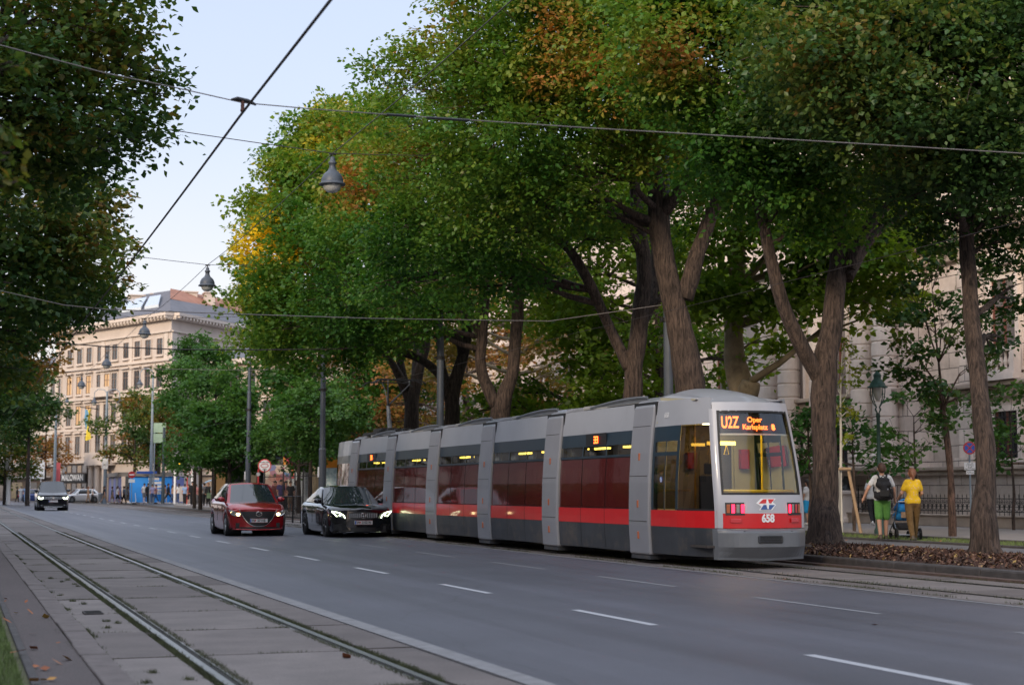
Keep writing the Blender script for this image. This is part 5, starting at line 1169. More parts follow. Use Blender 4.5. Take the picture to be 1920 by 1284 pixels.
L3 = [(pd(x,y,d),r) for x,y,d,r in [(160,480,46,1.20),(200,470,47,0.88),(185,520,46,1.04),(140,560,46,1.04),(215,540,47,0.72),(235,520,47.5,0.40),(110,600,47,0.96),(80,540,46,1.36),(190,440,47,0.80),(210,570,48,0.48),(60,640,47,1.04),(10,600,46,1.52),(0,700,47,1.12),(160,590,48,0.56),(-40,780,50,0.56),(100,450,48,1.60)]]
left(2, -3.0, 49, L3, 'third tree of the left row whose leafy edge meets the roof of the cream building', LM_dark, .17, tint_patches(.40,.25,.9,[(pd(265,500,47),1.0,.3)],12), 7.5)
L4 = [(pd(x,y,d),r) for x,y,d,r in [(38,640,60,1.30),(68,600,60,1.08),(88,640,61,0.72),(58,690,60,0.86),(90,680,62,0.58),(18,690,60,1.15),(96,610,62,0.58),(-2,640,60,1.44),(103,690,63,0.25),(-22,560,60,1.73)]]
left(3, -2.8, 66, L4, 'fourth tree of the left row, rusty brown at its edge', LM_brown, .2, tint_patches(.50,.3,.9,seed=3), 6, 22, .6)
L5 = [(pd(x,y,d),r) for x,y,d,r in [(38,740,80,1.08),(68,760,81,0.79),(83,735,82,0.58),(18,770,80,0.86),(48,720,82,1.15),(-2,740,80,1.30),(90,760,84,0.36),(-12,800,82,0.72),(-22,840,84,0.72),(-7,780,84,1.01)]]
left(4, -2.6, 88, L5, 'farthest tree of the left row, dark green and hanging low', LM_dark, .24, tint_patches(.35,.2,.8,seed=7), 5, 22, .65)
# near out-of-focus twigs at the left edge
bl = [(pd(x,y,9.5),r) for x,y,r in [(5,70,.07),(30,125,.05),(0,300,.08),(15,345,.06),(10,250,.05)]]
P0 = pd(-160,200,9.5); bb = (P0[0]-.6,P0[1],.05)
tree('ash_tree', 'blurred olive twigs reaching in from a near tree at the left edge', bb, [(*bb,.10),(bb[0],bb[1],2,.09),(bb[0]+.1,bb[1],4,.06)], [[(bb[0]+.1,bb[1],3.4,.04),(*P0,.02)]], bl, .075, LM_dark, dens=120, nper=8, rsub=.08, tint=tint_patches(.5,.1,3), flare=1.1, inner=.1)

# unseen row trees added for reflections: left towards the crossing, right towards the camera
_t3 = [o for o in C.objects if o.get('label','').startswith('third tree of the left row')][0]
_t2 = [o for o in C.objects if o.get('label','').startswith('big tree with V-forked')][0]
for k,(Y,rz,sc_k) in enumerate([(108,.7,.9),(128,2.1,.9),(150,3.3,.95),(172,4.4,.9)]):
    c = copy_tree(_t3); c.location = (-5.5,Y,.05); c.rotation_euler.z = rz; c.scale = (sc_k,)*3; c['label'] = ['unseen left row tree just beyond the farthest low-hanging one','unseen left row tree next to the last but one before the crossing','unseen last but one tree of the left row before the crossing','unseen last tree of the left row at the crossing'][k]
for k,(X,Y,rz) in enumerate([(20.5,10.5,1.9),(20,0,3.6)]):
    c = copy_tree(_t2); c.location = (X,Y,MZ); c.rotation_euler.z = rz; c['label'] = ['unseen mulch bed tree nearest the right side of the camera','unseen mulch bed tree standing level with the camera'][k]
q = np.random.default_rng(77); n = 2600
hd = empty('added_hedge', (-8,90,.05), label='long dark unseen hedge behind the left tree row', cat='added_hedge')  # unseen, added so tram glass and car paint reflect something dark
leafmesh('foliage', np.stack([-8+q.uniform(-.6,.6,n),62+q.uniform(0,130,n),.2+2.3*q.random(n)],1), 16, .22, hd, LM_dark, (-8,90,.05), tint_patches(.2,.2,1), 5, .35)
b = MB(); b.box(-.35,.35,-28,102,0,2.0); b.build('stems', m_bark_d, hd)
# ================================================================ CARS
m_tyre = M('tyre_rubber', (.012,.012,.013), .85, var=.1)
m_rim = M('alloy_rim', (.32,.32,.33), .3, .9, var=.05)
m_rimd = M('dark_alloy_rim', (.06,.06,.065), .3, .8, var=.05)
m_cglass = DARKGLASS('car_glass', (.018,.024,.03), .03, .9)
m_headw = EM('headlight_white', (.95,1,.72), 5); m_headwarm = EM('headlight_warm', (1,.72,.34), 7); m_drl = EM('daylight_strip', (.85,1,.62), 3)
m_lens = DARKGLASS('headlight_lens', (.16,.17,.18), .05)
m_plate = M('number_plate_white', (.62,.62,.60), .5, var=.02); m_pblk = M('plate_black', (.02,.02,.02), .5); m_pblue = M('plate_blue', (.03,.10,.42), .5); m_pred = M('plate_red', (.55,.05,.05), .5)
def paint(name, c, rough=.22):
    m, t, b = _nodes(name); f = noise(t, 600, 2); t.links.new(ramp(t, f, [(.3, tuple(x*.85 for x in c)), (.7, tuple(x*1.15 for x in c))]), b.inputs['Base Color'])
    b.inputs['Roughness'].default_value = rough; b.inputs['Metallic'].default_value = .35; b.inputs['Coat Weight'].default_value = 1; b.inputs['Coat Roughness'].default_value = .03; return m
def car(name, label, loc, pm, L, W, H, zb, zhood, znose, ysb, yrf, yrr, yrb, yf, yr, wr, lights, plate, grille='wide', cat='car', rz=0, group=None, gc=.19, rake=.80, rim=None, trunk=None, detail=True, s=1.0, bow=.24):
    """local -y is the front, origin on the ground under the car's centre"""
    t = empty(name, loc, rz, label, cat, group, s); hl = L/2; hw = W/2; trunk = trunk or zb
    def topz(y): return float(np.interp(y, [-hl,-hl+.10,-hl+.45,ysb,ysb+.5,yrb-.3,yrb,hl-.12,hl], [znose,znose+.05,zhood,zb,zb+.03,zb+.05,trunk,trunk-.04,trunk-.16]))
    def wdt(y): 
        a = max(0, (-y-(hl-.75))/.75); c = max(0, (y-(hl-.7))/.7); return hw*(1-.10*a**2.2-.09*c**2.2)
    ra = wr+.055
    def botz(y):
        z = gc+(.05 if abs(y) > hl-.15 else 0)
        for yw in (yf, yr):
            if abs(y-yw) < ra: z = max(z, wr*.96+math.sqrt(ra*ra-(y-yw)**2))
        return z
    Y = sorted(set([round(-hl+i*L/34,4) for i in range(35)]+[round(yw+ra*math.cos(math.pi*k/10),4) for yw in (yf,yr) for k in range(11)]+[round(ysb,4), round(yrb,4)]))
    S = [0,.25,.5,.72,.86,.94,.98,1,1,.995,.975,.93]
    def sec(y):
        tz = topz(y); w_ = wdt(y); bz = botz(y); cr = .045
        cab = ysb-.02 < y < yrb+.02
        sh = min(.13, (tz-gc)*.3); zm = gc+(tz-gc)*.62; zl = gc+(tz-gc)*.30
        zz_ = [tz+cr, tz+cr*.95, tz+cr*.8, tz+cr*.45, tz+.005, tz-.03, tz-sh*.6, tz-sh, max(zm, bz+.10), max(zl, bz+.06), max(gc+.06, bz+.03), bz]
        pts = []
        for f, z in zip(S, zz_):
            x = w_*f; e = min(1, max(0, (-y-(hl-.9))/.9)); e2 = min(1, max(0, (y-(hl-.8))/.8))
            dy = bow*(f**2.4)*e**1.5 - .16*(f**2.4)*e2**1.5
            if e > .75: k = (e-.75)/.25; dy += .12*k*max(0, (z-(gc+.35))/(znose-gc))**2 - 0*z
            pts.append((x, y+dy, z))
        return pts
    b = MB(); secs = [sec(y) for y in Y]; n = len(S)
    for sg in (-1, 1):
        vs = [(sg*p[0],p[1],p[2]) for s_ in secs for p in s_]; fs = []
        for i in range(len(Y)-1):
            for j in range(n-1):
                q = (i*n+j, i*n+j+1, (i+1)*n+j+1, (i+1)*n+j); fs.append(q if sg < 0 else q[::-1])
        b.add(vs, fs)
    for s_, fl in ((secs[0], 0), (secs[-1], 1)):
        K = 10; vs = []
        for p in s_:
            for k in range(K+1):
                u = -1+2*k/K; f = p[0]/max(1e-6, s_[7][0]); yy = s_[0][1]+(p[1]-s_[0][1])*(abs(u)**2.4) if f > .01 else p[1]
                vs.append((u*p[0], yy, p[2]))
        fs = []
        for i in range(n-1):
            for k in range(K):
                q = (i*(K+1)+k, i*(K+1)+k+1, (i+1)*(K+1)+k+1, (i+1)*(K+1)+k); fs.append(q if not fl else q[::-1])
        b.add(vs, fs)
    body = b.build('body', pm, t, smooth=True)
    body.modifiers.new('w','WELD').merge_threshold = .002
    b = MB(); b.box(-hw*.86,hw*.86,-hl+.35,hl-.3,gc-.03,gc+.14); b.box(-hw*.75,hw*.75,-hl+.12,-hl+.5,gc-.0,gc+.2); b.build('underbody', m_black, t)
    for yw in (yf,yr):
        b = MB(); b.lathe([(ra+.0,-hw*.97),(ra+.0,-hw*.5)], (0,yw,wr), 20, ax=(1,0,0)); b.build('wheel_arch', m_black, t); b = MB(); b.lathe([(ra,hw*.5),(ra,hw*.97)], (0,yw,wr), 20, ax=(1,0,0)); b.build('wheel_arch', m_black, t)
    # greenhouse
    wb = hw*.90; wt = hw*.70; zr = H; 
    def P4(a, c, d, e, bw=0):
        a, c, d, e = map(Vector, (a,c,d,e))
        return lambda u, v: (a.lerp(c,u)).lerp(e.lerp(d,u), v)+Vector((0,-bw*4*u*(1-u)*(1-.0*v),0))
    zbf, zbb = zb-.02, trunk+.02
    wf = P4((-wb,ysb,zbf),(wb,ysb,zbf),(wt,yrf,zr-.03),(-wt,yrf,zr-.03), .16)
    wr_ = P4((wb*.96,yrb,zbb),(-wb*.96,yrb,zbb),(-wt*.92,yrr,zr-.05),(wt*.92,yrr,zr-.05), -.10)
    bulge = .05
    def sidef(sg):
        a = Vector((sg*wb,ysb,zbf)); c = Vector((sg*wb*.96,yrb,zbb)); d = Vector((sg*wt*.92,yrr,zr-.05)); e = Vector((sg*wt,yrf,zr-.03))
        return lambda u, v: (a.lerp(c,u)).lerp(e.lerp(d,u), v)+Vector((sg*bulge*math.sin(math.pi*v)*(1 if 0<u<1 else 1)*math.sin(math.pi*min(1,max(0,u)))**.5,0,.035*math.sin(math.pi*u)*v))
    def roof(u, v):
        x = (2*u-1); y = yrf+(yrr-yrf)*v-.16*4*u*(1-u)*(1-v)+.10*4*u*(1-u)*v; w_ = wt*(1-.08*v)
        return (x*w_, y, zr-.03-.02*v+.035*math.sin(math.pi*v)+.05*(1-x*x))
    b = MB()
    b.grid(lambda u,v: wf(u,v)+Vector((0,0,(.05*4*u*(1-u))*v)), 10, 5); b.grid(roof, 10, 8); b.grid(lambda u,v: wr_(u,v)+Vector((0,0,(.05*4*u*(1-u))*v)), 10, 5)
    for sg in (-1,1): sf = sidef(sg); b.grid(sf if sg > 0 else (lambda u,v,sf=sf: sf(1-u,v)), 12, 5)
    cab = b.build('cabin', pm, t, smooth=True)
    def outset(fn, u0,u1,v0,v1,d): 
        def g(u, v):
            U = u0+(u1-u0)*u; V = v0+(v1-v0)*v; p = Vector(fn(U,V)); du = Vector(fn(min(1,U+.01),V))-Vector(fn(max(0,U-.01),V)); dv = Vector(fn(U,min(1,V+.01)))-Vector(fn(U,max(0,V-.01)))
            nn = du.cross(dv).normalized(); c = Vector((0,(yrf+yrr)/2,zb))
            if nn.dot(p-c) < 0: nn = -nn
            return p+nn*d
        return g
    fnw = lambda u,v: wf(u,v)+Vector((0,0,(.05*4*u*(1-u))*v)); fnr = lambda u,v: wr_(u,v)+Vector((0,0,(.05*4*u*(1-u))*v))
    b = MB(); b.grid(outset(fnw,.055,.945,.04,.93,.012), 10, 5); b.build('windscreen', m_cglass, t, smooth=True)
    b = MB(); b.grid(outset(fnr,.08,.92,.15,.9,.012), 8, 4); b.build('rear_window', m_cglass, t, smooth=True)
    for sg in (-1,1):
        sf = sidef(sg)
        for u0,u1 in ((.10,.46),(.49,.88)): b = MB(); b.grid(outset(sf,u0,u1,.06,.90,.010), 6, 4); b.build('side_window', m_cglass, t, smooth=True)
        b = MB(); b.grid(outset(sf,.465,.485,.03,.93,.012), 1, 4); b.grid(outset(sf,.055,.10,.06,.9,.013),1,4); b.build('pillar', m_black, t)
        # mirror
        mx = Vector((sg*(wb+.13), ysb+.28, zb+.10)); b = MB(); b.ball(mx, .115, 12, (1.05,.6,.72)); b.tube([(sg*wb*.97,ysb+.30,zb+.02),(sg*(wb+.07),ysb+.29,zb+.05)],[.035,.028],6); b.build('wing_mirror', pm, t, smooth=True)
        # door seams and handle
        if detail:
            b = MB()
            for yy in (ysb+.30, ysb+1.25): 
                b = MB(); pts = [p for p in sec(yy)[6:]]; b.tube([(sg*(p[0]+.001),p[1],p[2]) for p in pts if p[2] > gc+.08], .006, 4); b.build('door_seam', m_black, t)
            b = MB(); yy = ysb+1.05; b.box(*(sorted((sg*hw*.985, sg*(hw+.012)))), yy-.09, yy+.09, zb-.17, zb-.145); b.build('door_handle', pm, t, bevel=.006)
    # wheels
    for yw in (yf, yr):
        for sg in (-1,1):
            xo = sg*(hw-.10); b = MB(); b.lathe([(wr*.62,-.10),(wr*.93,-.105),(wr,-.07),(wr,.07),(wr*.93,.105),(wr*.62,.10)], (xo,yw,wr), 24, ax=(1,0,0)); w_ = b.build('wheel', m_tyre, t, smooth=True)
            b = MB(); xr = xo+sg*.085; b.lathe([(wr*.60,-.012),(wr*.66,0),(wr*.60,.02)], (xr,yw,wr), 24, ax=(sg,0,0)); b.lathe([(0,.015),(.06,.015),(.07,0)], (xr,yw,wr), 12, ax=(sg,0,0))
            for k in range(7):
                a = 2*math.pi*k/7; c_, s_ = math.cos(a), math.sin(a); b.tube([(xr,yw+c_*.05,wr+s_*.05),(xr,yw+c_*wr*.62,wr+s_*wr*.62)], [.026,.02], 5)
            b.lathe([(0,-.05),(wr*.6,-.05)], (xr,yw,wr), 16, ax=(sg,0,0), mi=1); b.build('rim', [rim or m_rim, m_black], w_)
    # front face fittings
    def fp(x, z, off=.008):      # point on the nose surface
        f = min(1, abs(x)/wdt(-hl)); y = -hl+bow*f**2.4+.12*max(0,(z-(gc+.35))/(znose-gc))**2
        return Vector((x, y-off, z))
    def fpoly(pts, name, m, parent=t, off=.008, th=.012):
        b = MB(); q = [fp(x,z,off) for x,z in pts]; b.prism(q, (0,th,0)); return b.build(name, m, parent)
    def fgrid(x0,x1,z0f,z1f,name,m,off=.01,parent=t,nu=12):
        b = MB(); b.grid(lambda u,v: fp(x0+(x1-x0)*u, z0f(x0+(x1-x0)*u)*(1-v)+z1f(x0+(x1-x0)*u)*v, off), nu, 3); return b.build(name, m, parent, smooth=True)
    if grille == 'five':      # broad five-sided grille with a chrome wing
        gw = hw*.60; zt = znose-.03; zl = gc+.10
        lo = lambda x: zl+(zt-zl)*.92*(abs(x)/gw)**2.6
        g = fgrid(-gw,gw,lo,lambda x: zt,'grille',m_black,.012)
        b = MB(); b.tube([fp(x, lo(x), .02) for x in np.linspace(-gw*1.08,gw*1.08,25)], .012, 6); b.build('chrome_wing', m_chrome, g)
        b = MB(); 
        for k in range(6): z = zt-.05-k*.05; b.tube([fp(x,z,.014) for x in np.linspace(-gw*.8,gw*.8,9) if lo(x) < z], .004, 4) if any(lo(x)<z for x in (0,)) else None
        b.build('grille_mesh', m_rub, g)
        b = MB(); zc = zt-.075; R_ = .075; b.tube([Vector((R_*1.15*math.cos(a), fp(0,zc).y-.012, zc+R_*.9*math.sin(a))) for a in np.linspace(0,2*math.pi,21)], .008, 6)
        b.tube([Vector((x, fp(0,zc).y-.014, zc+z)) for x,z in ((-.08,.03),(-.04,.02),(0,-.025),(.04,.02),(.08,.03))], .007, 6); b.build('badge', m_chrome, g)
        fgrid(-hw*.70,hw*.70,lambda x: gc+.005,lambda x: gc+.085-.02*(x/hw)**2,'lower_intake',m_black,.012)
        b = MB(); b.tube([fp(x, gc+.0+.03*(x/hw)**2, .02) for x in np.linspace(-hw*.85,hw*.85,17)], .022, 6); b.build('lip', pm, t, smooth=True)
    elif grille == 'bars':
        gw = hw*.46; z0 = znose-.235; z1 = znose-.03
        g = fgrid(-gw,gw,lambda x: z0+.05*(abs(x)/gw)**4,lambda x: z1-.04*(abs(x)/gw)**3,'grille',m_black,.010)
        b = MB()
        for k in range(15):
            x = -gw*.92+k*gw*1.84/14; b.tube([fp(x,z0+.04,.02),fp(x,z1-.04,.02)], .0095, 5)
        b.build('grille_bars', M('satin_silver',(.45,.45,.46),.4), g)
        b = MB(); zc = (z0+z1)/2; b.tube([Vector((.078*math.cos(a), fp(0,zc).y-.022, zc+.078*math.sin(a))) for a in np.linspace(0,2*math.pi,21)], .009, 6)
        for k in range(3): a = math.pi/2+k*2*math.pi/3; b.tube([Vector((0,fp(0,zc).y-.022,zc)), Vector((.075*math.cos(a),fp(0,zc).y-.022,zc+.075*math.sin(a)))], .008, 5)
        b.build('badge', m_chrome, g)
        for sg in (-1,1): fpoly([(sg*hw*.42,gc+.06),(sg*hw*.88,gc+.05),(sg*hw*.9,gc+.22),(sg*hw*.62,gc+.25)], 'side_intake', m_black)
        fgrid(-hw*.40,hw*.40,lambda x: gc+.02,lambda x: gc+.14,'lower_intake',m_black,.010)
        b = MB(); b.tube([fp(x, gc-.0, .02) for x in np.linspace(-hw*.8,hw*.8,15)], .014, 6); b.build('lip', m_chrome if False else pm, t)
    else:
        g = fgrid(-hw*.62,hw*.62,lambda x: znose-.17,lambda x: znose-.05,'grille',m_black,.010)
        b = MB(); 
        for z in (znose-.07,znose-.145): b.tube([fp(x,z,.016) for x in np.linspace(-hw*.6,hw*.6,9)], .007, 5)
        b.build('grille_bars', m_chrome, g)
        b = MB(); zc = znose-.10; p = fp(0,zc,.02); b.lathe([(0,0),(.062,0),(.07,.006)], p, 16, ax=(0,-1,0)); b.build('badge', m_chrome, g)
        fgrid(-hw*.75,hw*.75,lambda x: gc+.04,lambda x: gc+.19,'lower_intake',m_black,.010)
        b = MB(); b.tube([fp(x,gc+.035,.018) for x in np.linspace(-hw*.6,hw*.6,9)], .01, 5); b.build('trim_strip', m_chrome, t)
        for sg in (-1,1): b = MB(); b.ball(fp(sg*hw*.72,gc+.13,.01), .05, 8, (1.4,.5,.6)); b.build('fog_lamp', m_lens, t)
    for sg in (-1,1):
        if lights == 'warm':
            z = znose-.07; pts = [(.60*hw,z-.07),(.66*hw,z-.10),(.90*hw,z-.055),(.99*hw,z+.10),(.90*hw,z+.075),(.62*hw,z-.02)]
            h = fpoly([(sg*x,zz) for x,zz in pts], 'headlight', m_lens, off=.03, th=.05)
            b = MB(); b.ball(fp(sg*hw*.68,z-.045,.036), .052, 12, (1.15,.35,.8)); b.build('lamp', m_headwarm, h, smooth=True)
            b = MB(); b.tube([fp(sg*hw*x,zz,.02) for x,zz in ((.60,z-.085),(.75,z-.095),(.88,z-.06))], .010, 5); b.tube([Vector((sg*.055*math.cos(a),0,.055*math.sin(a)))+fp(sg*hw*.86,z,.022) for a in np.linspace(0,6.28,13)], .008, 5); b.build('reflector_ring', m_chrome, h)
        elif lights == 'strip':
            z = znose-.10; pts = [(.50*hw,z-.02),(.56*hw,z-.10),(.78*hw,z-.085),(.95*hw,z+.03),(.93*hw,z+.10),(.74*hw,z+.075)]
            if sg: pts = [(.56*hw,z-.115),(.60*hw,z-.02),(.74*hw,z+.06),(.96*hw,z+.10),(.97*hw,z+.04),(.80*hw,z-.07)]
            h = fpoly([(sg*x,zz) for x,zz in pts], 'headlight', m_lens, off=.03, th=.05)
            b = MB(); b.tube([fp(sg*hw*x,zz,.042) for x,zz in ((.57,z-.105),(.61,z-.025),(.74,z+.05),(.95,z+.09))], .013, 5); b.tube([fp(sg*hw*x,zz,.042) for x,zz in ((.95,z+.08),(.86,z+.0),(.80,z-.06))], .011, 5); b.build('light_strip', m_drl, h)
            b = MB(); b.ball(fp(sg*hw*.72,z-.025,.034), .028, 10, (1.1,.35,.8)); b.build('lamp', m_drl, h, smooth=True)
        else:
            z = znose-.09; pts = [(.60*hw,z-.075),(.90*hw,z-.075),(.98*hw,z+.02),(.97*hw,z+.10),(.66*hw,z+.05)]
            h = fpoly([(sg*x,zz) for x,zz in pts], 'headlight', m_lens, off=.012, th=.05)
            b = MB(); b.tube([fp(sg*hw*x,zz,.022) for x,zz in ((.66,z+.03),(.67,z-.045),(.80,z-.06),(.90,z-.04),(.92,z+.05))], .026, 6); b.build('lamp', m_headw, h, smooth=True)
    # number plate
    zp = {'five': znose-.30, 'bars': znose-.33}.get(grille, znose-.30); yp_ = -hl-.03
    b = MB(); b.box(-.26,.26,yp_-.008,yp_+.05,zp-.058,zp+.058); pl = b.build('number_plate', m_plate, t, bevel=.003)
    b = MB(); b.box(-.258,-.222,yp_-.0105,yp_-.0085,zp-.052,zp+.052); b.build('plate_band', m_pblue, pl)
    b = MB(); b.box(-.25,.25,yp_-.0105,yp_-.0085,zp-.056,zp-.050); b.box(-.25,.25,yp_-.0105,yp_-.0085,zp+.050,zp+.056); b.build('plate_edge', m_pred, pl)
    if plate:
        text_mesh('plate_text', plate[0], .10, m_pblk, pl, (-.16,yp_-.012,zp), (R(90),0,0), .001, .003, .95)
        b = MB(); b.prism([(-.105+x,yp_-.0105,zp+z) for x,z in ((-.02,.025),(.02,.025),(.02,-.01),(0,-.028),(-.02,-.01))],(0,.001,0)); b.build('plate_crest', m_pred, pl)
        text_mesh('plate_text', plate[1], .10, m_pblk, pl, (.075,yp_-.012,zp), (R(90),0,0), .001, .003, .86)
    # dashboard hints behind the glass are hidden by its reflection; tail lamps close the rear corners
    for sg in (-1,1): b = MB(); b.box(*(sorted((sg*hw*.62, sg*hw*.90))), hl-.10, hl-.0, trunk-.32, trunk-.14); b.build('tail_light', m_redref, t, bevel=.02)
    return t
def gxy(px, d): p = gp(px, d); return p
pm_red = paint('red_car_paint', (.33,.012,.018)); pm_black = paint('black_car_paint', (.006,.007,.011), .12); pm_dark = paint('dark_van_paint', (.012,.014,.022), .15); pm_blue = paint('blue_car_paint', (.03,.06,.22)); pm_wht = paint('white_car_paint', (.6,.6,.62)); pm_gb = paint('grey_blue_car_paint', (.03,.045,.08))
car('hatchback', 'small red hatchback with both headlights glowing warm, driving beside a black coupe', (8.54, 49.6, 0), pm_red, 4.15, 1.74, 1.56, .98, .93, .76, -1.02, -.28, 1.15, 1.72, -1.32, 1.28, .325, 'warm', ('W','57110J'), 'five', trunk=1.10)
car('coupe', 'glossy black coupe with slanted bright headlight strips between red car and tram', (11.15, 47.6, 0), pm_black, 4.80, 1.86, 1.46, .94, .90, .76, -.95, -.05, 1.0, 1.85, -1.48, 1.40, .345, 'strip', ('W','21021N'), 'bars', rim=m_rimd, trunk=1.0, gc=.15)
p = at_z(99, 957); car('minivan', 'dark minivan with bright white headlights driving in the near lane at the far left', (p.x, p.y+2.2, 0), pm_dark, 4.4, 1.80, 1.74, 1.10, 1.02, .86, -1.35, -.75, 1.7, 2.05, -1.35, 1.35, .33, 'white', None, 'plain', trunk=1.15, detail=False, s=1.12)
p = at_z(2, 937.5); car('suv', 'grey blue car with lit headlights cut off by the left edge of the photo', (p.x, p.y+2, 0), pm_gb, 4.4, 1.82, 1.62, 1.08, 1.02, .88, -1.15, -.5, 1.5, 1.95, -1.35, 1.35, .35, 'white', None, 'plain', detail=False, trunk=1.15)
p = gp(150, 176); car('estate_car', 'white car crossing sideways before the shop with the black fascia', (p.x, p.y, 0), pm_wht, 4.4, 1.8, 1.5, .95, .88, .72, -1.0, -.3, 1.5, 1.95, -1.35, 1.35, .33, 'none_', None, 'plain', detail=False, rz=R(-85+19))
p = gp(72, 184); car('small_car', 'blue car parked before the white building at the far left', (p.x, p.y, 0), pm_blue, 4.2, 1.75, 1.48, .95, .88, .72, -1.0, -.3, 1.4, 1.85, -1.3, 1.3, .32, 'none_', None, 'plain', detail=False, rz=R(80))
# ================================================================ PEOPLE
m_skin = M('skin', (.48,.27,.19), .55, var=.05, ns=8); m_skin2 = M('skin_tan', (.36,.19,.12), .55, var=.05, ns=8)
def cloth(name, c, **k): return M(name, c, .9, var=k.get('var',.15), ns=k.get('ns',9), bs=.9, bscale=9, bd=.03)
def fuse(name, caps, vox, mat, parent, org=(0,0,0), sm=2):
    b = MB()
    for (p0, p1, r0, r1) in caps:
        p0 = Vector(p0); p1 = Vector(p1); d = (p1-p0)
        if d.length < 1e-4: b.ball(p0, r0, 10); continue
        dn = d.normalized(); n = 4; pts = []; rs = []
        for k in range(n): a = math.pi/2*(1-k/n); pts.append(p0-dn*r0*math.sin(a)); rs.append(max(.002, r0*math.cos(a)))
        pts += [p0, p0.lerp(p1,.5), p1]; rs += [r0, (r0+r1)/2, r1]
        for k in range(1, n+1): a = math.pi/2*k/n; pts.append(p1+dn*r1*math.sin(a)); rs.append(max(.002, r1*math.cos(a)))
        b.tube(pts, rs, 12)
    o = b.build(name, mat, parent)
    md = o.modifiers.new('r','REMESH'); md.mode = 'VOXEL'; md.voxel_size = vox; md.use_smooth_shade = True
    if sm: s_ = o.modifiers.new('s','SMOOTH'); s_.iterations = sm; s_.factor = .5
    return o
def person(loc, rz, label, h=1.75, top=None, bottom=None, shoes=None, hair=None, skin=None, arms=None, stride=.0, shorts=False, skirt=False, sleeves='short', long_hair=False, vox=.03, group=None, fingers=False, bag=None, female=False, lean_=0, bun=False):
    """faces local +y; built 1.75 m tall and scaled"""
    t = empty('person', loc, rz, label, 'person', group, h/1.75); skin = skin or m_skin
    L0 = lambda x,y,z: Vector((x, y, z))
    sw = .175 if not female else .155; hp = .095 if not female else .10
    a = stride
    hip = {s: L0(s*hp,0,.90) for s in (-1,1)}
    knee = {s: L0(s*hp*.95, s*a*.22+.03, .49+ (0)) for s in (-1,1)}
    ank = {s: L0(s*hp*.85, s*a*.42-(.10*a if s<0 else 0), .09+(.07*a if s<0 else 0)) for s in (-1,1)}
    toe = {s: ank[s]+L0(s*.02,.16,-.055+(-.03*a if s<0 else 0)) for s in (-1,1)}
    arms = arms or {-1: ((-.24,-.02,1.16),(-.25,.06,.93)), 1: ((.24,.02,1.16),(.25,.10,.93))}
    sh = {s: L0(s*sw, lean_*.3, 1.43) for s in (-1,1)}; el = {s: Vector(arms[s][0]) for s in (-1,1)}; wr = {s: Vector(arms[s][1]) for s in (-1,1)}
    neck = L0(0,lean_*.35,1.47); head = L0(0,.015+lean_*.4,1.64)
    caps = [(L0(-.05,0,.98),L0(.05,0,.98),.125,.125),(L0(0,0,1.0),L0(0,lean_*.2,1.2),.125,.125),(L0(-.06,lean_*.2,1.30),L0(.06,lean_*.2,1.30),.125,.125),(sh[-1]*.75+L0(0,0,.35),sh[1]*.75+L0(0,0,.35),.075,.075),
            (neck-L0(0,0,.04),head-L0(0,.02,.06),.055,.052),(head+L0(0,-.015,.03),head+L0(0,.02,-.015),.093,.083),(head+L0(0,.045,-.06),head+L0(0,.05,-.07),.05,.045),(head+L0(0,.09,-.005),head+L0(0,.108,-.025),.012,.016)]
    for s in (-1,1):
        caps += [(hip[s],knee[s],.088,.060),(knee[s],ank[s],.058,.038),(ank[s],toe[s],.040,.030),(ank[s]+L0(0,-.04,-.05),ank[s],.034,.034),
                 (sh[s],el[s],.052,.042),(el[s],wr[s],.040,.027),(head+L0(s*.088,0,-.01),head+L0(s*.092,-.01,.015),.014,.018),(head+L0(s*.033,.078,.012),head+L0(s*.034,.080,.012),.014,.014)]
        d = (wr[s]-el[s]).normalized(); pc = wr[s]+d*.055
        caps += [(wr[s],pc,.026,.033)]
        if fingers:
            side_ = L0(0,1,0)-d*d.y; side_.normalize()
            for k in range(4):
                o = (k-1.5)*.019; q0 = pc+d*.02+side_*o; q1 = q0+d*(.035+.006*(1-abs(k-1.5)))+L0(-s*.008,0,0); q2 = q1+d*.022+L0(-s*.018,0,0)
                caps += [(q0,q1,.0088,.0082),(q1,q2,.0082,.007)]
            q0 = wr[s]+d*.03+side_*.025; caps += [(q0,q0+side_*.025+d*.025,.0105,.009),(q0+side_*.025+d*.025,q0+side_*.028+d*.05,.009,.0075)]
        else: caps += [(pc,pc+d*.05,.030,.016)]
    fuse('body', caps, vox*.42 if fingers else vox, skin, t, sm=1 if fingers else 2)
    g = .016
    # shirt
    tc = [(L0(-.06,0,.98),L0(.06,0,.98),.125+g,.125+g),(L0(0,0,.98),L0(0,lean_*.2,1.2),.125+g,.13+g),(L0(-.06,lean_*.2,1.30),L0(.06,lean_*.2,1.30),.125+g,.125+g),(sh[-1]*.8+L0(0,0,.28),sh[1]*.8+L0(0,0,.28),.073+g,.073+g)]
    for s in (-1,1):
        e = el[s] if sleeves != 'none' else sh[s]; f = .62 if sleeves == 'short' else 1
        if sleeves != 'none': tc.append((sh[s],sh[s].lerp(e,f),.050+g*.7,.050+g))
        if sleeves == 'long': tc.append((el[s],el[s].lerp(wr[s],.92),.045+g,.030+g))
    fuse('shirt', tc, vox, top, t)
    # trousers / shorts / skirt
    bc = [(L0(-.045,0,.95),L0(.045,0,.95),.118+g,.118+g)]
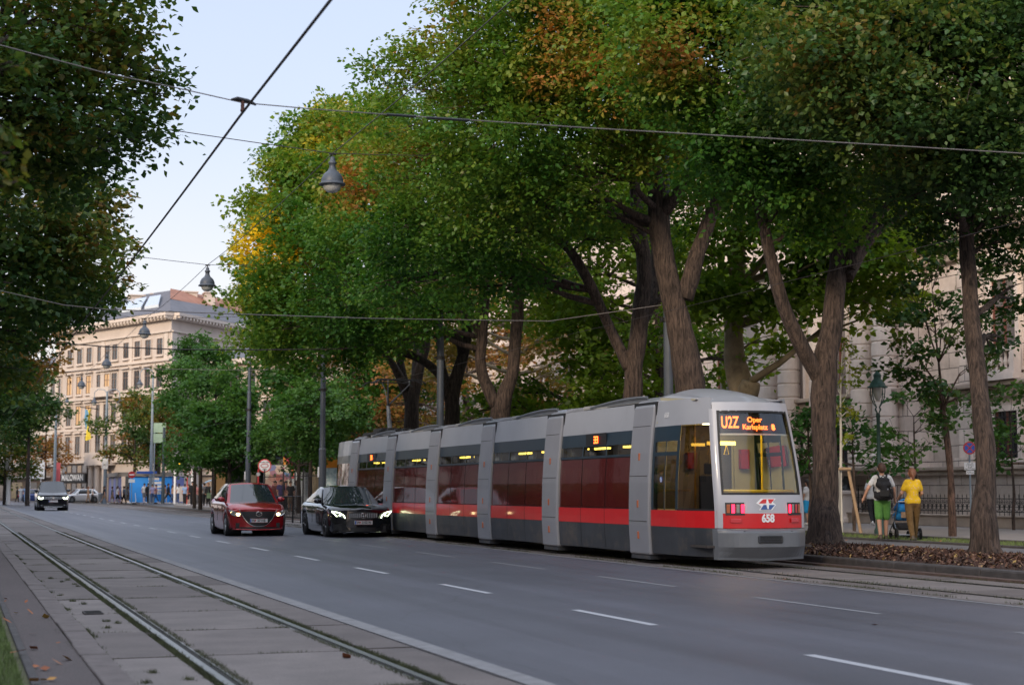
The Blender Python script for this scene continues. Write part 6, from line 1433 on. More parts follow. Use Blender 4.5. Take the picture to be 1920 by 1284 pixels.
    for s in (-1,1):
        if skirt: bc.append((hip[s],hip[s].lerp(knee[s],.8),.115+g,.11+g))
        elif shorts: bc.append((hip[s],hip[s].lerp(knee[s],.86),.084+g,.078+g))
        else: bc += [(hip[s],knee[s],.088+g,.068+g),(knee[s],knee[s].lerp(ank[s],.93),.066+g,.048+g)]
    fuse('skirt' if skirt else ('shorts' if shorts else 'trousers'), bc, vox, bottom, t)
    for s in (-1,1):
        o = fuse('shoe', [(ank[s]+L0(0,-.045,-.045),toe[s]+L0(0,.01,.005),.043,.036),(ank[s]+L0(0,-.02,0),ank[s]+L0(0,-.01,-.03),.042,.042)], vox*.7, shoes or m_pblk, t, sm=1)
    hc = [(head+L0(0,-.035,.045),head+L0(0,.02,.065),.098,.088),(head+L0(0,-.06,-.01),head+L0(0,-.055,.02),.085,.09)]
    if long_hair: hc += [(head+L0(0,-.07,-.05),head+L0(0,-.085,-.24),.075,.045)]
    if bun: hc += [(head+L0(0,-.115,-.03),head+L0(0,-.12,-.13),.042,.030)]
    fuse('hair', hc, vox*.6, hair, t, sm=1)
    return t
m_hbr = M('brown_hair', (.07,.03,.018), .6, var=.4, ns=40); m_hdk = M('dark_hair', (.018,.013,.012), .6, var=.4, ns=40); m_hau = M('auburn_hair', (.17,.065,.03), .55, var=.4, ns=40)
c_w = cloth('white_tee',(.55,.55,.56),var=.06); c_gr = cloth('green_shorts_cloth',(.10,.27,.06)); c_bk = cloth('black_cloth',(.015,.015,.018)); c_jn = cloth('blue_jeans',(.04,.075,.16)); c_brn = cloth('brown_trousers_cloth',(.13,.075,.025))
def yellow_print():
    m, t, b = _nodes('yellow_floral_print'); vo = N(t,'ShaderNodeTexVoronoi'); vo.inputs['Scale'].default_value = 15; tc = N(t,'ShaderNodeTexCoord'); t.links.new(tc.outputs['Object'], vo.inputs['Vector'])
    t.links.new(ramp(t, vo.outputs['Distance'], [(.18,(.55,.40,.22)),(.30,(.66,.42,.015))]), b.inputs['Base Color']); b.inputs['Roughness'].default_value = .9; return m
c_yel = yellow_print(); c_lil = cloth('lilac_top',(.30,.28,.45)); c_tan = cloth('tan_cloth',(.30,.20,.13)); c_gry = cloth('grey_cloth',(.14,.14,.15)); c_pink = cloth('pink_cloth',(.42,.18,.18)); c_bl = cloth('bright_blue_cloth',(.02,.30,.62)); c_teal = cloth('green_bag_cloth',(.16,.24,.14)); c_lb = cloth('pale_blue_cloth',(.24,.34,.52))
s_br = M('brown_leather',(.07,.035,.022),.6); s_w = M('white_shoe',(.6,.6,.6),.6); s_gy = M('grey_brown_shoe',(.10,.075,.055),.7)
# ---- walking couple with pushchair on the cycle path (walking away from the camera)
pm_ = at_z(1656,1013,.12); HY = R(-24)
man = person((pm_.x,pm_.y,.12), HY, 'man walking away in white T-shirt and bright green shorts', 1.87, c_w, c_gr, s_gy, m_hbr, None,
    {-1: ((-.33,-.08,1.20),(-.42,.02,.98)), 1: ((.27,.00,1.17),(.30,.06,.93))}, stride=.30, shorts=True, vox=.02, fingers=True)
pw = at_z(1713,1015,.12)
woman = person((pw.x,pw.y,.12), R(-20), 'woman with auburn ponytail in yellow patterned top and brown trousers', 1.74, c_yel, c_brn, s_gy, m_hau, None,
    {-1: ((-.26,.02,1.17),(-.28,.26,1.06)), 1: ((.24,.06,1.17),(.20,.28,1.06))}, stride=.55, vox=.02, fingers=True, female=True, bun=True)
# backpack
bp_ = empty('backpack', (pm_.x,pm_.y,.12), HY, 'full black backpack with side pockets worn by the man', 'backpack', None, 1.87/1.75)
fuse('bag_body', [((-.09,-.22,1.02),(.09,-.22,1.02),.105,.105),((-.09,-.21,1.28),(.09,-.21,1.28),.09,.09),((-.08,-.19,1.38),(.08,-.19,1.38),.07,.07),((0,-.30,1.05),(0,-.28,1.25),.09,.07)], .02, c_bk, bp_)
fuse('side_pocket', [((.17,-.21,1.0),(.18,-.21,1.15),.06,.05)], .015, c_bk, bp_); fuse('side_pocket', [((-.17,-.21,1.0),(-.18,-.21,1.10),.05,.04)], .015, c_bk, bp_)
b = MB()
for s in (-1,1): b.tube([(s*.07,-.15,1.42),(s*.105,-.06,1.53),(s*.13,.06,1.50),(s*.15,.15,1.35),(s*.19,.06,1.14),(s*.16,-.12,1.05)], .020, 6)
b.build('strap', c_bk, bp_)
b = MB(); b.box(-.10,.10,-.395,-.38,1.02,1.16); b.build('zip_pocket', m_rub, bp_); b = MB(); b.tube([(-.05,-.2,1.44),(0,-.2,1.49),(.05,-.2,1.44)],.012,6); b.build('grab_handle', m_rub, bp_)
# pushchair
ps = at_z(1690,1013,.12); pr = empty('pushchair', (ps.x+.28,ps.y+.30,.12), R(-18), 'bright blue pushchair with black frame pushed by the woman in yellow', 'pushchair', None, 1.0)
m_pblue2 = cloth('pushchair_blue',(.015,.20,.52)); m_alu = M('brushed_frame',(.4,.4,.42),.35,.9)
b = MB(); b.grid(lambda u,v: (.22*math.cos(math.pi*u)*1.0, -.1+.30*math.sin(v*math.pi*.62)-.1, .72+.30*math.sin(math.pi*u)*math.cos(v*math.pi*.45-.3)), 12, 8); b.build('hood', m_pblue2, pr, smooth=True, thick=.02)
fuse('seat_shell', [((-.12,-.05,.62),(.12,-.05,.62),.14,.14),((-.12,.25,.58),(.12,.25,.58),.11,.11),((-.12,-.16,.78),(.12,-.16,.78),.12,.12)], .02, m_pblue2, pr)
b = MB(); b.box(-.22,.22,-.25,.3,.25,.42); b.build('basket', c_bk, pr, bevel=.05); b = MB(); b.box(-.13,.13,-.245,-.22,.55,.72); b.build('pouch', c_tan, pr, bevel=.02)
b = MB()
for s in (-1,1):
    b.tube([(s*.25,.45,.20),(s*.25,-.05,.48),(s*.25,-.42,.95)], .015, 6); b.tube([(s*.27,-.38,.14),(s*.25,.0,.50),(s*.22,.2,.6)], .014, 6); b.tube([(s*.27,-.38,.14),(s*.25,.45,.20)],.013,6)
b.tube([(-.25,-.42,.95),(.25,-.42,.95)], .018, 6); b.tube([(-.27,-.38,.14),(.27,-.38,.14)], .012, 6); b.build('frame', m_alu, pr)
for x,y,r_ in ((-.29,-.38,.155),(.29,-.38,.155),(-.22,.46,.11),(.22,.46,.11)):
    b = MB(); b.lathe([(r_*.78,-.022),(r_,-.018),(r_,.018),(r_*.78,.022),(r_*.78,-.022)], (x,y,r_), 18, ax=(1,0,0)); w_ = b.build('wheel', m_tyre, pr, smooth=True)
    b = MB(); b.lathe([(0,-.015),(.03,-.015),(.03,.015),(0,.015)], (x,y,r_), 10, ax=(1,0,0))
    for k in range(5): a_ = k*2*math.pi/5; b.tube([(x,y,r_),(x,y+math.cos(a_)*r_*.8,r_+math.sin(a_)*r_*.8)],.009,4)
    b.build('spokes', m_rub, w_)
# others on the right pavement
p = at_z(1647,985,.15); person((p.x-.1,p.y+.2,.15), R(-20), 'person in white top and dark trousers mostly hidden behind the man', 1.72, c_w, c_bk, s_w, m_hdk, stride=.7, vox=.035)
p = gp(1514,56,.15); wp = person((p.x,p.y,.15), R(20), 'woman in white top and bright blue skirt between tram and forked trunk', 1.55, c_w, c_bl, s_w, m_hdk, stride=.2, vox=.035, female=True, long_hair=True, skirt=True)
# ---- crowd at the far crossing
GC = 'pedestrians at the far crossing'
crowd = [ # px, depth, heading, height, label, top, bottom, shorts, shoes, hair, stride, long hair
 (196,158,90,1.72,'woman in dark top and tan shorts stepping off the kerb by the white-plated mast',c_bk,c_tan,'s',s_w,m_hdk,.8,1),
 (221,160,80,1.74,'woman in white top and short black skirt beside the striped end of the blue hoarding',c_w,c_bk,'s',s_br,m_hdk,.6,1),
 (226,161,80,1.68,'woman in pink top with dark bag just right of the woman in black skirt',c_pink,c_bk,'s',s_br,m_hbr,.5,1),
 (250,160,-80,1.75,'person in black top with green trousers by the white kick scooter',c_bk,c_gr,'',s_w,m_hdk,.4,0),
 (255,160,-80,1.78,'woman in cream top and white shorts right of the kick scooter',cloth('cream_top',(.5,.42,.34)),c_w,'s',s_w,m_hbr,.6,1),
 (261,164,-70,1.35,'child in green shirt behind the woman in white shorts',c_gr,c_tan,'s',s_w,m_hbr,.4,0),
 (271,158,180,1.88,'tall man in white T-shirt and dark shorts in front of the blue hoarding',c_w,c_gry,'s',s_w,m_hdk,.3,0),
 (278,152,170,1.86,'person all in black at the kerb left of the woman in jeans',c_bk,c_bk,'',s_br,m_hdk,.5,0),
 (286,151,185,1.78,'woman in lilac T-shirt and blue jeans at the kerb corner',c_lil,c_jn,'',s_br,m_hdk,.6,1),
 (310,156,80,1.72,'person in beige shirt just right of the traffic light mast',c_tan,c_w,'',s_w,m_hbr,.3,0),
 (316,153,85,1.85,'man in black striding to the right past the traffic light mast',c_bk,c_bk,'',s_br,m_hdk,1.2,0),
 (336,147,20,1.82,'woman in white T-shirt and jeans before the lit departure display',c_w,c_jn,'',s_w,m_hdk,.3,1),
 (330,151,30,1.90,'dark-clothed man behind the woman before the departure display',c_gry,c_gry,'',s_br,m_hdk,.2,0),
 (361,126,180,1.90,'tall dark figure leaning at the first young tree trunk',c_bk,c_bk,'',s_br,m_hdk,.1,0),
 (368,128,200,1.7,'person in pink shirt between the young tree trunks',c_pink,c_gry,'',s_w,m_hbr,.2,0),
 (391,124,190,1.80,'woman in black with a pale green bag left of the red hatchback',c_bk,c_bk,'',s_br,m_hau,.2,1),
 (174,172,90,1.72,'man in white T-shirt and dark trousers before the columned doorway',c_w,c_bk,'',s_br,m_hdk,.4,0),
 (166,174,90,1.7,'woman in tan clothes between the white car and the columned doorway',c_tan,c_tan,'',s_br,m_hau,.4,1),
 (40,182,180,1.78,'person all in white on the far left pavement',c_w,c_w,'',s_w,m_hdk,.4,0),
 (48.5,182,180,1.80,'person in pale blue next to the one in white on the far left pavement',c_lb,c_lb,'',s_w,m_hdk,.4,0),
 (33,184,90,1.68,'dark-clothed person left of the one in white at the far left',c_bk,c_bk,'',s_br,m_hdk,.4,0),
 (516,92,200,1.75,'person in dark red coat behind the iron railings right of the red hatchback',cloth('dark_red_cloth',(.12,.03,.03)),c_jn,'',s_br,m_hdk,.2,1),
 (527,90,170,1.80,'person in purple jacket behind the iron railings',cloth('purple_cloth',(.06,.05,.16)),c_bk,'',s_br,m_hdk,.2,0),
 (545,91,190,1.72,'seated-height dark person beside the yellow sign behind the railings',c_bk,c_tan,'s',s_br,m_hbr,.2,0),
 (556,94,190,1.78,'person in white by the glass shelter near the black coupe',c_w,c_w,'',s_w,m_hau,.3,0),
 (410,112,180,1.74,'person in grey standing in the shade of the kiosk above the red hatchback',c_gry,c_jn,'',s_br,m_hdk,.2,0),
 (211,163,80,1.7,'person in dark shirt before the striped end of the hoarding',c_gry,c_tan,'s',s_w,m_hbr,.5,0),
 (233,165,-80,1.74,'man in pale blue shirt before the left part of the blue hoarding',c_lb,c_bk,'',s_br,m_hdk,.5,0),
 (241,163,90,1.7,'woman in cream dress before the lettering of the hoarding',c_w,c_tan,'s',s_w,m_hau,.5,1),
 (265,161,85,1.72,'person in grey shirt between the child and the tall man in white',c_gry,c_jn,'',s_w,m_hdk,.6,0),
 (293,158,-85,1.76,'person in pink shirt just left of the cyclist',c_pink,c_jn,'',s_w,m_hbr,.5,0),
 (324,150,80,1.7,'woman in tan top between the striding man and the display pylon',c_tan,c_jn,'',s_w,m_hdk,.5,1),
 (347,139,10,1.76,'person in pale shirt waiting right under the departure display',c_lb,c_bk,'',s_br,m_hdk,.1,0),
 (354,133,-60,1.72,'woman in red top beside the pale pink stop sign',cloth('red_top',(.30,.04,.04)),c_bk,'s',s_w,m_hbr,.3,1),
 (383,125,-30,1.8,'man in grey jacket between the second and third young trunks',c_gry,c_bk,'',s_br,m_hdk,.2,0),
 (400,118,60,1.75,'man in white shirt just left of the red hatchback roof',c_w,c_gry,'',s_br,m_hdk,.3,0),
 (536,92,150,1.74,'woman in pink shirt between purple jacket and dark person behind the railings',c_pink,c_bk,'',s_w,m_hdk,.2,1),
 (156,176,80,1.72,'dark-clothed person walking behind the white car',c_bk,c_gry,'',s_w,m_hdk,.5,0),
]
for px,d,az,h,lab,tp,bt,sh_,so,hr,st,lh in crowd:
    z = .13 if px > 268 else .02
    p = gp(px,d,z); person(tuple(p), R(-az), lab, h, tp, bt, so, hr, stride=st, shorts=sh_=='s', long_hair=bool(lh), female=bool(lh), vox=.05, group=GC, sleeves='long' if tp is c_bk and not sh_ else 'short')
p = gp(393.5,123.6,.13); b = MB(); b.box(-.2,.2,-.08,.08,.62,1.02); b.tube([(-.12,0,1.02),(-.1,0,1.3),(.1,0,1.3),(.12,0,1.02)],.015,5); o = b.build('shoulder_bag', c_teal, bevel=.04); o.location = p; tag(o, 'pale green shoulder bag carried by the woman in black', 'bag')
# kick scooter and bicycle
p = gp(247,158,.02); t = empty('kick_scooter', tuple(p), R(-95), 'white electric kick scooter standing before the blue hoarding', 'scooter')
b = MB(); b.tube([(0,.45,.12),(0,.36,1.05)], .03, 6); b.tube([(-.22,.36,1.08),(.22,.36,1.08)],.02,6); b.build('handlebar', m_whitep, t)
b = MB(); b.box(-.08,.08,-.45,.42,.12,.17); b.build('deck', m_whitep, t, bevel=.02)
for y in (-.5,.5): b = MB(); b.lathe([(.06,-.025),(.11,-.02),(.11,.02),(.06,.025),(.06,-.025)], (0,y,.11), 12, ax=(1,0,0)); b.build('wheel', m_tyre, t)
p = gp(287,159,.13); t = empty('bicycle', tuple(p), R(-100), 'light bicycle with white rimmed wheels ridden before the blue hoarding', 'bicycle')
for y in (-.55,.55):
    b = MB(); b.lathe([(.29,-.02),(.35,-.02),(.35,.02),(.29,.02),(.29,-.02)], (0,y,.35), 20, ax=(1,0,0)); w_ = b.build('wheel', m_whitep, t)
    b = MB()
    for k in range(6): a_ = math.pi*k/6; b.tube([(0,y-.3*math.cos(a_),.35-.3*math.sin(a_)),(0,y+.3*math.cos(a_),.35+.3*math.sin(a_))],.006,3)
    b.build('spokes', m_steel, w_)
b = MB(); bb_ = (0,-.05,.32); st_ = (0,-.2,.85); hd_ = (0,.38,.85); b.tube([(0,-.55,.35),bb_,hd_],.02,6); b.tube([(0,-.55,.35),st_,bb_],.02,6); b.tube([st_,hd_],.02,6); b.tube([(0,.55,.35),(0,.38,.85),(0,.34,1.02)],.02,6); b.tube([(-.25,.3,1.05),(.25,.3,1.05)],.015,6); b.build('frame', m_steel, t)
b = MB(); b.box(-.08,.08,-.32,-.1,.92,.98); b.tube([st_,(0,-.21,.93)],.015,5); b.build('saddle', m_rub, t)
person((p.x,p.y,.25), R(-100), 'cyclist in white T-shirt and pale shorts on the light bicycle', 1.68, c_w, c_lb, s_w, m_hau, arms={-1: ((-.22,.16,1.14),(-.2,.40,1.0)), 1: ((.22,.16,1.14),(.2,.40,1.0))}, stride=.4, shorts=True, vox=.05, group=GC)
# ================================================================ STREET FURNITURE
m_mast = M('mast_blue_grey', (.062,.076,.10), .5, var=.12, ns=3); m_mastl = M('light_mast_grey', (.20,.25,.30), .5, var=.1)
m_green = M('lamp_post_green', (.022,.055,.05), .45, var=.2, ns=6); m_cop = M('verdigris_hood', (.05,.13,.12), .6, var=.3, ns=8)
m_glob = M('opal_glass', (.42,.43,.42), .15, coat=1, var=.03); m_wire = M('span_wire', (.045,.035,.035), .5, .3); m_wire2 = M('pale_wire', (.16,.14,.13), .5)
GM = 'overhead line masts beside the right-hand tram track'
mast_pos = []
for i,(px,d,h,lab) in enumerate([(1255,41.6,10,'tall grey overhead mast right beside the thick trunk behind the tram front'),(825,53.6,9.2,'dark mast between the two black gnarled trunks'),(604,70.7,9.4,'grey mast behind the round young trees near the tram tail'),(465,88.4,9.6,'free-standing grey mast left of the round stop sign')]):
    p = gp(px,d,.13); mast_pos.append(p); t = empty('overhead_mast', tuple(p), 0, lab, 'mast', GM)
    b = MB(); b.cyl((0,0,0),(0,0,.25),.20,.17,16); b.cyl((0,0,.25),(0,0,3.0),.16,.155,16); b.cyl((0,0,3.0),(0,0,3.08),.165,.13,16); b.cyl((0,0,3.08),(0,0,6.6),.125,.115,14); b.cyl((0,0,6.6),(0,0,6.66),.12,.09,14); b.cyl((0,0,6.66),(0,0,h),.085,.075,12); b.ball((0,0,h+.03),.09,8); b.build('pole', m_mast, t, smooth=False)
    for z in (5.6,h-.5): b = MB(); b.cyl((0,0,z),(0,0,z+.1),.15 if z < 6.6 else .11,n=12); b.box(-.22,-.08,-.03,.03,z+.02,z+.08); b.build('clamp', m_iron, t)
    if i in (2,3): b = MB(); b.box(-.19,-.15,-.09,.09,1.8,2.25); b.build('plate', m_whitep, t)
# ---- pendant street lamps along X = 8.3
LX = 8.3; GLmp = 'bell-shaped street lamps hanging on wires over the road'
lampY = []
for i in range(-1,5):
    d = 37.7+19*i; Y = (d-LX*math.sin(TH))/math.cos(TH); lampY.append(Y)
labs = ['largest bell-shaped pendant street lamp, hanging in front of the leafy crowns','second pendant lamp against the pale sky above the cream roof','third pendant lamp in front of the cream cornice','fourth pendant lamp before the upper windows of the cream building','smallest and farthest pendant lamp, left of the double-armed lamp post']
ztop = lambda Y: 9.35+(.0 if Y < 60 else .12)
for i,Y in enumerate(lampY[1:]):
    z = ztop(Y); t = empty('pendant_lamp', (LX,Y,z-.86), 0, labs[i], 'street lamp', GLmp, .86)
    b = MB(); b.lathe([(.0,.98),(.05,.97),(.07,.92),(.07,.85),(.11,.83),(.115,.78),(.085,.76),(.09,.66),(.13,.58),(.15,.56),(.24,.48),(.29,.38),(.31,.28),(.31,.25),(.36,.22),(.37,.18),(.30,.17),(.0,.17)], (0,0,-.05), 24); b.build('lamp_hood', m_mast, t, smooth=True)
    b = MB(); b.lathe([(.255,.13),(.255,.10),(.22,.0),(.14,-.07),(.0,-.10)], (0,0,0), 20); b.build('lamp_glass', m_glob, t, smooth=True)
    b = MB(); b.cyl((0,0,.92),(0,0,1.0),.02); b.tube([(-.1,0,1.0),(.1,0,1.0)],.02,6); b.build('hanger', m_iron, t)
def sagline(a, c, sag, n=14): a = Vector(a); c = Vector(c); return [a.lerp(c,i/n)+Vector((0,0,-4*sag*(i/n)*(1-i/n))) for i in range(n+1)]
def wire(pts, r, m, label, group=None, name='overhead_wire', cat='wire'):
    b = MB(); b.tube(pts, r, 6); o = b.build(name, m, org=tuple(pts[0])); return tag(o, label, cat, group)
b = MB(); 
for i in range(len(lampY)-1):
    b.tube(sagline((LX,lampY[i],ztop(lampY[i])+.02),(LX,lampY[i+1],ztop(lampY[i+1])+.02),.12),.011,5)
tag(b.build('lamp_wire', m_wire, org=(LX,lampY[0],9.4)), 'thin wire running along the road from one pendant lamp to the next', 'wire')
for i,Y in enumerate(lampY[1:4]):
    z = ztop(Y)+.02
    pl = sagline((-6,Y,z+1.35),(LX,Y,z),.1); pr_ = sagline((LX,Y,z),(15.2,Y,z+.45),.05)
    wire(pl+pr_[1:], .010, m_wire, ['cross wire carrying the largest pendant lamp','cross wire carrying the second pendant lamp','cross wire carrying the third pendant lamp'][i], 'cross wires of the pendant lamps')
# ---- tram contact wires
_cw = at_y(455,211,15.1); CX = _cw.x; zc = _cw.z
wire([(CX,y,zc-.04*math.sin(math.pi*((y-15.1)%18.9)/18.9)) for y in np.linspace(-3.8,150,170)], .013, m_wire, 'thick contact wire above the near tram track running diagonally across the sky', 'contact wires of the tram tracks')
RX = 13.3
wire([(RX,y,4.93-.04*math.sin(math.pi*((y-15.1)%18.9)/18.9)) for y in np.linspace(-3.8,150,170)], .0045, m_wire, 'contact wire above the tram and its pantograph', 'contact wires of the tram tracks')
# first span wire with clamp on the contact wire
YS = 15.1
a = at_y(0,85,YS); c = at_y(455,193,YS); e = at_y(725,215,YS); f = at_y(1920,288,YS)
ext = a+(a-c)*.8; ext2 = f+(f-e)*.4
wire([ext,a,at_y(200,138,YS),at_y(340,167,YS),c,at_y(590,205,YS),e,at_y(1100,240,YS),at_y(1500,263,YS),f,ext2], .0055, m_wire2, 'pale span wire crossing the whole picture in front of the trees', 'span wires of the tram line')
t = empty('wire_clamp', tuple(c), 0, 'dark insulated clamp where the span wire carries the thick contact wire', 'clamp')
b = MB(); b.tube([(-.11,0,.02),(-.05,0,.035),(.05,0,.02),(.13,0,-.01)],[.012,.022,.022,.012],8); b.build('insulator', m_iron, t)
b = MB(); b.cyl((0,0,.02),(.0,0,-.06),.018); b.ball((0,0,-.075),.024,8); b.build('hanger', M('rusty_iron',(.10,.04,.03),.7), t)
b = MB(); b.tube([e-Vector(e),at_y(780,219,YS)-e],.014,8); b.tube([at_y(800,221,YS)-e,at_y(880,226,YS)-e],.014,8); o = b.build('wire_insulator', m_iron); o.location = e; tag(o,'dark insulating rods on the span wire right of the clamp','insulator')
YS = 34.0
wire([at_y(-300,470,YS),at_y(0,545,YS),at_y(120,572,YS),at_y(200,580,YS),at_y(420,588,YS),at_y(700,597,YS),at_y(1030,602,YS),at_y(1240,572,YS)], .010, m_wire2, 'second span wire crossing low over the tree row', 'span wires of the tram line')
YS = 53.0
wire([at_y(-200,625,YS),at_y(0,634,YS),at_y(100,642,YS),at_y(200,650,YS),at_y(330,655,YS),at_y(480,656,YS),at_y(640,654,YS),at_y(825,630,YS)], .019, m_wire, 'third span wire with droppers in front of the cream building', 'span wires of the tram line')
YS = 70
wire([at_y(60,700,YS),at_y(200,693,YS),at_y(330,692,YS),at_y(465,694,YS),at_y(604,690,YS)], .012, m_wire2, 'thin wire reaching the grey mast left of the stop sign', 'span wires of the tram line')
# ---- right pavement: gas-style lantern, globe lamp, sign, stakes
d = 44.; p = gp(1649,d,.15); t = empty('lamp_post', tuple(p), 0, 'dark green lamp post with bell hood and tulip shaped glass before the palace', 'lamp post')
h0 = z_at(775,d)-.15; ht = z_at(700,d)-.15
b = MB(); b.lathe([(.17,0),(.17,.12),(.13,.2),(.12,.5),(.14,.55),(.09,.65),(.075,.9),(.07,1.0),(.075,1.05),(.055,1.1),(.05,h0-.12),(.07,h0-.1),(.05,h0-.02),(.06,h0)],(0,0,0),16); b.build('post', m_green, t, smooth=True)
b = MB()
for k in range(4):
    a_ = k*math.pi/2+.4; C_ = lambda r,z: (r*math.cos(a_), r*math.sin(a_), z)
    b.tube([C_(.03,h0),C_(.10,h0+.10),C_(.06,h0+.17),C_(.13,h0+.25),C_(.21,h0+.40),C_(.24,h0+.58),C_(.24,h0+.72)], .014, 6)
b.build('lantern_bracket', m_green, t)
b = MB(); zt = h0+.70; b.lathe([(.27,0),(.28,.03),(.22,.05),(.20,.12),(.13,.22),(.10,.24),(.10,.32),(.12,.33),(.09,.38),(.06,.42),(.03,.46),(0,.47)],(0,0,zt),20); b.build('lamp_hood', m_cop, t, smooth=True)
b = MB(); b.lathe([(0,-.36),(.05,-.34),(.10,-.25),(.13,-.10),(.14,0)],(0,0,zt),16); b.build('lamp_glass', m_glob, t, smooth=True)
p = Vector((XF, at_x(1588,950,XF).y, 1.35)); t = empty('globe_lamp', tuple(p), 0, 'globe lamp on a dark fluted post standing on the fence pier', 'lamp')
zg = z_at(832,(XF*math.sin(TH)+p.y*math.cos(TH)))-1.35
b = MB(); b.lathe([(.26,0),(.26,.06),(.17,.12),(.12,.25),(.16,.35),(.10,.5),(.075,.7),(.06,1.2),(.055,zg-.4),(.09,zg-.36),(.05,zg-.3),(.11,zg-.18)],(0,0,0),14); b.build('post', m_iron, t, smooth=True)
b = MB(); b.ball((0,0,zg),.19,16); b.build('lamp_globe', m_glob, t, smooth=True); b = MB(); b.lathe([(.06,0),(.05,.08),(0,.1)],(0,0,zg+.17),10); b.build('finial', m_iron, t)
# no-stopping sign
p = at_z(1822,998,.15); d_ = p.x*math.sin(TH)+p.y*math.cos(TH); t = empty('no_stopping_sign', tuple(p), -TH, 'round blue and red no-stopping sign with white plates on a thin pole', 'sign')
zz0 = z_at(840,d_)-.15; b = MB(); b.cyl((0,.03,0),(0,.03,zz0+.15),.028,n=10); b.build('pole', m_mastl, t)
r_ = .185
def disc(rr, y, m, name, parent, zc=zz0, n=28): b = MB(); b.lathe([(0,0),(rr,0),(rr,.006),(0,.006)], (0,y,zc), n, ax=(0,-1,0)); return b.build(name, m, parent)
sg_ = disc(r_, 0, m_pred, 'sign_disc', t); disc(r_*.78, -.008, M('sign_blue_face',(.02,.10,.50),.4), 'blue_face', sg_)
for k in (1,-1):
    b = MB(); c_, s_ = math.cos(R(45))*r_*.8, math.sin(R(45))*r_*.8; w_ = .018
    b.prism([(-c_-w_*k*0-w_*.7,-.017,zz0-k*s_+w_*.7*k),(-c_+w_*.7,-.017,zz0-k*s_-w_*.7*k),(c_+w_*.7,-.017,zz0+k*s_-w_*.7*k),(c_-w_*.7,-.017,zz0+k*s_+w_*.7*k)],(0,.001*(2 if k>0 else 1),0)); b.build('cross_bar', m_pred, sg_)
b = MB(); zp1 = z_at(867,d_)-.15; zp0 = z_at(881,d_)-.15; b.box(-.17,.17,-.005,0.003,zp0,zp1); pl = b.build('text_plate', m_whitep, t)
for k,tx in enumerate(['MO - FR','(WERKT.)','v. 8 - 18 h','AUSG.','LADETÄTIGKEIT']): text_mesh('plate_text', tx, .048, m_pblk, pl, (0,-.0065,zp1-.03-k*.038), (R(90),0,0), .0005, 0)
b = MB(); zq1 = z_at(882.5,d_)-.15; zq0 = z_at(889,d_)-.15; b.box(-.115,.115,-.005,.003,zq0,zq1); pl = b.build('text_plate', m_whitep, t); text_mesh('plate_text','Anfang',.07,m_pblk,pl,(0,-.0065,(zq0+zq1)/2),(R(90),0,0),.0005,0)
# tree stakes
m_stake = M('tree_stake_wood', (.36,.25,.16), .85, var=.2, ns=8, bs=.2)
d = 44.4; base = gp(1590,d,.16); t = empty('tree_stakes', tuple(base), -TH, 'round wooden stakes with crossbar holding the thin sapling', 'stakes')
u = d/F
def sp(px,py): return ((px-1590)*u, 0, (919-py)*u+1.35-.16)
b = MB(); b.tube([Vector(sp(1613,1003)),Vector(sp(1591,880))],.045,8); b.build('stake', m_stake, t)
b = MB(); b.tube([Vector(sp(1570,1001)),Vector(sp(1572,878))],.04,8); b.build('stake', M('white_stake',(.5,.47,.42),.8), t)
b = MB(); b.tube([Vector(sp(1572,879))+Vector((0,-.08,0)),Vector(sp(1595,879))+Vector((0,-.08,0))],.042,8); b.build('crossbar', m_stake, t)
# ---- stop area
m_kroof = M('kiosk_roof_grey', (.16,.15,.145), .6); m_kdark = M('kiosk_dark_front', (.018,.016,.015), .5)
K0 = gp(384,108,.13); K1 = gp(600,96,.13); dk, nk, Lk = ax2(K0,K1)
t = empty('kiosk', tuple(K0), 0, 'low flat-roofed dark kiosk of the tram stop behind the young trees', 'kiosk')
hk = 3.0
b = MB(); b.obox(nk*(-3.5), dk*Lk, nk*3.0, (0,0,hk-.3)); b.build('wall', m_kdark, t)
b = MB(); b.obox(nk*(-4)-dk*.6+Vector((0,0,hk-.3)), dk*(Lk+1.2), nk*5.2, (0,0,.38)); b.build('roof', m_kroof, t)
for k in range(7): b = MB(); o_ = dk*(Lk*(k+.15)/7)+nk*(-.499); b.obox(o_+Vector((0,0,.5)), dk*(Lk*.11), nk*.03, (0,0,1.9)); b.build('shop_window', [EM('kiosk_glow_%d'%k,[(.9,.5,.2),(.5,.4,.3),(.8,.6,.4)][k%3],[.07,.03,.05,.02,.06,.03,.04][k],(.08,.05,.03)), m_cglass][k%2], t)
b = MB(); 
for k in range(5): q = dk*(3+k*Lk/6)+nk*(-2)+Vector((0,0,hk+.08)); b.obox(q, dk*(1.4+.5*(k%2)), nk*1.2, (0,0,.7+.3*(k%3)))
b.cyl(dk*(Lk*.42)+nk*(-1.6)+Vector((0,0,hk+.6)), dk*(Lk*.42+1.5)+nk*(-1.6)+Vector((0,0,hk+.6)), .5, n=14); b.build('roof_ducts', m_steel, t, bevel=.05)
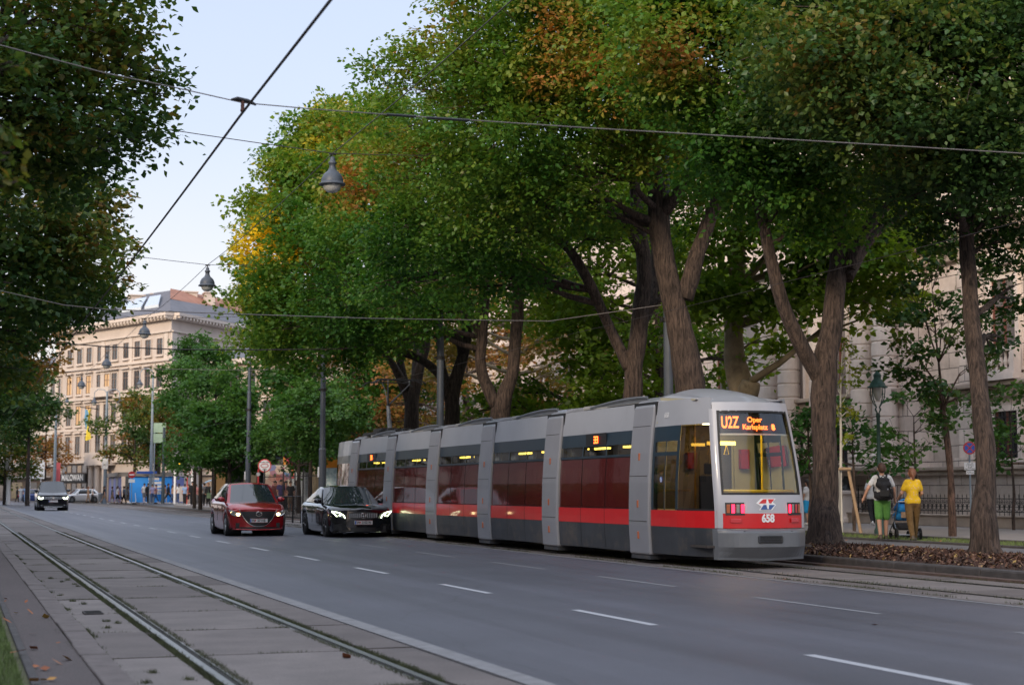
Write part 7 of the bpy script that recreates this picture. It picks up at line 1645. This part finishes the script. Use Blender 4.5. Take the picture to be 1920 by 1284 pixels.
# round stop sign on red post
p = gp(484,84,.13); u = 84/F; t = empty('stop_sign', tuple(p), -TH, 'round white tram stop sign with red rim on a red post above the red hatchback', 'sign')
zc_ = (919-873)*u+1.35-.13; b = MB(); b.cyl((0,.04,0),(0,.04,zc_-.2),.045,n=10); b.build('post', m_pred, t)
o = disc(.35, 0, m_pred, 'sign_disc', t, zc_); disc(.29, -.008, m_whitep, 'white_face', o, zc_)
b = MB(); b.tube([Vector((.19*math.cos(a),-.018,zc_+.10*math.sin(a))) for a in np.linspace(0,6.283,21)], .018, 5); b.build('sign_ring', m_pred, o); text_mesh('sign_text','WIENER LINIEN',.07,m_pblk,o,(0,-.018,zc_+.17),(R(90),0,0),.001,.002); text_mesh('sign_text','OPER',.09,m_pblk,o,(0,-.018,zc_-.20),(R(90),0,0),.001,.002)
for k in range(4): disc(.10, -.0, m_whitep, 'line_plate', t, (919-889)*u+1.35-.13); t.children[-1].location.x = -.33+.22*k
# departure display pylon
p = gp(341,146,.13); t = empty('departure_display', tuple(p), -TH, 'white stop pylon with a lit yellow departure display', 'display'); u = 146/F
zt_ = (919-865)*u+1.35
b = MB(); b.box(-.72,-.55,-.1,.1,0,zt_); b.box(-.55,1.0,-.1,.1,zt_-.15,zt_); b.box(.85,1.0,-.1,.1,1.7,zt_-.15); b.build('frame', m_whitep, t, bevel=.02)
b = MB(); b.box(-.52,.30,-.13,.02,zt_-.78,zt_-.18); dd_ = b.build('display', m_black, t)
m_ledy = EM('yellow_led', (1,.55,.04), 1.8)
for k in range(3): b = MB(); z = zt_-.32-k*.18; [b.box(-.46+j*.19,-.33+j*.19,-.14,-.132,z-.05,z+.03) for j in range(4 if k != 2 else 3)]; b.build('led_line', m_ledy, dd_)
b = MB(); b.box(-.2,.75,-.05,.05,.2,1.6); b.build('info_board', M('info_board_pale',(.40,.36,.34),.6), t)
# second round sign
p = gp(351,140,.13); u = 140/F; t = empty('stop_sign', tuple(p), -TH, 'pale pink round stop sign on a red post beside the departure display', 'sign'); zc_ = (919-883)*u+1.35-.13
b = MB(); b.cyl((0,.04,0),(0,.04,zc_-.2),.05,n=8); b.build('post', m_pred, t); o = disc(.40,0,M('faded_red',(.35,.16,.16),.6),'sign_disc',t,zc_); disc(.31,-.008,M('faded_white',(.42,.38,.38),.6),'white_face',o,zc_); disc(.14,-.018,M('faded_red2',(.35,.10,.10),.6),'sign_mark',o,zc_)
# blue hoarding
H0 = gp(206,172,.02); H1 = gp(228,160,.02); H2 = gp(334,158,.02); t = empty('hoarding', tuple(H0), 0, 'curved blue advertising hoarding with white lettering before the cream building', 'hoarding')
m_hb = M('hoarding_blue',(.02,.26,.78),.5,var=.25,ns=.35); m_hp = M('hoarding_purple',(.14,.17,.42),.5,var=.2,ns=.6); m_hg = M('hoarding_grey',(.22,.23,.27),.6)
d1_,n1_,l1_ = ax2(H0,H1); d2_,n2_,l2_ = ax2(H1,H2); off = H1-H0
for k in range(5): b = MB(); b.obox(d1_*(l1_*k/5)+Vector((0,0,.15)), d1_*(l1_/5*.93), n1_*.08, (0,0,2.55)); b.build('panel', [m_hp,m_hg][k%2], t)
b = MB(); b.obox(off+d2_*1.0+Vector((0,0,.15)), d2_*(l2_*.74), n2_*.08, (0,0,2.55)); pn = b.build('panel', m_hb, t)
b = MB(); b.obox(off+d2_*(1.05+l2_*.74)+Vector((0,0,.15)), d2_*(l2_*.2), n2_*.08, (0,0,2.55)); b.build('panel', m_hp, t)
b = MB(); b.obox(n1_*(-.1)+Vector((0,0,2.72)), d1_*l1_, n1_*.5, (0,0,.4)); b.obox(off+n2_*(-.1)+Vector((0,0,2.72)), d2_*l2_, n2_*.5, (0,0,.403)); b.build('top_beam', m_kroof, t)
for k,(z,x0_,w_) in enumerate([(2.35,.0,1.2),(1.95,.0,1.7),(1.6,.0,1.5),(1.25,.0,1.7),(.95,.0,1.4)]): b = MB(); b.obox(off+d2_*(3.1+x0_)+n2_*.085+Vector((0,0,z)), d2_*w_, n2_*.01, (0,0,.24)); b.build('lettering_block', m_whitep, pn)
b = MB(); b.tube([off+d2_*(10.2+1.3*math.cos(a))+n2_*.09+Vector((0,0,1.2+1.1*math.sin(a))) for a in np.linspace(.2,2.9,12)], .05, 4); b.build('arc_graphic', M('pale_blue_graphic',(.35,.6,.85),.5), pn)
# no-entry sign, masts at the crossing
p = gp(247,155,.02); u = 155/F; t = empty('no_entry_sign', tuple(p), -TH, 'red no-entry sign with white bar before the blue hoarding', 'sign'); zc_ = (919-890)*u+1.33
b = MB(); b.cyl((0,.04,0),(0,.04,zc_+.3),.04,n=8); b.build('pole', m_mastl, t); o = disc(.34,0,m_fire,'sign_disc',t,zc_); b = MB(); b.box(-.24,.24,-.02,-.008,zc_-.05,zc_+.06); b.build('white_bar', m_whitep, o); b = MB(); b.box(-.3,.3,-.01,.0,zc_-.75,zc_-.42); b.build('lower_plate', m_whitep, t)
p = gp(306,150,.13); u = 150/F; t = empty('traffic_light_mast', tuple(p), -TH, 'thick dark mast with traffic lights at the kerb corner', 'mast')
b = MB(); b.cyl((0,0,0),(0,0,(942-800)*u),.17,.13,n=12); b.build('pole', M('dark_mast',(.03,.05,.065),.5), t)
for zc_,x in (((919-866)*u+1.2,-.42),((919-880)*u+1.2,-.42),((919-866)*u+1.2,.32)):
    b = MB(); b.box(x-.14,x+.14,-.15,.12,zc_-.42,zc_+.42); b.tube([(x,0,zc_),(0,0,zc_)],.03,5)
    for k in range(3): b.lathe([(.11,0),(.11,.12),(.10,.12),(.10,0)],(x,-.15,zc_-.26+.26*k),10,ax=(0,-1,0))
    b.build('signal_head', m_black, t, bevel=.02)
b = MB(); b.box(.3,1.1,-.03,.0,(919-870)*u+1.15,(919-867)*u+1.25); b.build('name_plate', m_pblk, t)
# green direction sign with mast and arm lamp
p = gp(283,152,.05); u = 152/F; t = empty('lamp_post', tuple(p), -TH, 'tall pale grey mast with one curved lamp arm right of the double-armed one', 'lamp post'); hm = (919-700)*u+1.2
b = MB(); b.cyl((0,0,0),(0,0,hm*.45),.20,.16,n=12); b.cyl((0,0,hm*.45),(0,0,hm),.13,.09,n=10); b.build('pole', m_mastl, t)
b = MB(); b.tube([(0,0,hm),(-.1,0,hm+.35),(-.5,0,hm+.55),(-1.0,0,hm+.5),(-1.25,0,hm+.1),(-1.25,0,hm-.5)], .045, 6); b.build('lamp_arm', m_mastl, t)
b = MB(); b.lathe([(0,.5),(.1,.48),(.12,.3),(.28,.15),(.34,0),(.3,-.02),(0,-.02)],(-1.25,0,hm-1.0),12); b.build('lamp_hood', m_mast, t, smooth=True); b = MB(); b.lathe([(.26,0),(.2,-.2),(0,-.28)],(-1.25,0,hm-1.02),10); b.build('lamp_glass', m_glob, t, smooth=True)
b = MB(); b.box(-1.3,.6,-.25,-.22,(919-886)*u+1.2,(919-883)*u+1.28); b.build('street_name_plate', m_pblue, t)
p = gp(294,151,.05); t = empty('direction_sign', tuple(p), -TH, 'pale green direction sign panels high on the far mast', 'sign')
m_gs = M('green_sign_back',(.22,.32,.24),.6); b = MB(); b.box(-.4,.75,-.02,.03,(919-831)*u+1.3,(919-814)*u+1.3); b.build('panel', m_gs, t); b = MB(); b.box(-.4,.75,-.02,.03,(919-812)*u+1.3,(919-794)*u+1.3); b.build('panel', m_gs, t)
b = MB(); b.cyl((-.3,.08,0),(-.3,.08,(919-794)*u+1.3),.06,n=8); b.build('pole', m_mastl, t)
# double armed lamp post
p = gp(197,160,.02); u = 160/F; t = empty('lamp_post', tuple(p), -TH, 'double-armed lamp post with a white plate on its mast, left of the blue hoarding', 'lamp post'); hm = (919-735)*u+1.2
b = MB(); b.cyl((0,0,0),(0,0,hm*.4),.19,.17,n=12); b.cyl((0,0,hm*.4),(0,0,hm+.2),.14,.10,n=10); b.build('pole', m_mastl, t)
for sg in (-1,1):
    b = MB(); b.tube([(0,0,hm),(sg*.3,0,hm+.35),(sg*.9,0,hm+.4),(sg*1.25,0,hm+.1),(sg*1.28,0,hm-.5)],.04,6); b.build('lamp_arm', m_mastl, t)
    b = MB(); b.lathe([(0,.5),(.1,.48),(.12,.3),(.26,.15),(.32,0),(.28,-.02),(0,-.02)],(sg*1.28,0,hm-.98),12); b.build('lamp_hood', m_mast, t, smooth=True); b = MB(); b.lathe([(.24,0),(.18,-.2),(0,-.26)],(sg*1.28,0,hm-1.0),10); b.build('lamp_glass', m_glob, t, smooth=True)
b = MB(); b.box(-.3,.3,-.22,-.19,(919-879)*u+1.3,(919-859)*u+1.3); pl = b.build('plate', m_whitep, t); text_mesh('plate_text','2A1',.3,m_pblk,pl,(0,-.225,(919-871)*u+1.3),(R(90),0,0),.001,0)
p = gp(102,168,.02); u = 168/F; t = empty('lamp_post', tuple(p), -TH, 'plain grey mast behind the dark minivan with one small lamp on the left', 'lamp post'); hm = (919-770)*u+1.2
b = MB(); b.cyl((0,0,0),(0,0,hm),.19,.12,n=12); b.build('pole', m_mastl, t); b = MB(); b.tube([(0,0,hm),(.3,0,hm+1.5),(.8,0,hm+1.8),(1.1,0,hm+1.4)],.04,6); b.build('lamp_arm', m_mastl, t); b = MB(); b.lathe([(0,.4),(.1,.38),(.26,.12),(.3,0),(0,-.02)],(1.1,0,hm+.95),10); b.build('lamp_hood', m_mast, t, smooth=True)
# advertising column at far left
p = gp(16,150,.05); b = MB(); u = 150/F; b.lathe([(.2,0),(.2,3.2),(.35,3.3),(.35,6.6),(.42,6.7),(.3,7.0),(0,7.05)],(0,0,0),14); o = b.build('street_clock_column', m_whitep); o.location = p; tag(o, 'slim white column rising from the trees at the far left', 'column')
b = MB(); b.box(-1.0,1.0,-.05,.05,2.6,4.6); b.cyl((-.6,.1,0),(-.6,.1,2.6),.05,n=6); b.cyl((.6,.1,0),(.6,.1,2.6),.05,n=6); o = b.build('blank_signboard', m_whitep); o.location = gp(66,176,.02); o.rotation_euler = (0,0,-TH); tag(o, 'white signboard left of the dark minivan roof', 'signboard')
b = MB(); b.box(-.22,.22,-.05,.05,2.2,4.4); b.cyl((0,.08,0),(0,.08,2.2),.05,n=6); o = b.build('red_banner', M('red_banner_cloth',(.45,.08,.09),.7)); o.location = gp(109,178,.02); o.rotation_euler = (0,0,-TH); tag(o, 'narrow red banner left of the shop with the black fascia', 'banner')
# iron railings by the stop
G0 = gp(496,84,.13); G1 = gp(608,78,.13); dr, nr, Lr = ax2(G0,G1); t = empty('iron_railing', tuple(G0), 0, 'tall black iron railings behind the gap between red hatchback and black coupe', 'railing'); b = MB()
for z in (.3,1.9): b.obox(Vector((0,0,z)), dr*Lr, nr*.03, (0,0,.04))
k = 0
while k*.16 < Lr: b.cyl(dr*(k*.16)+Vector((0,0,0)), dr*(k*.16)+Vector((0,0,2.05)), .012, n=4); k += 1
b.build('bars', m_iron, t)
for k in range(4): b = MB(); q = dr*(Lr*k/3); b.cyl(q, q+Vector((0,0,2.25)), .035, n=8); b.ball(q+Vector((0,0,2.28)), .05, 6); b.build('post', m_iron, t)
G0 = gp(520,62,.13); G1 = gp(566,60,.13); dr, nr, Lr = ax2(G0,G1); t = empty('pedestrian_barrier', tuple(G0), 0, 'low black tubular barrier at the kerb between the red car and the black coupe', 'barrier'); b = MB()
for k in range(3):
    q = dr*(Lr*k/3); e_ = q+dr*(Lr/3-.06); b.tube([q,q+Vector((0,0,1.0)),e_+Vector((0,0,1.0)),e_],.022,6)
    for j in range(1,5): b.tube([q.lerp(e_,j/5)+Vector((0,0,.2)),q.lerp(e_,j/5)+Vector((0,0,1.0))],.009,4)
    b.tube([q+Vector((0,0,.2)),e_+Vector((0,0,.2))],.014,4)
b.build('hoop', m_iron, t)
# posters and signs behind the railing
def board(px,d,w_,z0,z1,m,lab,name='poster_board',frame=m_steel,extra=None):
    p = gp(px,d,.13); t = empty(name, tuple(p), -TH, lab, 'poster board' if name=='poster_board' else 'sign')
    b = MB(); b.box(-w_/2,w_/2,0,.12,z0,z1); b.box(-w_/2-.05,-w_/2,-.02,.14,0,z1+.05); b.box(w_/2,w_/2+.05,-.02,.14,0,z1+.05); b.build('frame', frame, t)
    b = MB(); b.box(-w_/2+.03,w_/2-.03,-.012,-.002,z0+.03,z1-.03); o = b.build('poster', m, t)
    if extra: b = MB(); b.box(-w_/2+.03,w_/2-.03,-.02,-.014,z1-.03-extra[0],z1-.03); b.build('header', extra[1], o)
    return t
def poster(name, cols, sc=3):
    m, t, b = _nodes(name); vo = N(t,'ShaderNodeTexVoronoi'); vo.inputs['Scale'].default_value = sc; tc = N(t,'ShaderNodeTexCoord'); t.links.new(tc.outputs['Object'], vo.inputs['Vector'])
    t.links.new(ramp(t, vo.outputs['Color'], [(i/len(cols), c) for i,c in enumerate(cols)]), b.inputs['Base Color']); return m
board(628,82,.95,.6,2.9,poster('pale_blue_poster',[(.45,.6,.65),(.6,.7,.72),(.35,.5,.55)],9),'poster board with orange header beside the tram tail',extra=(.5,M('orange_header',(.8,.28,.02),.5)))
board(520,93,1.5,.4,2.7,poster('mixed_poster',[(.5,.5,.55),(.1,.25,.5),(.5,.15,.12),(.6,.55,.45)],2.5),'colourful poster wall behind the railings right of the red hatchback')
board(541,95,.7,1.9,3.3,poster('yellow_poster',[(.75,.5,.03),(.8,.3,.05),(.7,.05,.15)],2.2),'yellow and red sign above the railings', 'shop_sign')
board(576,97,2.4,.2,3.0,M('white_panel',(.45,.5,.55),.4),'pale glazed shelter panel behind the railings')
p = gp(520,96,.13)
# café table umbrellas etc. are hidden; litter bin by the crossing
p = gp(190,165,.02); b = MB(); b.lathe([(.22,0),(.26,.1),(.26,.9),(.28,.95),(.2,1.05),(0,1.1)],(0,0,0),12); o = b.build('litter_bin', m_steel); o.location = p; tag(o,'grey litter bin at the foot of the double-armed lamp post','bin')
